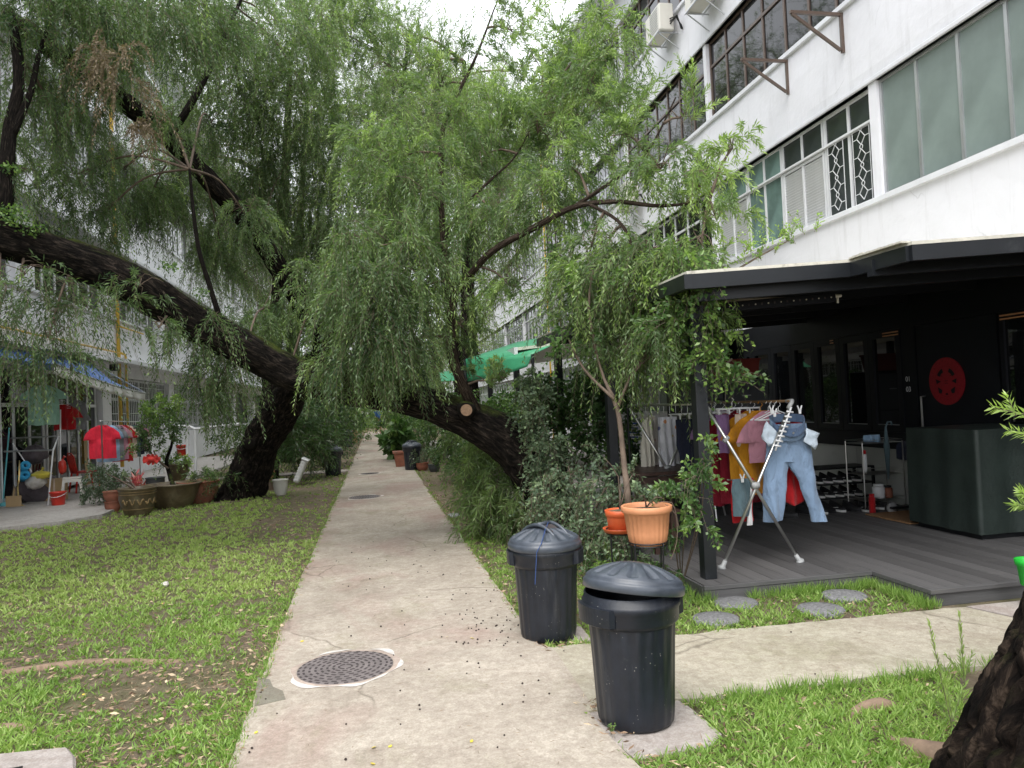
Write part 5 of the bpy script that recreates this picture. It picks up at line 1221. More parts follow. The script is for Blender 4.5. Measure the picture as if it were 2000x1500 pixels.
mb = MB(); mb.mm((-.13, -.01, 0), (.13, .01, .2)); c = g(27, 990); simple('dustpan', 'tan dustpan on the ground right of the broom', 'dustpan', [('pan', mb, 'cardboard', {'bevel': .004}), ('grip', (lambda q: (q.bar((0, 0, .2), (0, .05, .33), .012, 6), q)[1])(MB()), 'cardboard', {})], (c[0], c[1], PZ+.002))
M['hose'] = Mt('yellow_hose', (.55, .42, .15), .5)
mb = MB(); mb.tube(catmull([g(38, 880)+[0, 0, 1.1], D(38, 905, 14), D(35, 950, 14), D(40, 985, 14), D(60, 990, 14)], [1]*5, .08)[0], .013, 6); single('hose', mb, M['hose'], 'pale yellow hose looping past the blue foam rolls', 'hose')
# clothes frame of thin tubes
t = thing('drying_frame', 'low drying frame of thin grey tubes on a white leg at the left', 'clothes rack', g(60, 985))
for (a, b, r, mt) in ((D(22, 856, 14.3), D(112, 852, 14.3), .016, 'alu'), (D(8, 882, 13.9), D(104, 879, 13.9), .016, 'alu'), (D(104, 876, 13.9), D(94, 987, 13.9), .014, 'whiteplastic'), (D(104, 879, 13.9), D(114, 852, 14.3), .014, 'whiteplastic'), (D(118, 800, 14.4), D(118, 900, 14.4), .014, 'whiteplastic'), (D(25, 866, 14.1), D(62, 922, 14.1), .011, 'whiteplastic')):
    mb = MB(); mb.bar(a, b, r, 6); put('tube', mb, M[mt], t, world=True)
# white upright post at the very left and mint shirt
t = thing('awning_pole', 'white upright pole at the left edge holding the blue awning', 'pole', G(3, 985, PZ)); mb = MB(); c = G(4, 990, PZ); mb.bar(c, (c[0], c[1], 2.5), .03, 8); put('pole', mb, M['whiteplastic'], t, world=True); mb = MB(); mb.lathe([(.05, 0), (.05, .02), (.03, .03)], 12); put('foot', mb, M['whiteplastic'], t)
def sp(px, py, tt): return tuple(D(px, py, tt))
shirt('t_shirt', 'mint green t-shirt hanging under the blue awning', 'shirt', sp(84, 752, 14.2), 'mint', .5, .75, .2, ph=2)
shirt('t_shirt', 'dark red garment in the shade right of the mint t-shirt', 'shirt', sp(125, 790, 15), 'red', .4, .5, .7, ph=5)
shirt('t_shirt', 'brown grey long sleeve top hanging by the glass doors under the awning', 'shirt', sp(150, 782, 15.4), 'grey', .4, .6, 1.0, ph=6, long=True)
t = thing('clothes_line_pole', 'bamboo coloured pole under the blue awning carrying shirts', 'pole', sp(100, 745, 14.6)); mb = MB(); mb.bar(sp(40, 742, 14.0), sp(175, 775, 15.8), .014, 6); put('pole', mb, M['rod'], t, world=True)
# rail of shirts
ra, rb = Vector(D(196, 822, 14.0)), Vector(D(272, 824, 17.6)); dr_ = (rb-ra)
t = thing('clothes_rail', 'metal rail carrying the row of shirts on the left patio', 'rail', (ra.x, ra.y, PZ))
mb = MB(); mb.bar(ra, rb, .012, 6); put('rod', mb, M['steel'], t, world=True)
for q in (ra+dr_*.02, rb-dr_*.02): mb = MB(); mb.bar((q.x, q.y, PZ), q, .013, 6); put('upright', mb, M['steel'], t, world=True)
rows = [('hotred', 'bright red t-shirt at the front of the rail on the left patio', .44, .62), ('skyblue', 'blue grey shirt right behind the bright red t-shirt', .38, .7), ('grey', 'charcoal shirt third on the left patio rail', .38, .7), ('pinkish', 'dusty rose shirt fourth on the left patio rail', .38, .7), ('red', 'deep red shirt fifth on the left patio rail', .38, .75),
        ('beige', 'pale pink shirt sixth on the left patio rail', .38, .7), ('slate', 'grey green shirt seventh on the left patio rail', .38, .7), ('navy', 'dark navy shirt eighth on the left patio rail', .38, .66), ('pinkish', 'rose shirt at the far end of the left patio rail', .38, .6)]
for i, (mt, lb, w, h) in enumerate(rows):
    q = ra+dr_*(.03+.115*i)-Vector((0, 0, .08)); shirt('t_shirt', lb, 'shirt', tuple(q), mt, w, h, .12 if i == 0 else .2, sl=.13, ph=i*1.7, hm='blackmetal', group=None)
# stool, chair, drawers, pots on patio
c = g(140, 978); t = thing('plastic_stool', 'pale grey plastic stool right of the red bucket', 'stool', (c[0], c[1]+.05, PZ), rz=.3)
mb = MB(); mb.prism([(-.16, -.15), (.16, -.15), (.16, .15), (-.16, .15)], .42, .45); put('seat', mb, M['stool'] if 'stool' in M else M['aircon'], t, bevel=.012)
for a in (-1, 1):
    for b in (-1, 1): mb = MB(); mb.tube([(a*.13, b*.12, .42), (a*.18, b*.17, 0)], [.030, .022], 4); put('leg', mb, M['aircon'], t)
mb = MB()
for a in (-1, 1): mb.box((0, a*.14, .39), (.26, .012, .06)); mb.box((a*.145, 0, .39), (.012, .24, .06))
put('skirt', mb, M['aircon'], t)
c = g(166, 960); t = thing('plastic_chair', 'red plastic chair half hidden behind the stool', 'chair', (c[0], c[1], PZ), rz=2.2)
mb = MB(); mb.grid(8, 8, lambda u, v: ((u-.5)*.42, (v-.5)*.42, .42+.02*math.cos(u*6))); put('seat', mb, M['redpl'], t, smooth=True, solid=.015)
mb = MB()
for k in range(5): x = -.15+.075*k; mb.tube([(x, .2, .42), (x*1.05, .26, .8)], .014, 6)
mb.tube([(-.21, .2, .42), (-.21, .26, .76), (-.1, .28, .84), (.1, .28, .84), (.21, .26, .76), (.21, .2, .42)], .018, 6); put('backrest', mb, M['redpl'], t, smooth=True)
for a in (-1, 1):
    for b in (-1, 1): mb = MB(); mb.tube([(a*.19, b*.19, .42), (a*.23, b*.24, 0)], [.024, .018], 6); put('leg', mb, M['redpl'], t)
c = g(147, 950); t = thing('drawer_chest', 'narrow wooden chest of drawers behind the plastic stool', 'chest of drawers', (c[0], c[1]+.3, PZ))
mb = MB(); mb.mm((-.17, -.15, 0), (.17, .2, 1.1)); put('case', mb, M['cardboard'], t)
for k in range(6): mb = MB(); mb.mm((-.15, -.17, .04+.175*k), (.15, -.152, .2+.175*k)); put('drawer', mb, M['beige'], t, bevel=.004)
# blue awning
M['bluetarp'] = Mt('blue_tarpaulin', (.045, .13, .40), .55, var=.25, sc=2.2, bst=.4, bsc=10, bd=.03, dirt=((.35, .42, .55), .5, .6))
M['valance'] = Mt('white_valance', (.72, .71, .68), .7, var=.08)
w1 = onX(175, 706, XB+.32); o1 = D(284, 768, 17.3); w0 = Vector((XB+.32, 12.6, w1[2])); o0 = Vector(D(105, 712, 13.2)); o0.z += .02
w1 = Vector(w1); o1 = Vector(o1)
t = thing('blue_awning', 'faded blue awning with a white scalloped edge over the left patio', 'awning', (w1.x, w1.y, 0))
def aw(u, v): a = w0.lerp(w1, u); b = o0.lerp(o1, u); p = a.lerp(b, v); p.z += -.16*math.sin(PI*v)*(.6+.4*math.sin(u*14))-.05*math.sin(PI*u)*v; return tuple(p)
mb = MB(); mb.grid(40, 10, aw); put('sheet', mb, M['bluetarp'], t, smooth=True, world=True, solid=.008)
def va(u, v): p = Vector(aw(u, 1)); p.z -= v*(.17+.03*abs(math.sin(u*26))); p.x += .02*math.sin(u*50)*v; return tuple(p)
mb = MB(); mb.grid(90, 3, va); put('valance', mb, M['valance'], t, smooth=True, world=True, solid=.005)
mb = MB(); mb.tube([aw(u, 1) for u in np.linspace(0, 1, 12)], .018, 6); mb.tube([w1, o1], .016, 6); put('frame', mb, M['alu'], t, world=True)
# white pipe frame near the trunk
t = thing('pipe_frame', 'white plastic pipe frame standing behind the bonsai', 'frame', G(380, 935, PZ))
for a, b in (((316, 833), (368, 832)), ((366, 828), (366, 915)), ((381, 838), (382, 938)), ((366, 832), (382, 838)), ((316, 833), (316, 925)), ((382, 838), (470, 828))):
    mb = MB(); tt = 16.2; mb.bar(D(*a, tt), D(*b, tt), .032, 8); put('pipe', mb, M['whiteplastic'], t, world=True)
# ---- pots with glaze at the lawn edge
def gpot(px, py, r, h, mat, label, z=PZ, belly=1.0, nm='plant_pot', cat='plant pot'):
    c = G(px, py, z); t = thing(nm, label, cat, (c[0], c[1]+r*.7, z)); c = t.location
    pot(t, [(r*.62, 0), (r*.64, .01), (r*.86*belly, h*.35), (r*.97*belly, h*.62), (r*.93, h*.86), (r*1.0, h*.93), (r*1.04, h*.97), (r*1.0, h), (r*.9, h*.97), (r*.84, h*.85)], mat, 40, None, r*.86, h*.90); return t
P1 = gpot(262, 1010, .29, .46, 'glaze', 'glazed brown pot with pale dragon relief at the lawn edge', .0)
mb = MB()
for k in range(3): z = (.12, .36, .40)[k]; r = (.235, .282, .277)[k]; mb.tube([(r*math.cos(a), r*math.sin(a), z) for a in np.linspace(0, 2*PI, 40)], .006, 5)
for k in range(5):
    a0 = -2.2+k*.45; mb.tube([((.273+.004)*math.cos(a0+s*.35), (.273+.004)*math.sin(a0+s*.35), .24+.045*math.sin(s*7+k)) for s in np.linspace(0, 1, 9)], .012, 5)
put('relief', mb, M['glazelight'], P1, smooth=True)
P2 = gpot(330, 995, .46, .42, 'glaze', 'very wide brown glazed bowl holding the bonsai', .0, .92)
P3_ = gpot(382, 985, .36, .40, 'clay', 'reddish brown round jar between the wide bowl and the leaning trunk', .0)
P4 = gpot(345, 940, .20, .34, 'glaze', 'ochre brown glazed pot set on a box behind the wide bowl', .3)
P5 = gpot(217, 1003, .13, .20, 'clay', 'small red clay pot, the lower one left of the dragon pot', .0); P6 = gpot(217, 985, .15, .18, 'clay', 'small red clay pot stacked above another left of the dragon pot', .2); P6.location = P5.location+Vector((0, 0, .19))
P7 = gpot(300, 955, .2, .24, 'greydark', 'dark plastic tub behind the bonsai bowl', .07)
c = G(345, 960, PZ); mb = MB(); mb.box((P4.location.x, P4.location.y, .18), (.45, .4, .22)); single('wooden_crate', mb, M['cardboard'], 'low brown crate carrying the ochre pot behind the bonsai', 'crate', bevel=.01)
M['grate'] = M['whiteplastic']
# ---- pots and odds near the leaning trunk
P8 = gpot(522, 938, .16, .22, 'terracotta', 'terracotta-coloured pot raised behind the leaning trunk', 0.0); P8.location = tuple(D(522, 938, 15.6)); 
mb = MB(); l_ = P8.location; mb.lathe([(.17, 0), (.17, l_.z-.003)], 16, (l_.x, l_.y, 0)); single('tree_stump', mb, M['twig'], 'stump like pedestal under the raised terracotta pot', 'pedestal')
P9 = gpot(512, 965, .12, .16, 'clay', 'small red pot on the ground just right of the leaning trunk', 0); P10 = gpot(547, 968, .15, .3, 'aircon', 'cylindrical pale beige pot right of the small red pot', 0, .95)
c = G(574, 951); t = thing('plastic_basket', 'white ribbed plastic basket tipped on its side against the shrubs', 'basket', (c[0], c[1]+.3, .0)); 
Rb = Matrix.Rotation(math.radians(24), 3, 'Y')
for nm, lo, hi in (('panel', (-.13, -.25, .02), (.13, .25, .55)),): mb = MB(); mb.box((.13, 0, .31), (.12, .42, .52), Rb); put('body', mb, M['white'], t, bevel=.03)
mb = MB()
for k in range(7): mb.box(Vector((.13, 0, .31))+Rb @ Vector((-.02+.0*k, -.215, -.2+.066*k)), (.10, .012, .015), Rb)
put('ribs', mb, M['whiteplastic'], t)['kind'] = 'stuff'
mb = MB(); mb.box(Vector((.13, 0, .31))+Rb @ Vector((0, 0, .262)), (.16, .46, .03), Rb); put('rim', mb, M['whiteplastic'], t, bevel=.008)
c = G(692, 866); mb = MB(); mb.mm((c[0]-.22, c[1], 0), (c[0]+.16, c[1]+.5, .62)); single('wooden_box', mb, M['cardboard'], 'brown box right beside the farthest black bin', 'box', bevel=.01)
c = G(785, 914); t = thing('planter_box', 'square terracotta planter left of the right middle-distance bin', 'planter', (c[0], c[1]+.2, 0)); mb = MB(); mb.add([(-.14, -.14, 0), (.14, -.14, 0), (.14, .14, 0), (-.14, .14, 0), (-.2, -.2, .42), (.2, -.2, .42), (.2, .2, .42), (-.2, .2, .42)], [(3, 2, 1, 0), (0, 1, 5, 4), (1, 2, 6, 5), (2, 3, 7, 6), (3, 0, 4, 7), (4, 5, 6, 7)]); put('pot', mb, M['clay'], t, bevel=.008); mb = MB(); mb.mm((-.22, -.22, .38), (.22, .22, .43)); put('rim', mb, M['clay'], t)
P11 = gpot(826, 920, .16, .2, 'clay', 'low brown pot right of the right middle-distance bin', 0); P12 = gpot(849, 922, .15, .18, 'greydark', 'low dark pot, second right of the right middle-distance bin', 0)
P13 = gpot(1235, 1108, .0001 and .12, .2, 'greydark', 'small black pot on the grass below the wire stands', 0)
# tile scrap at shrub foot
mb = MB(); c = G(888, 1013); R5 = Matrix.Rotation(.5, 3, 'Z') @ Matrix.Rotation(.25, 3, 'X'); mb.box((c[0], c[1], .05), (.16, .12, .012), R5); single('tile', mb, M['greyplastic'], 'grey broken tile on the soil at the foot of the bamboo shrub', 'tile')
# concrete block at bottom left, stone, root ridges
mb = MB(); q = [G(-60, 1480, .13), G(0, 1470, .13), G(133, 1457, .13), G(148, 1475, .13), G(150, 1560, .13), G(-60, 1600, .13)]
mb.prism([tuple(p[:2]) for p in q], -.02, .13); o = single('concrete_block', mb, M['pad'], 'rough concrete block cut off by the bottom left corner of the photo', 'concrete block', bevel=.012)
mb = MB(); c = G(20, 1508, .135); mb.box((c[0]-.02, c[1], .137), (.12, .035, .012), Matrix.Rotation(.2, 3, 'Z')); single('rubber_strip', mb, M['blackmetal'], 'black strip lying on the bottom left concrete block', 'strip')
def rock(c, r, mat, label, sc=(1, 1, .7), seed=0, nm='stone', cat='stone'):
    mb = MB(); 
    def fn(u, v):
        a, b = 2*PI*u, PI*v-PI/2; d = Vector((math.cos(a)*math.cos(b), math.sin(a)*math.cos(b), math.sin(b))); q = r*(1+.3*noise.noise(d*1.6+Vector((seed, 0, 0)))+.1*noise.noise(d*5))
        return (c[0]+d.x*q*sc[0], c[1]+d.y*q*sc[1], c[2]+d.z*q*sc[2])
    mb.grid(20, 12, fn); return single(nm, mb, mat, label, cat, smooth=True)
rock(tuple(G(323, 1141, .02)), .035, M['mortar'], 'small pale round stone alone in the left lawn')
M['root'] = Mt('root_bark', (.23, .16, .11), .85, var=.35, sc=10, bst=.5)
def root(pts, r, label):
    P_, R_ = catmull(pts, r, .06); mb = MB(); mb.tube(P_, R_, 10, disp=lambda a, s, i: 1+.25*noise.noise(Vector((math.cos(a)*2, math.sin(a)*2, s*6)))); single('tree_root', mb, M['root'], label, 'tree root', smooth=True)
root([G(-20, 1322, -.01), G(90, 1306, .0), G(200, 1296, .0), G(330, 1296, -.006), G(430, 1286, -.03)], [.024, .032, .034, .028, .016], 'long tan root ridge crossing the left lawn')
root([G(-30, 1430, -.01), G(30, 1424, .0), G(80, 1440, -.03)], [.03, .03, .02], 'short tan root by the bottom left corner above the block')
root([G(1640, 1412, -.02), G(1690, 1388, .01), G(1720, 1380, .015), G(1760, 1385, -.02)], [.02, .04, .045, .02], 'woody root knuckle in the grass at bottom right')
root([G(1730, 1450, -.02), G(1800, 1470, .01), G(1880, 1490, .03)], [.03, .05, .07], 'flat root reaching from the cut off trunk at bottom right')
# ================================================================== FAR PERSON
def person(loc, label, shirtm, rz=0):
    t = thing('person', label, 'person', loc, None, rz)
    J = dict(pel=(0, 0, .92), sp=(0, .02, 1.15), ch=(0, .03, 1.35), nk=(0, .02, 1.5), hd=(0, -.01, 1.62), ht=(0, -.01, 1.72), hl=(.1, 0, .88), kl=(.11, -.08, .5), al=(.11, .06, .09), tl=(.11, -.1, .04), hr=(-.1, 0, .88), kr=(-.11, .04, .5), ar=(-.11, .22, .12), tr=(-.11, .08, .05),
             sl=(.19, .02, 1.42), el=(.24, .08, 1.15), wl=(.24, -.05, .93), fl=(.24, -.08, .84), sr=(-.19, .02, 1.42), er=(-.24, -.02, 1.15), wr=(-.23, -.18, 1.0), fr=(-.22, -.24, .94))
    E_ = [('pel', 'sp'), ('sp', 'ch'), ('ch', 'nk'), ('nk', 'hd'), ('hd', 'ht'), ('pel', 'hl'), ('hl', 'kl'), ('kl', 'al'), ('al', 'tl'), ('pel', 'hr'), ('hr', 'kr'), ('kr', 'ar'), ('ar', 'tr'), ('ch', 'sl'), ('sl', 'el'), ('el', 'wl'), ('wl', 'fl'), ('ch', 'sr'), ('sr', 'er'), ('er', 'wr'), ('wr', 'fr')]
    R_ = dict(pel=.13, sp=.125, ch=.14, nk=.055, hd=.095, ht=.075, hl=.085, kl=.055, al=.04, tl=.035, hr=.085, kr=.055, ar=.04, tr=.035, sl=.06, el=.042, wl=.03, fl=.025, sr=.06, er=.042, wr=.03, fr=.025)
    ks = list(J); me = bpy.data.meshes.new('body'); me.from_pydata([J[k] for k in ks], [(ks.index(a), ks.index(b)) for a, b in E_], [])
    o = link('body', me, M['skin'], t); m = o.modifiers.new('skin', 'SKIN'); 
    for i, k in enumerate(ks): v = me.skin_vertices[0].data[i]; v.radius = (R_[k], R_[k]); v.use_root = (k == 'pel')
    s = o.modifiers.new('sub', 'SUBSURF'); s.levels = s.render_levels = 1
    mb = MB(); mb.lathe([(.155, .98), (.165, 1.15), (.185, 1.35), (.15, 1.46), (.07, 1.5)], 20, (0, .02, 0), mod=lambda a, i: 1-.2*abs(math.sin(a))); 
    mb.tube([J['sl'], J['el']], [.075, .06], 10); mb.tube([J['sr'], J['er']], [.075, .06], 10); put('shirt', mb, M[shirtm], t, smooth=True)
    mb = MB(); 
    for h, k in (('hl', 'kl'), ('hr', 'kr')): mb.tube([Vector(J[h])+Vector((0, 0, .08)), J[k]], [.115, .085], 10)
    put('shorts', mb, M['navy'], t, smooth=True); mb = MB(); mb.lathe([(.10, 1.62), (.11, 1.68), (.09, 1.75), (.02, 1.785)], 16, (0, .015, 0)); put('hair', mb, M['rubber'], t, smooth=True)
M['skin'] = Mt('skin', (.42, .24, .16), .6)
c = G(740, 848); person(tuple(c), 'distant walker in a blue top at the far end of the path', 'blue', .4)
c = G(729, 846); person((c[0]-.6, c[1]+2, 0), 'distant walker in a pale top left of the one in blue', 'white', -.2)
# ================================================================== TREES
def nearest(pts, c):
    c = Vector(c); return min(pts, key=lambda p: (Vector(p)-c).length)
def clump(fol, c, rad, n, L, style='hang', tint=.4, Mn=34, leafL=.072, leafW=.0135, stem=.0022, spread=.80, shell=0., k=4):
    """sprays: k twigs fan out from each spray point, so the clump breaks into tufts with gaps between"""
    c = np.array(c, float); ns = max(2, int(n*1.35/k)); b = uniform_ball(ns); st0 = c+b*np.array(rad)
    lat = RNG.normal(size=(ns, 3)); lat[:, 2] = 0; lat = nrm(lat)
    if style == 'hang': d = lat*RNG.uniform(.3, 1.1, (ns, 1))+np.array([0, 0, -.25]); dr = RNG.uniform(.55, 1.15, ns); g = .13; j = .42
    elif style == 'arch': d = lat+np.array([0, 0, .35])+RNG.normal(size=(ns, 3))*.2; dr = RNG.uniform(.6, 1.1, ns); g = .10; j = .35
    elif style == 'up': d = lat*RNG.uniform(.2, .9, (ns, 1))+np.array([0, 0, .9]); dr = RNG.uniform(0, .45, ns); g = -.02; j = .25
    elif style == 'mix':
        d = lat*RNG.uniform(.3, 1, (ns, 1))+np.array([0, 0, 1.])*RNG.uniform(-.6, .7, (ns, 1)); dr = RNG.uniform(.4, 1.1, ns); g = .10; j = .45
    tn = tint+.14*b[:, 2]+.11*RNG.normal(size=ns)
    rep = lambda a: np.repeat(a, k, 0); N = ns*k
    Ls = RNG.uniform(L[0], L[1], N)*np.where(Mn > 20, .74, 1.0)
    st = rep(st0)+rep(nrm(d))*RNG.uniform(0, .35, (N, 1))*rep(np.full(ns, L[0]))[:, None]+RNG.normal(size=(N, 3))*.03*L[1]
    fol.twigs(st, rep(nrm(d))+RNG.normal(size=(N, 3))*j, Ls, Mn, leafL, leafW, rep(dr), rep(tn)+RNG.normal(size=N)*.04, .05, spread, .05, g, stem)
def branchlets(mb, anchors, c, rad, k, r0=.011, droop=.2):
    """thin limbs from the closest limb point into a clump, then fingers through it"""
    a = Vector(nearest(anchors, c)); c = Vector([float(q) for q in c]); mid = a.lerp(c, .5)+Vector((0, 0, .12*(c-a).length))
    P_, R_ = catmull([a, mid, c], [r0*1.5, r0*1.1, r0*.8], .12); mb.tube(P_, R_, 5)
    for i in range(k):
        e = c+Vector([float(q) for q in (uniform_ball(1)[0]*np.array(rad)*1.05)]); m = c.lerp(e, .5)+Vector((random.uniform(-.06, .06), random.uniform(-.06, .06), .08))
        P_, R_ = catmull([c if i % 2 else mid.lerp(c, .6), m, e], [r0*.6, r0*.4, r0*.15], .15); mb.tube(P_, R_, 4)
def pline(px): return [D(a, b, t) for a, b, t, r in px], [r for a, b, t, r in px]
def leafy_tree(t, limbs, clumps, seed, leafmt='leaf', twigs_each=6, bk='bark', n0=26, sc=1.0):
    anchors = []
    for i, px in enumerate(limbs):
        pts, rad = pline(px); P_, R_ = catmull(pts, rad, .2); anchors += P_
        big = max(rad) > .1
        bark_part('trunk' if i == 0 else 'limb', pts, rad, M[bk] if (big or px[0][0] < 500) else M['barklight'], t, seed+i, n0 if big else 12, .045 if big else .07, 1.0 if big else .7)
    f = Fol(); mb = MB()
    for (px, py, tt, rx, ry, rz, n, l0, l1, sty, ti) in clumps:
        c = D(px, py, tt); branchlets(mb, anchors, c, (rx, ry, rz), twigs_each)
        clump(f, c, (rx, ry, rz), int(n*sc), (l0, l1), sty, ti)
    put('branches', mb, M['twig'], t, smooth=True, world=True)['kind'] = 'stuff'
    f.build('crown', M[leafmt], t, 'stuff', M['stem'], 'twigs'); return f, anchors
# --- the arching tree rooted right of the path; its trunk spans the path and leaves the frame at the left
arch = [(1100, 1050, 8.55, 0.335), (1085, 1010, 8.6, 0.270), (1055, 945, 8.6, 0.251), (1015, 885, 8.5, 0.256), (955, 838, 8.4, 0.233), (890, 808, 8.4, 0.205), (820, 786, 8.4, 0.181), (740, 770, 8.4, 0.172), (655, 755, 8.5, 0.177), (565, 725, 8.6, 0.191), (480, 682, 8.5, 0.191),
        (390, 635, 8.3, 0.200), (300, 580, 8.0, 0.200), (200, 528, 7.8, 0.195), (100, 492, 7.5, 0.186), (0, 462, 7.2, 0.186), (-160, 415, 6.8, 0.177)]
upr = [(935, 815, 8.35, 0.078), (905, 755, 8.1, 0.061), (884, 695, 8.0, 0.055), (880, 625, 7.9, 0.050), (888, 572, 7.9, 0.045), (875, 530, 7.9, 0.036), (866, 470, 8.0, 0.033), (862, 400, 8.1, 0.031), (862, 300, 8.2, 0.028), (868, 240, 8.3, 0.027), (893, 185, 8.4, 0.022), (930, 110, 8.7, 0.016), (968, 10, 9.2, 0.008)]
upr2 = [(888, 575, 7.9, 0.043), (912, 545, 7.8, 0.039), (960, 492, 7.5, 0.034), (1040, 447, 7.2, 0.031), (1120, 405, 7.0, 0.027), (1200, 394, 6.8, 0.022), (1290, 402, 6.6, 0.017), (1385, 392, 6.3, 0.008)]
upr3 = [(1120, 405, 7.0, 0.020), (1190, 358, 6.9, 0.017), (1262, 300, 6.8, 0.012), (1320, 190, 6.8, 0.006)]
upr4 = [(1150, 398, 6.9, 0.017), (1215, 440, 6.6, 0.014), (1240, 520, 6.5, 0.011), (1235, 640, 6.5, 0.005)]
upr5 = [(866, 470, 8.0, 0.022), (900, 410, 7.9, 0.017), (960, 350, 7.9, 0.014), (1010, 300, 8.0, 0.009), (1060, 200, 8.2, 0.005)]
lft1 = [(5, 455, 7.2, .09), (12, 370, 7.2, .075), (18, 260, 7.3, .06), (38, 150, 7.4, .05), (20, 20, 7.6, .04)]
lft2 = [(25, 260, 7.3, .04), (60, 180, 7.4, .03), (78, 100, 7.5, .022), (120, -20, 7.8, .015)]
lft3 = [(440, 655, 8.35, .035), (410, 560, 8.3, .028), (385, 470, 8.3, .022), (370, 330, 8.5, .014)]
t = thing('bottlebrush_tree', 'weeping tree right of the path, its dark trunk arching low over the path', 'tree', tuple(G(1095, 1035)))
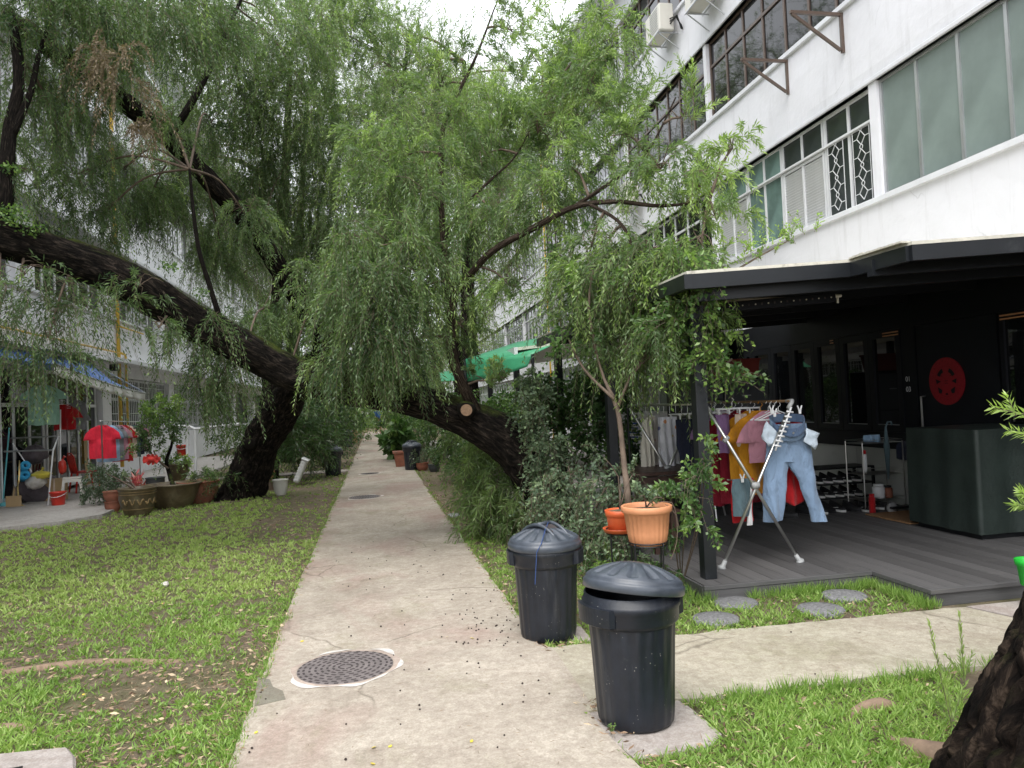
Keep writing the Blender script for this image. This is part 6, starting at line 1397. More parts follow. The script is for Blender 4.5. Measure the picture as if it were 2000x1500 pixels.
cl1 = [ # px py t rx ry rz n l0 l1 style tint
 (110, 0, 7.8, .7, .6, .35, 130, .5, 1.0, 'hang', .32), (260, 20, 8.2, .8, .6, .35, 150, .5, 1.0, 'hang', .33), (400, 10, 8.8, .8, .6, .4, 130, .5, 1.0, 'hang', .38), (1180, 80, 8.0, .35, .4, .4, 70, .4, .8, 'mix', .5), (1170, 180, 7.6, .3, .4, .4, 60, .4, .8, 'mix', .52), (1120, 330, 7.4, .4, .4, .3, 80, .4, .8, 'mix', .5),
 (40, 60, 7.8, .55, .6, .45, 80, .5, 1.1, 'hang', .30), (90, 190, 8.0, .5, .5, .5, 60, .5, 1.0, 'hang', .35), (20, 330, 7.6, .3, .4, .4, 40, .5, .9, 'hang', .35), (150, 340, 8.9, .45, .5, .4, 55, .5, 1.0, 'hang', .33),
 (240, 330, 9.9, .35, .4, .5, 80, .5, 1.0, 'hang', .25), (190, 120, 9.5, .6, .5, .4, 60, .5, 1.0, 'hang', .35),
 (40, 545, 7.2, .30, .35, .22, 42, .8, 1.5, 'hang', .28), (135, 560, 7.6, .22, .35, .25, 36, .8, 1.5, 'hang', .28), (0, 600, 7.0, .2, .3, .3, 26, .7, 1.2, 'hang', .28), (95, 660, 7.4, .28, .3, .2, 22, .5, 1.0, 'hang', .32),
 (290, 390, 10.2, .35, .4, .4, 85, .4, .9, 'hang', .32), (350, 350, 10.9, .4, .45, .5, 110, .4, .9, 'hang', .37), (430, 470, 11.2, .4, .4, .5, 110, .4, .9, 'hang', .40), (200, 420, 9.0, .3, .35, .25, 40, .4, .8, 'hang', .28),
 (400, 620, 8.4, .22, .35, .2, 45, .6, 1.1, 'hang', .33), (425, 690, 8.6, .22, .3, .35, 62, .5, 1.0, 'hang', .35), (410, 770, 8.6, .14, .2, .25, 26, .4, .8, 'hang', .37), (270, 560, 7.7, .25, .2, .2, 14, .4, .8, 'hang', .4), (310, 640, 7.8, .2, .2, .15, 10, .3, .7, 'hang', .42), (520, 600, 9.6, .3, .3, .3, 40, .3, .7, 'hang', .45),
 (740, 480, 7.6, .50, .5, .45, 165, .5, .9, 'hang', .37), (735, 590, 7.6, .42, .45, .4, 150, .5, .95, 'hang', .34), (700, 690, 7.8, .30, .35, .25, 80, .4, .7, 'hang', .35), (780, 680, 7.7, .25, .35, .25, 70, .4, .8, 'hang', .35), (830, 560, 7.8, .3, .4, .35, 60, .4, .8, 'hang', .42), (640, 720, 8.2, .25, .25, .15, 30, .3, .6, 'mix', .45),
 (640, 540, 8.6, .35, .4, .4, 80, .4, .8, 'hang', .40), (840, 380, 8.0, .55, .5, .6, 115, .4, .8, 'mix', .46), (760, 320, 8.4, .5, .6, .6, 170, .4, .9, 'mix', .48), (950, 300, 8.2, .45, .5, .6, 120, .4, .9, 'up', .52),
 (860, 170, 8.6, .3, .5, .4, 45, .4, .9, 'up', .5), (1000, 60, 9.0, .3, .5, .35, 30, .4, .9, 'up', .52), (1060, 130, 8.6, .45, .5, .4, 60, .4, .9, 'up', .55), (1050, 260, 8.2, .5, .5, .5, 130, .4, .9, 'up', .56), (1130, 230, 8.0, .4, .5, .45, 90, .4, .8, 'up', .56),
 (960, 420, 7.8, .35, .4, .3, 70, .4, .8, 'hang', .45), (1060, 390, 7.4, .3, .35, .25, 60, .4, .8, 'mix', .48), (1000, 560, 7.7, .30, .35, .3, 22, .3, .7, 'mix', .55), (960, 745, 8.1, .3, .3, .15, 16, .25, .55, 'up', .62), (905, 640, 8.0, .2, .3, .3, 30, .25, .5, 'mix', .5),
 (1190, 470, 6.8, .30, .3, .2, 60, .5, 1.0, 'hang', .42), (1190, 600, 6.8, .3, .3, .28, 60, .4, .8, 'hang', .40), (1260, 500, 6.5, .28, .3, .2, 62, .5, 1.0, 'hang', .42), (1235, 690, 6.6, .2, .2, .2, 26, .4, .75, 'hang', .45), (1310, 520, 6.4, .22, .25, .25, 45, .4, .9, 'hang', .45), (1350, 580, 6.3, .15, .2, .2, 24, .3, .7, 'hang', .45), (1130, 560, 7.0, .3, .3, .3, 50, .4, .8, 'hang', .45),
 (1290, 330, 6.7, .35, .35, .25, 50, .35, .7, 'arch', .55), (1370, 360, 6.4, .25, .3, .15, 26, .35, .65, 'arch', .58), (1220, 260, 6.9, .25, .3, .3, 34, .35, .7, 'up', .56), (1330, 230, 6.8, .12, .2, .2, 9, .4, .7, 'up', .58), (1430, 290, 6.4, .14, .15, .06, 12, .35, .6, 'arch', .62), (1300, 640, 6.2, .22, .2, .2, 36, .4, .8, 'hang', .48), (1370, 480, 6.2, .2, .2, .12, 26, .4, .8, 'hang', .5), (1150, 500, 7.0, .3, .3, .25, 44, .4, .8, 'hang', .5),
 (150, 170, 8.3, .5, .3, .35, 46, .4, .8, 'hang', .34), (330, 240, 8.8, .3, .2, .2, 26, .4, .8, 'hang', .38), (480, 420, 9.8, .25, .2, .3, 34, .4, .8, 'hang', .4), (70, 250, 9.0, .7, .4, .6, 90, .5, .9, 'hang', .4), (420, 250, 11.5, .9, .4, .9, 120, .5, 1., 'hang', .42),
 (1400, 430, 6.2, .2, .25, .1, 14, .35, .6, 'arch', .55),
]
f, anch = leafy_tree(t, [arch, upr, upr2, upr3, upr4, upr5, lft1, lft2, lft3], cl1, 1, sc=1.25)
# sawn branch stub on the trunk
c = D(911, 801, 8.02); mb = MB(); d = Vector(ray(911, 801)).normalized(); mb.tube([Vector(c)+d*.35, Vector(c)+d*.1, Vector(c), Vector(c)-d*.02], [.11, .10, .085, .082], 22, disp=lambda a, s, i: 1+.06*math.sin(a*3))
put('stub', mb, M['bark'], t, world=True, smooth=True); M['sawn'] = Mt('sawn_wood', (.24, .15, .09), .8, var=.3, sc=30)
mb = MB(); mb.tube([Vector(c)-d*.0195, Vector(c)-d*.026], [.062, .060], 22); mb.tube([Vector(c)-d*.0255, Vector(c)-d*.028], [.035, .033], 16); put('sawn_face', mb, M['sawn'], t, world=True)
# dead brown spray hanging in the left foreground
f = Fol(); clump(f, D(225, 120, 7.2), (.25, .25, .45), 36, (.4, .9), 'hang', .35, Mn=40, leafL=.05); clump(f, D(250, 260, 7.2), (.10, .15, .3), 14, (.3, .6), 'hang', .3, Mn=36, leafL=.05)
M['deadleaf'] = leafmat('dead_leaf', (.10, .075, .045), (.20, .155, .10), (.30, .24, .16), .2, .8); f.build('dead_spray', M['deadleaf'], t, 'stuff', M['stem'], 'dead_twigs')
# small ivy and ferns riding on the bark
f = Fol()
for (px, py, tt, n, r) in ((15, 420, 7.05, 260, .22), (60, 448, 7.2, 130, .14), (20, 330, 7.15, 90, .10), (330, 520, 7.85, 90, .12), (390, 572, 8.0, 60, .1), (1010, 800, 8.2, 70, .15)):
    c = D(px, py, tt); p = c+uniform_ball(n)*np.array([r, .08, r*.5]); f.leaves(p, RNG.normal(size=(n, 3))+np.array([0, -.5, .3]), .035, .022, .55, .15)
f.build('moss_and_ivy', M['leafbroad'], t)
# --- the leaning tree left of the path
t = thing('bottlebrush_tree', 'thick leaning tree left of the path with a limb reaching the top left corner', 'tree', tuple(G(468, 975)))
lean = [(458, 990, 14.3, .50), (472, 960, 14.3, .40), (492, 910, 14.2, .36), (520, 850, 14.0, .33), (555, 790, 13.7, .30), (600, 730, 13.2, .27), (640, 690, 12.9, .24), (625, 640, 12.5, .21), (590, 590, 12.1, .20)]
lean2 = [(590, 592, 12.1, 0.164), (548, 530, 11.7, 0.152), (505, 462, 11.2, 0.140), (452, 400, 10.7, 0.132), (392, 335, 10.2, 0.124), (330, 270, 9.7, 0.120), (262, 215, 9.2, 0.112), (195, 160, 8.8, 0.108), (110, 100, 8.4, 0.104), (0, 30, 8.1, 0.100), (-120, -40, 7.8, 0.096)]
lean3 = [(640, 690, 12.9, .18), (690, 640, 12.9, .14), (730, 540, 13.0, .11), (760, 420, 13.2, .08), (770, 300, 13.4, .06), (785, 180, 13.6, .04), (800, 60, 14, .02)]
lean4 = [(330, 270, 9.7, .05), (380, 190, 9.8, .045), (430, 90, 10, .035), (470, 0, 10.3, .02)]
lean5 = [(190, 155, 8.8, .05), (205, 90, 8.8, .04), (215, -20, 9, .03)]
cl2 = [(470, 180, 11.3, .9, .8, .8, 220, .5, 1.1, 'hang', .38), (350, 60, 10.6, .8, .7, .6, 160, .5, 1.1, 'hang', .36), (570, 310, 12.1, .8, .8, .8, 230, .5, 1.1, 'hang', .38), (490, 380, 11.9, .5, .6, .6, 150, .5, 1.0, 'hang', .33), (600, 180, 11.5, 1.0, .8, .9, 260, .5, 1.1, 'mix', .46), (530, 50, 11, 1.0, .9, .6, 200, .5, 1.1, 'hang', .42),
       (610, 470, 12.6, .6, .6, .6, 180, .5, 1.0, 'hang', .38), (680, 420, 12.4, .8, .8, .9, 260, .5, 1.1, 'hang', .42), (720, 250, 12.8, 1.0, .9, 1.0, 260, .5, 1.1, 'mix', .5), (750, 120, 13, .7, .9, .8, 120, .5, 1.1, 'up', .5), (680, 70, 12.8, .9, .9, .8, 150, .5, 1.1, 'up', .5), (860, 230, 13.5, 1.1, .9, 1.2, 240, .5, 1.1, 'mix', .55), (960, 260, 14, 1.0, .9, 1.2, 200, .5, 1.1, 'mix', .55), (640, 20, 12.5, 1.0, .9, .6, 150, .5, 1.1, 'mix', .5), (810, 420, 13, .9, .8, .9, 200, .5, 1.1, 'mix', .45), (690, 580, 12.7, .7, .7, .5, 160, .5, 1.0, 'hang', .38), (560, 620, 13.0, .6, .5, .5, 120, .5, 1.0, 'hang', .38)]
leafy_tree(t, [lean, lean2, lean3, lean4, lean5], cl2, 20, sc=1.4)
c = D(487, 868, 13.6); mb = MB(); d = Vector(ray(487, 868)).normalized(); mb.tube([Vector(c)+d*.2, Vector(c), Vector(c)-d*.03], [.13, .11, .08], 14); put('stub', mb, M['bark'], t, world=True, smooth=True)
# --- cut-off trunk at the bottom right
t = thing('tree', 'flaking dark trunk cut off by the bottom right corner of the photo', 'tree', tuple(G(2060, 1600)))
fp = [(2090, 1640, 2.35, .36), (2098, 1500, 2.38, .275), (2112, 1400, 2.4, .235), (2150, 1290, 2.45, .21), (2215, 1120, 2.5, .20), (2260, 900, 2.6, .19), (2300, 500, 2.8, .19), (2350, 0, 3, .18)]
pts, rad = pline(fp); bark_part('trunk', pts, rad, M['barkfg'], t, 50, 150, .012, 1.1, chunk=.75)
# --- rows of trees further along both sides
def far_tree(x, y, h, label, seed, lean=0, n=1500, R=2.3, tint=.45, zc=.66, style='mix', Mn=15, LL=.13, WW=.02, base=.3):
    global RNG
    t = thing('bottlebrush_tree', label, 'tree', (x, y, 0), 'weeping trees along both sides of the path')
    rr = random.Random(seed); b = Vector((x, y, 0)); mid = b+Vector((lean*.5, .2, h*.4)); top = b+Vector((lean, .3, h*.85))
    pts = [b-Vector((0, 0, .1)), b+Vector((lean*.15, 0, h*.15)), mid, top]
    bark_part('trunk', pts, [.30, .22, .16, .05], M['bark'], t, seed, 14, .14)
    f = Fol(); mb = MB(); anch = catmull(pts, [1]*4, .3)[0]
    for k in range(12):
        a = rr.uniform(0, 6.28); q = rr.uniform(.35, .9); c = np.array([x+lean*.7+R*q*math.cos(a), y+R*q*math.sin(a), h*rr.uniform(base, .98)])
        branchlets(mb, anch, c, (R*.4, R*.4, h*.1), 3, .03)
        clump(f, c, (R*.42, R*.42, h*.13), n//12, (.6, 1.5), rr.choice(['hang', 'mix', style]), tint+rr.uniform(-.06, .08), Mn, LL, WW, .004, .75)
    put('branches', mb, M['twig'], t, smooth=True, world=True)['kind'] = 'stuff'
    f.build('crown', M['leaf'], t, 'stuff', M['stem'], 'twigs')
far_tree(2.1, 17.5, 11.5, 'nearest background tree right of the path, its dark trunk seen above the arching trunk', 61, .3, 1500, 2.1, .50, LL=.10, WW=.014, Mn=20, base=.52)
far_tree(-2.6, 18.5, 12.0, 'tree behind the leaning trunk on the left of the path', 62, .9, 2100, 2.7, .44, LL=.10, WW=.014, Mn=20, base=.42)
far_tree(2.6, 22, 12.5, 'second tree back on the right side of the path', 63, -.8, 1700, 3.0, .5, base=.38)
far_tree(-2.9, 25, 13, 'second tree back on the left side of the path', 64, 1.0, 1700, 3.0, .5, base=.35)
far_tree(2.8, 30, 9.5, 'third tree back on the right side of the path', 65, -1, 1000, 3.2, .5, Mn=12, LL=.18, WW=.03, base=.25)
far_tree(-2.9, 34, 10, 'third tree back on the left side of the path', 66, 1, 1000, 3.2, .5, Mn=12, LL=.18, WW=.03, base=.25)
far_tree(2.8, 42, 10, 'far tree at the end of the path on the right', 67, -1, 900, 3.6, .52, Mn=12, LL=.22, WW=.04, base=.2)
far_tree(-3.2, 46, 10, 'far tree at the end of the path on the left', 68, 1, 900, 3.6, .52, Mn=12, LL=.22, WW=.04, base=.2)
# wood closing the view behind
f = Fol(); n = 3600; p = np.stack([RNG.uniform(-9, 9, n), RNG.uniform(62, 74, n), RNG.uniform(0, 9, n)], 1); p[:, 2] *= .75+.25*np.sin(p[:, 0]*1.3)
f.twigs(p, RNG.normal(size=(n, 3)), .9, 10, .30, .12, .6, .5+.1*np.sin(p[:, 0]*2), .12, .9, stems=False)
o = f.build('distant_trees', M['leafbroad'], None); o['label'] = 'mass of green trees closing the far end of the path'; o['category'] = 'trees'
# ================================================================== SHRUBS AND PLANTS
def shrub(name, label, cat, base, parts, stems, mat='leafbroad', group=None, stemmat='stem', seed=0):
    """parts: (centre, radii, n, (L0,L1), style, tint, M, leafL, leafW, spread)"""
    t = thing(name, label, cat, base, group); f = Fol()
    for (c, rad, n, L, sty, ti, Mn, LL, WW, spr) in parts: clump(f, c, rad, n, L, sty, ti, Mn, LL, WW, .0025, spr)
    f.build('foliage', M[mat], t, 'stuff', M[stemmat], 'twigs')
    rr = random.Random(seed); mb = MB(); b = Vector([float(q) for q in base])
    for (c, r) in stems:
        c = Vector([float(q) for q in c]); m = b.lerp(c, .5)+Vector((rr.uniform(-.1, .1), rr.uniform(-.1, .1), .05)); P_, R_ = catmull([b, m, c], [r, r*.8, r*.4], .1); mb.tube(P_, R_, 6)
    if stems: put('stem', mb, M['twig'], t, smooth=True, world=True)['kind'] = 'stuff'
    return t
# bamboo-like shrub
b = G(945, 1050); cs = [D(935, 980, 8.9), D(975, 930, 9.0), D(935, 905, 9.3), D(968, 1020, 8.7), D(990, 990, 8.6), D(928, 955, 9.3), D(935, 860, 9.6), D(985, 870, 9.3)]
shrub('bamboo_shrub', 'feathery bamboo-like shrub under the arching trunk right of the path', 'shrub', b, [(c, (.32, .32, .28), 70, (.25, .5), 'arch', .42, 16, .12, .013, .9) for c in cs], [(c, .012) for c in cs], 'bamboo')
# grey-green shrub beside the wire stands
b = G(1120, 1100); cs = [D(1095, 1010, 7.0), D(1150, 980, 6.9), D(1190, 940, 6.7), D(1110, 910, 7.3), D(1160, 1050, 6.6), D(1200, 1010, 6.5), D(1070, 970, 7.3), D(1190, 1080, 6.4)]
shrub('sage_shrub', 'grey-green leafy shrub with pale rounded leaves behind the closed bin', 'shrub', b, [(c, (.22, .25, .22), 52, (.15, .4), 'mix', .42, 9, .050, .024, 1.0) for c in cs], [(c, .012) for c in cs], 'leafgrey')
# ivy-like leaves cloaking the foot of the arching trunk
b = G(1075, 1060); cs = [D(1045, 860, 8.15), D(1060, 920, 8.15), D(1035, 800, 8.2), D(1078, 985, 8.0), D(1080, 880, 8.1), D(1045, 760, 8.5)]
shrub('climbing_vine', 'pale green creeper cloaking the foot of the arching trunk', 'vine', b, [(c, (.16, .14, .22), 70, (.1, .3), 'mix', .46, 9, .055, .030, 1.1) for c in cs], [(c, .010) for c in cs], 'leafgrey')
# dark vine hedge on the deck posts further back
b = (2.3, 9.4, 0); cs = [D(1060, 760, 9.6), D(1100, 800, 9.6), D(1145, 760, 9.5), D(1180, 800, 9.3), D(1130, 770, 9.8), D(1060, 830, 9.6), D(1150, 850, 9.2), D(1190, 740, 9.4), D(1200, 860, 9.0)]
shrub('dark_vine', 'dark leafy vine hanging round the black posts behind the creeper', 'vine', b, [(c, (.28, .3, .28), 60, (.15, .45), 'mix', .22, 10, .075, .045, 1.1) for c in cs], [(c, .012) for c in cs])
b = (2.0, 10.5, 0); cs = [D(1000, 810, 10.5), D(1030, 790, 10.4), D(1000, 830, 10.5), D(930, 810, 11.5), D(960, 800, 11)]
shrub('leafy_shrub', 'bright green leafy shrub behind the arching trunk under the green awning', 'shrub', b, [(c, (.4, .4, .35), 60, (.2, .5), 'mix', .45, 10, .07, .035, 1.1) for c in cs], [(c, .012) for c in cs])
# slender tree between the wire stands and the post
b = G(1222, 1085); st = thing('slender_tree', 'slender young tree with light leaves rising beside the canopy post above the orange pot', 'tree', b)
bark_part('trunk', [G(1222, 1085), D(1228, 1000, 6.2), D(1218, 900, 6.3), D(1206, 800, 6.4), D(1180, 740, 6.5), D(1165, 690, 6.6)], [.030, .028, .024, .020, .014, .008], M['twig'], st, 5, 10, .08)
for k, pl in enumerate(([D(1206, 800, 6.4), D(1230, 740, 6.4), D(1280, 690, 6.4), D(1360, 660, 6.3)], [D(1200, 780, 6.4), D(1140, 720, 6.6), D(1110, 660, 6.7)], [D(1280, 690, 6.4), D(1380, 730, 6.2), D(1430, 700, 6.1)], [D(1165, 690, 6.6), D(1150, 600, 6.6), D(1160, 520, 6.6)], [D(1230, 740, 6.4), D(1330, 600, 6.5), D(1450, 520, 6.6), D(1540, 470, 6.6)])):
    bark_part('limb', pl, [.016, .012, .009, .004][:len(pl)], M['twig'], st, 7+k, 6, .1)
f = Fol()
for (px, py, tt, r, n, ti) in ((1380, 620, 5.9, .26, 50, .62), (1330, 500, 5.9, .20, 22, .6), (1300, 590, 6.0, .25, 34, .55), (1385, 540, 5.7, .14, 14, .65), (1400, 700, 6.0, .22, 46, .5), (1340, 560, 6.2, .25, 40, .6), (1420, 740, 6.0, .16, 24, .45), (1340, 690, 6.2, .28, 55, .5), (1280, 640, 6.4, .25, 30, .5), (1130, 660, 6.7, .25, 30, .5), (1110, 480, 7.2, .25, 40, .62), (1160, 540, 6.7, .25, 30, .6), (1110, 600, 6.9, .25, 26, .55), (1240, 560, 6.6, .3, 30, .6)):
    clump(f, D(px, py, tt), (r, r, r*.8), n, (.12, .34), 'mix', ti, 9, .060, .028, .0022, 1.05)
for (px, py, tt, r, n) in ((1470, 505, 6.5, .2, 18), (1530, 475, 6.5, .16, 14), (1585, 455, 6.5, .08, 7), (1420, 500, 6.5, .2, 16)): clump(f, D(px, py, tt), (r, .15, r*.4), n, (.1, .28), 'up', .85, 10, .035, .018, .002, 1.0)
f.build('crown', M['leafbroad'], st, 'stuff', M['stem'], 'twigs')
# shrub in front of the post
b = G(1330, 1150); cs = [D(1370, 930, 5.4), D(1340, 980, 5.4), D(1320, 1030, 5.4), D(1375, 880, 5.4), D(1310, 960, 5.4)]
shrub('twiggy_shrub', 'loose leafy shrub climbing the front of the canopy post', 'shrub', b, [(c, (.10, .10, .12), 18, (.1, .25), 'mix', .45, 9, .05, .022, 1.05) for c in cs]+[(D(1375, 1030, 5.2), (.08, .08, .04), 8, (.1, .2), 'arch', .5, 12, .06, .024, 1.1), (D(1310, 1100, 5.3), (.06, .06, .1), 6, (.1, .2), 'mix', .45, 9, .05, .02, 1.05)], [(c, .006) for c in cs])
b = G(1245, 1140); shrub('fern', 'small green weeds and ferns under the wire stands', 'plants', b, [(G(1230, 1120, .12), (.35, .25, .12), 50, (.12, .3), 'arch', .45, 12, .05, .016, .9), (G(1190, 1100, .15), (.3, .3, .15), 50, (.15, .3), 'arch', .4, 12, .06, .016, .9)], [])
# plants in the two pots
x, y, z = big_pot.location; t = shrub('succulent', 'small rosette plant with bare roots in the peach pot', 'plant', (x, y, z+.25), [((x-.03, y, z+.30), (.07, .05, .05), 12, (.05, .12), 'up', .5, 9, .05, .02, 1.0)], [((x+.05, y-.05, z+.32), .006), ((x+.13, y-.03, z+.3), .005), ((x-.06, y-.04, z+.33), .006)], 'leafgrey')
mb = MB(); mb.tube(catmull([(x+.12, y-.05, z+.27), (x+.18, y-.08, z+.2), (x+.17, y-.1, z+.02), (x+.12, y-.1, z-.1)], [1]*4, .05)[0], .003, 4); mb.tube(catmull([(x+.05, y-.05, z+.28), (x+.14, y-.12, z+.29), (x+.2, y-.08, z+.1)], [1]*3, .05)[0], .003, 4); put('runner', mb, M['twig'], t, world=True)
x, y, z = small_pot.location; shrub('bare_stems', 'bare forked stems growing in the orange pot', 'plant', (x, y, z+.15), [((x+.1, y, z+.5), (.06, .05, .1), 5, (.05, .1), 'up', .5, 6, .04, .016, 1.0)], [((x-.1, y, z+.55), .006), ((x+.12, y, z+.42), .006), ((x+.02, y, z+.38), .005)], 'leafgrey')
# right edge sprigs: young shoots of the cut off trunk
t = thing('leafy_shoot', 'yellow-green feathery shoots poking in at the right edge of the photo', 'shoots', tuple(D(2100, 1000, 2.7))); f = Fol()
st_ = [D(2060, 830, 2.6), D(2060, 870, 2.6), D(2040, 990, 2.7), D(2045, 1000, 2.7)]; en = [D(1930, 792, 2.6), D(1962, 842, 2.6), D(1984, 962, 2.7), D(1978, 992, 2.7)]
for a, b in zip(st_, en): f.twigs([a], [np.array(b)-np.array(a)+np.array([0, 0, .03])], float(np.linalg.norm(np.array(b)-np.array(a)))*1.05, 46, .052, .0085, .15, .88, .03, .75, .05, .0, .0022)
f.twigs([D(1985, 812, 2.6)], [D(1965, 768, 2.6)-D(1985, 812, 2.6)], .09, 16, .04, .008, .1, .9, .03, .75, .05, 0, .002)
f.build('foliage', M['leaf'], t, 'stuff', M['stem'], 'twigs'); mb = MB(); mb.tube([tuple(D(2060, 850, 2.6)), tuple(D(2120, 950, 2.6)), tuple(D(2160, 1150, 2.45))], [.004, .008, .012], 6); put('stem', mb, M['twig'], t, world=True)
for (px, py, h, lb, lx) in ((1862, 1432, .50, 'tall thin yellow-green sapling before the cut off trunk, the nearer left one', -.09), (1885, 1345, .38, 'thin yellow-green sapling further right by the side path edge', -.01)):
    t = thing('sapling', lb, 'sapling', tuple(G(px, py))); f = Fol(); b = G(px, py)
    f.twigs([b], [(lx, .0, .5)], h, 64, .045, .007, .0, .85, .03, .45, .08, -.25, .0028); f.twigs([b+np.array([0, 0, .05])]*3, [(.2, 0, .5), (-.3, .1, .5), (.1, .2, .4)], .16, 22, .04, .007, .1, .75, .03, .55, .08, -.1, .002)
    f.build('foliage', M['leaf'], t, 'stuff', M['stem'], 'stem')
t = thing('weed', 'tiny green weed in the slab crack at the foot of the nearest bin', 'weed', tuple(G(1194, 1436))); f = Fol(); b = G(1194, 1436, .01); f.twigs([b]*4, [(0, 0, 1), (.3, -.1, 1), (-.2, -.2, 1), (.1, -.3, .8)], .07, 7, .014, .008, .2, .6, .05, .9, .2, 0, .001); f.build('foliage', M['leafbroad'], t, 'stuff', M['stem'], 'stem')
# left patio plants
x, y, z = P1.location; shrub('adenium', 'bushy dark-leaved plant growing in the dragon pot on the patio', 'plant', (x, y, z+.4), [(D(215, 935, 13.6), (.42, .3, .28), 110, (.15, .4), 'mix', .35, 9, .07, .028, 1.05), (D(190, 960, 13.7), (.25, .25, .15), 40, (.15, .35), 'arch', .38, 9, .07, .028, 1.05)], [(D(215, 940, 13.6), .02), (D(195, 920, 13.6), .015), (D(240, 930, 13.6), .015)], 'leafgrey')
f = Fol(); c = D(268, 945, 13.4); n = 46; f.leaves(np.tile(c, (n, 1))+RNG.normal(size=(n, 3))*.05, RNG.normal(size=(n, 3))+np.array([0, 0, .8]), .20, .04, .5, .25); t = thing('bromeliad', 'pink and green leaved bromeliad at the right side of the dragon pot', 'plant', tuple(c)); f.build('leaves', M['pink'], t)
x, y, z = P2.location; t = thing('bonsai', 'bonsai tree with a twisted dark trunk in the wide glazed bowl', 'bonsai', (x, y, z+.38))
bark_part('trunk', [(x, y, z+.36), D(332, 930, 14.4), D(325, 900, 14.4), D(335, 870, 14.4), D(340, 830, 14.4)], [.05, .04, .032, .026, .012], M['bark'], t, 3, 10, .06); bark_part('limb', [D(329, 915, 14.4), D(310, 900, 14.4), D(300, 880, 14.3)], [.025, .018, .010], M['twig'], t, 4, 8, .08)
f = Fol()
for (px, py, r, n, ti) in ((305, 800, .3, 46, .75), (330, 790, .3, 40, .7), (290, 830, .28, 36, .5), (320, 850, .25, 26, .45), (350, 820, .25, 26, .5), (280, 870, .2, 18, .35), (345, 785, .25, 20, .7)): clump(f, D(px, py, 14.3), (r, r, r*.7), n, (.1, .35), 'mix', ti, 9, .075, .035, .003, 1.05)
f.build('crown', M['leafbroad'], t, 'stuff', M['stem'], 'twigs')
M['redribbon'] = cloth('ribbon', (.65, .06, .05)); c = D(297, 897, 14.0); t = thing('red_bow', 'large red ribbon bow tied to the bonsai', 'bow', tuple(c))
mb = MB()
for k in range(9): a = 2*PI*k/9; mb.grid(5, 3, lambda u, v: (math.cos(a)*(.03+.12*u)+(v-.5)*.05*math.sin(a), -.05+.05*math.sin(u*PI)+.02*math.cos(k*2), math.sin(a)*(.02+.08*u)-(v-.5)*.07*math.cos(a)))
put('loops', mb, M['redribbon'], t, smooth=True, solid=.003); mb = MB(); mb.tube([(-.04, -.05, 0), (.04, -.05, 0)], .03, 10); put('knot', mb, M['redribbon'], t)
x, y, z = P4.location; shrub('croton', 'yellow-green leaved plant in the ochre pot behind the bonsai', 'plant', (x, y, z+.3), [((x+.1, y, z+.42), (.2, .15, .12), 30, (.1, .3), 'mix', .85, 8, .08, .03, 1.0), ((x-.1, y, z+.5), (.2, .2, .15), 30, (.15, .35), 'arch', .5, 10, .08, .02, 1.0)], [])
x, y, z = P3_.location; shrub('weedy_plant', 'drooping green plants around the reddish jar by the leaning trunk', 'plants', (x+.3, y, .0), [((x+.35, y, .4), (.45, .3, .2), 60, (.2, .5), 'arch', .4, 12, .09, .014, .9), ((x, y, .5), (.2, .2, .1), 30, (.15, .35), 'arch', .45, 12, .08, .014, .9)], [])
for (P_, lb, ti, mt) in ((P8, 'leafy yellow-green plant in the raised terracotta-coloured pot', .6, 'leafbroad'), (P9, 'dark fern in the small red pot by the leaning trunk', .3, 'leafbroad'), (P11, 'twiggy plant in the low brown pot by the right bin', .35, 'leafgrey'), (P12, 'spindly plant in the low dark pot, second from the right bin', .4, 'leafbroad')):
    x, y, z = P_.location; shrub('potted_plant', lb, 'plant', (x, y, z+.18), [((x, y, z+.42), (.22, .2, .2), 40, (.1, .3), 'mix', ti, 8, .06, .03, 1.0)], [((x, y, z+.5), .008)], mt)
# shrubs lining the path further on
def hedge(label, pts, tint, mat='leafbroad', LL=.10, WW=.035, nm='leafy_shrub', n=60, r=.55, sty='mix', Mn=10, L=(.3, .7)):
    base = np.mean([p[:3] for p in pts], axis=0); base[2] = 0; cs = [np.array(p[:3]) for p in pts]
    shrub(nm, label, 'shrub', tuple(base), [(c, (r, r, r*.8), n, L, sty, tint, Mn, LL, WW, 1.0) for c in cs], [(c, .02) for c in cs], mat)
hedge('dense dark palm-like shrub right of the leaning trunk on the left verge', [D(575, 870, 17), D(590, 830, 17.5), D(610, 860, 18), D(560, 820, 17)], .22, LL=.22, WW=.022, n=70, sty='arch', Mn=12, L=(.5, .9), nm='palm_shrub')
hedge('dark leafy hedge behind the left middle-distance bin', [D(630, 850, 20.5), D(640, 810, 21), D(615, 790, 20.5), D(655, 835, 22), D(600, 810, 21)], .15, n=90, r=.7)
hedge('further green shrub left of the path near the farthest bin', [D(662, 830, 27), D(655, 800, 27), D(640, 790, 27), D(672, 815, 29)], .35, n=70, r=.8, LL=.14, WW=.05)
hedge('tall green shrub mass behind the leaning trunk by the left building', [D(500, 840, 18), D(530, 790, 18), D(470, 860, 18.5), D(545, 860, 18)], .35, n=70, r=.6)
hedge('shrub with large glossy leaves at the right edge of the path beyond the right bin', [D(772, 862, 23), D(775, 850, 22), D(785, 835, 22)], .35, n=20, r=.35, LL=.35, WW=.2, Mn=5, L=(.2, .5), nm='philodendron')
hedge('green shrub behind the right middle-distance bin', [D(812, 840, 22.5), D(850, 868, 21.5), D(862, 835, 21), D(800, 825, 24)], .38, n=90, r=.5, L=(.2, .5))
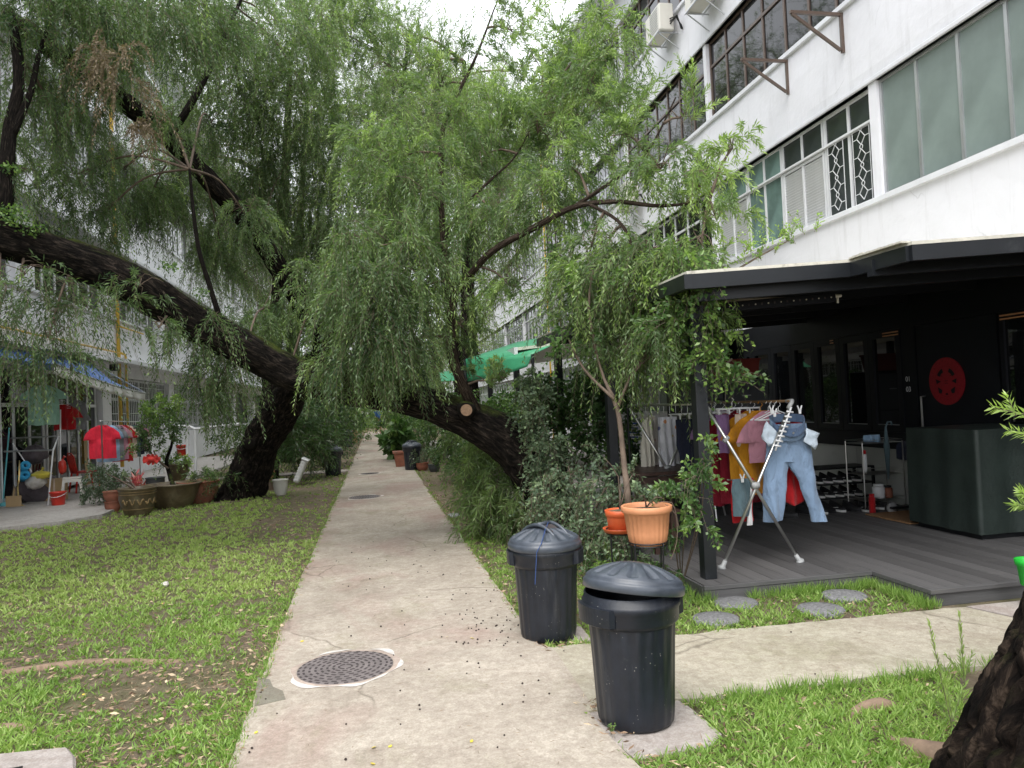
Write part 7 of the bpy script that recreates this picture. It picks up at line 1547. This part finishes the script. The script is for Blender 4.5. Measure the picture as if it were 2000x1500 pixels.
hedge('leafy shrub between the right bin and the bamboo-like shrub', [D(905, 860, 15), D(905, 820, 15), D(890, 790, 16), D(915, 890, 13), D(895, 885, 15.5)], .3, n=80, r=.4, L=(.2, .45))
hedge('distant shrub on the right side near the end of the path', [D(790, 810, 30), D(770, 805, 34), D(810, 800, 28)], .5, n=80, r=.9, LL=.18, WW=.07)
hedge('distant bright shrub on the left side near the end of the path', [D(690, 835, 38), D(680, 815, 36), D(700, 815, 42)], .6, n=80, r=.9, LL=.18, WW=.07)
# reflected palms: potted palm standing on the lawn left of the camera is not in view, so none is built
# ================================================================== GRASS, LITTER, SEEDS
def noise2(p, s, o=0): return np.array([noise.noise(Vector((a*s, b*s, o))) for a, b in p])
def inpoly(p, poly):
    x, y = p[:, 0], p[:, 1]; c = np.zeros(len(p), bool); n = len(poly)
    for i in range(n):
        x1, y1 = poly[i]; x2, y2 = poly[(i+1) % n]; k = ((y1 > y) != (y2 > y)) & (x < (x2-x1)*(y-y1)/(y2-y1+1e-12)+x1); c ^= k
    return c
padf = [tuple(q[:2]) for q in pf]; padr = [tuple(q[:2]) for q in pr]; patp = [tuple(q[:2]) for q in pat]+[(-4.6, 17), (-4.4, 30), (-9, 30), (-9, 8)]
pathpoly = [tuple(q) for q in left+right]
def allowed(p):
    ok = ~inpoly(p, pathpoly) & ~inpoly(p, padf) & ~inpoly(p, padr) & ~inpoly(p, patp)
    x, y = p[:, 0], p[:, 1]
    ok &= ~((x > .9) & (y > 3.64) & (y < 4.63)); ok &= ~((x > 2.34) & (y > 5.35)); ok &= ~((x > 3.75) & (y > 4.6)); ok &= ~((x > -4.3) & (x < -.7) & (y > 19.6) & (y < 20.3))
    for (px, py), _ in ss: c = G(px, py); ok &= (p[:, 0]-c[0])**2+(p[:, 1]-c[1])**2 > .145**2
    return ok
def scatter(n):
    """more tufts close by, thinning with distance"""
    r = 1.6*(26/1.6)**RNG.uniform(size=n); a = np.radians(RNG.uniform(-50, 40, n)); p = np.stack([r*np.sin(a), r*np.cos(a)], 1)
    return p[allowed(p)]
def density(p):
    x, y = p[:, 0], p[:, 1]; a = noise2(p, 1.1, 2)*.9+noise2(p, 3.7, 5)*.6
    d = np.full(len(p), .8)+a*.8
    leftl = x < -.6
    d = np.where(leftl & (y > 6.6+.5*np.sin(x)), .95+a*.3, d); d = np.where(leftl & (y > 3.9) & (y < 6.2), .66+a*1.1, d); d = np.where(leftl & (y < 4.2), .74+a*1.0, d)
    d = np.where(leftl & (x > -1.3-.04*y) & (y > 9.5), .45+a*.8, d); d = np.where(leftl & (x > -1.0) & (y < 9), d*.8, d)
    d = np.where(leftl & (y > 15.5), .5+a*.6, d)
    d = np.where((x > .9) & (y > 4.6), .75+a*.5, d); d = np.where((x > .9) & (y > 9.5), .15+a*.5, d)
    d = np.where((x > .9) & (y < 3.7), .85+a*.5, d); d = np.where((x > 1.2) & (y < 2.35+.2*np.sin(x*3)), .40+a*.8, d)
    return np.clip(d, .03, 1)
p = scatter(90000); den = density(p); p = p[RNG.uniform(size=len(p)) < den]
k = 6; n = len(p); dist = np.linalg.norm(p, axis=1)
bp = np.repeat(p, k, 0)+RNG.normal(size=(n*k, 2))*.010; dd = np.repeat(dist, k); dn = np.repeat(density(p), k)
lat = RNG.normal(size=(n*k, 3)); lat[:, 2] = 0; lat = nrm(lat)
ax = lat*RNG.uniform(.35, 1.3, (n*k, 1))+np.array([0, 0, 1.])*RNG.uniform(.45, 1.1, (n*k, 1))
Lb = RNG.uniform(.025, .062, n*k)*(.6+.5*dn)*np.where((np.repeat(p[:, 0], k) > .9) & (np.repeat(p[:, 1], k) < 6), 1.1, 1.0)
Wb = np.clip(.0045+.0007*dd, .0045, .014); z0 = RNG.uniform(-.002, .006, n*k)
tint = .34+.30*dn+.10*noise2(p, .9, 9).repeat(k)+np.where((np.repeat(p[:, 0], k) < -.6) & (np.repeat(p[:, 1], k) > 6.8), .20, 0)  # rear left lawn tinted lighter: its brighter light painted into the blades
f = Fol(); ok = allowed(bp); f.leaves(np.column_stack([bp, z0])[ok], ax[ok], Lb[ok], Wb[ok], tint[ok], .13)
o = f.build('grass', M['grass'], None); o['label'] = 'short patchy lawn grass on both sides of the path'; o['category'] = 'grass'
# broad blades and clover close by
p = scatter(9000); p = p[(np.linalg.norm(p, axis=1) < 4.6)]; k = 5; n = len(p); bp = np.repeat(p, k, 0)+RNG.normal(size=(n*k, 2))*.016
lat = RNG.normal(size=(n*k, 3)); lat[:, 2] = 0; ax = nrm(lat)*RNG.uniform(.7, 1.3, (n*k, 1))+np.array([0, 0, .55]); ok = allowed(bp)
f = Fol(); f.leaves(np.column_stack([bp, RNG.uniform(.004, .02, n*k)])[ok], ax[ok], RNG.uniform(.025, .055, n*k)[ok], .012, .5, .16)
o = f.build('broadleaf_weeds', M['grass'], None); o['label'] = 'broad bladed weeds and clover mixed into the near lawn'; o['category'] = 'weeds'
# longer tufts along deck and slab edges
q = np.concatenate([np.stack([RNG.uniform(2.3, 3.75, 420), 5.33-np.abs(RNG.normal(size=420))*.035], 1), np.stack([3.74-np.abs(RNG.normal(size=300))*.05, RNG.uniform(4.62, 5.35, 300)], 1), np.stack([2.33-np.abs(RNG.normal(size=500))*.06, RNG.uniform(5.3, 8, 500)], 1), np.stack([RNG.uniform(1.35, 4.6, 520), 3.62-np.abs(RNG.normal(size=520))*.04], 1)]
 +[np.array(left)[RNG.integers(20, 120, 900)]+np.stack([-np.abs(RNG.normal(size=900))*.03+.022, RNG.normal(size=900)*.03], 1), np.array(right)[RNG.integers(60, 205, 700)]+np.stack([np.abs(RNG.normal(size=700))*.03-.018, RNG.normal(size=700)*.03], 1)])
q = q[RNG.uniform(size=len(q)) < .35+.9*(noise2(q, 3.0, 4)+.4)]
q = np.repeat(q, 6, 0)+RNG.normal(size=(len(q)*6, 2))*.012; lat = RNG.normal(size=(len(q), 3)); lat[:, 2] = 0; ok = ~inpoly(q, padf) & (allowed(q) | (q[:, 0] < 1.2))
f = Fol(); f.leaves(np.column_stack([q, np.zeros(len(q))])[ok], (nrm(lat)*RNG.uniform(.2, .8, (len(q), 1))+np.array([0, 0, 1.]))[ok], (RNG.uniform(.05, .12, len(q))*np.where(q[:, 0] < 1.2, .6, 1))[ok], .005, .5, .15)
o = f.build('edge_grass', M['grass'], None); o['label'] = 'longer grass growing along the deck and side path edges'; o['category'] = 'grass'
# litter
p = scatter(95000); den = density(p); p = p[RNG.uniform(size=len(p)) < np.clip(1.25-den, .16, 1)]; p = p[p[:, 1] < 17]
e = []
for (pl, sgn) in ((left, -1), (right[:250], 1)):
    a = np.array(pl); a = a[a[:, 1] > 1.8]; i = RNG.integers(0, len(a), 2600); e.append(a[i]+np.stack([sgn*np.abs(RNG.normal(size=2600))*.08-sgn*.03, RNG.normal(size=2600)*.04], 1))
p = np.concatenate([p]+e); n = len(p); lat = RNG.normal(size=(n, 3)); lat[:, 2] *= .22
L = RNG.uniform(.018, .06, n); wd = np.where(RNG.uniform(size=n) < .8, RNG.uniform(.003, .007, n), RNG.uniform(.010, .02, n))
f = Fol(); f.leaves(np.column_stack([p, RNG.uniform(.004, .038, n)*np.where(allowed(p), 1, .2)+np.where(allowed(p), 0, .026)]), lat, L, wd, .45, .28); o = f.build('leaf_litter', M['litter'], None); o['label'] = 'dry brown leaf litter scattered in the thin grass'; o['category'] = 'leaf litter'
n = 520; p = np.stack([RNG.uniform(-.7, .93, n), 1.6*(12/1.6)**RNG.uniform(size=n)], 1); p2 = np.stack([RNG.uniform(1, 4.5, 160), RNG.uniform(3.7, 4.55, 160)], 1); p = np.concatenate([p, p2]); n = len(p)
lat = RNG.normal(size=(n, 3)); lat[:, 2] = 0; f = Fol(); f.leaves(np.column_stack([p, np.full(n, .0305)]), lat, RNG.uniform(.012, .05, n), .0022, .2, .15); o = f.build('fallen_needles', M['litter'], None); o['label'] = 'thin fallen leaves and needles lying on the path'; o['category'] = 'fallen leaves'
mb = MB(); rr = random.Random(5)
spots = [G(*q, .03) for q in ((819, 1378), (820, 1386), (676, 1415), (870, 1200), (744, 1224), (790, 1221), (898, 1200), (903, 1210), (912, 1192), (864, 1222), (838, 1308), (930, 1225), (907, 1255), (921, 1228), (935, 1230), (950, 1228), (932, 1256), (510, 1353), (519, 1366), (484, 1438), (492, 1462), (487, 1470), (1440, 1338), (1592, 1317), (1545, 1235), (1470, 1225))]
spots += [np.array([rr.gauss(.72, .16), rr.gauss(5.05, .5), .03]) for _ in range(60)]+[np.array([rr.uniform(-.7, .9), rr.uniform(2.2, 9), .03]) for _ in range(50)]+[np.array([rr.gauss(-.66, .08), rr.uniform(2.3, 4), .02]) for _ in range(30)]
for c in spots: r = rr.uniform(.0045, .0075); mb.lathe([(r*.5, -r*.6), (r, 0), (r*.5, r*.7)], 6, (c[0], c[1], c[2]+r*.4))
o = put('seeds', mb, M['seed'], None); o['kind'] = 'stuff'; o['label'] = 'small black seed pods dotted over the path'; o['category'] = 'seeds'
mb = MB()
for (px, py) in ((730, 1459), (762, 1457), (728, 1491), (921, 1447), (500, 1430), (873, 1243), (922, 1246), (100, 1147), (319, 1178), (250, 1236), (163, 1356), (590, 1252), (1078, 1200)):
    c = G(px, py, .034); a = rr.uniform(0, 6.3); d = np.array([math.cos(a), math.sin(a), .1]); s = np.array([-math.sin(a), math.cos(a), .25]); L, w = rr.uniform(.022, .036), rr.uniform(.006, .009)
    mb.add([c-d*L/2, c-d*L*.15+s*w, c+d*L*.25+s*w*.8, c+d*L/2, c+d*L*.2-s*w, c-d*L*.2-s*w], [(0, 1, 2, 3, 4, 5)])
o = put('yellow_leaves', mb, M['yellowleaf'], None); o['kind'] = 'stuff'; o['label'] = 'few fallen yellow leaves on path and lawn'; o['category'] = 'fallen leaves'
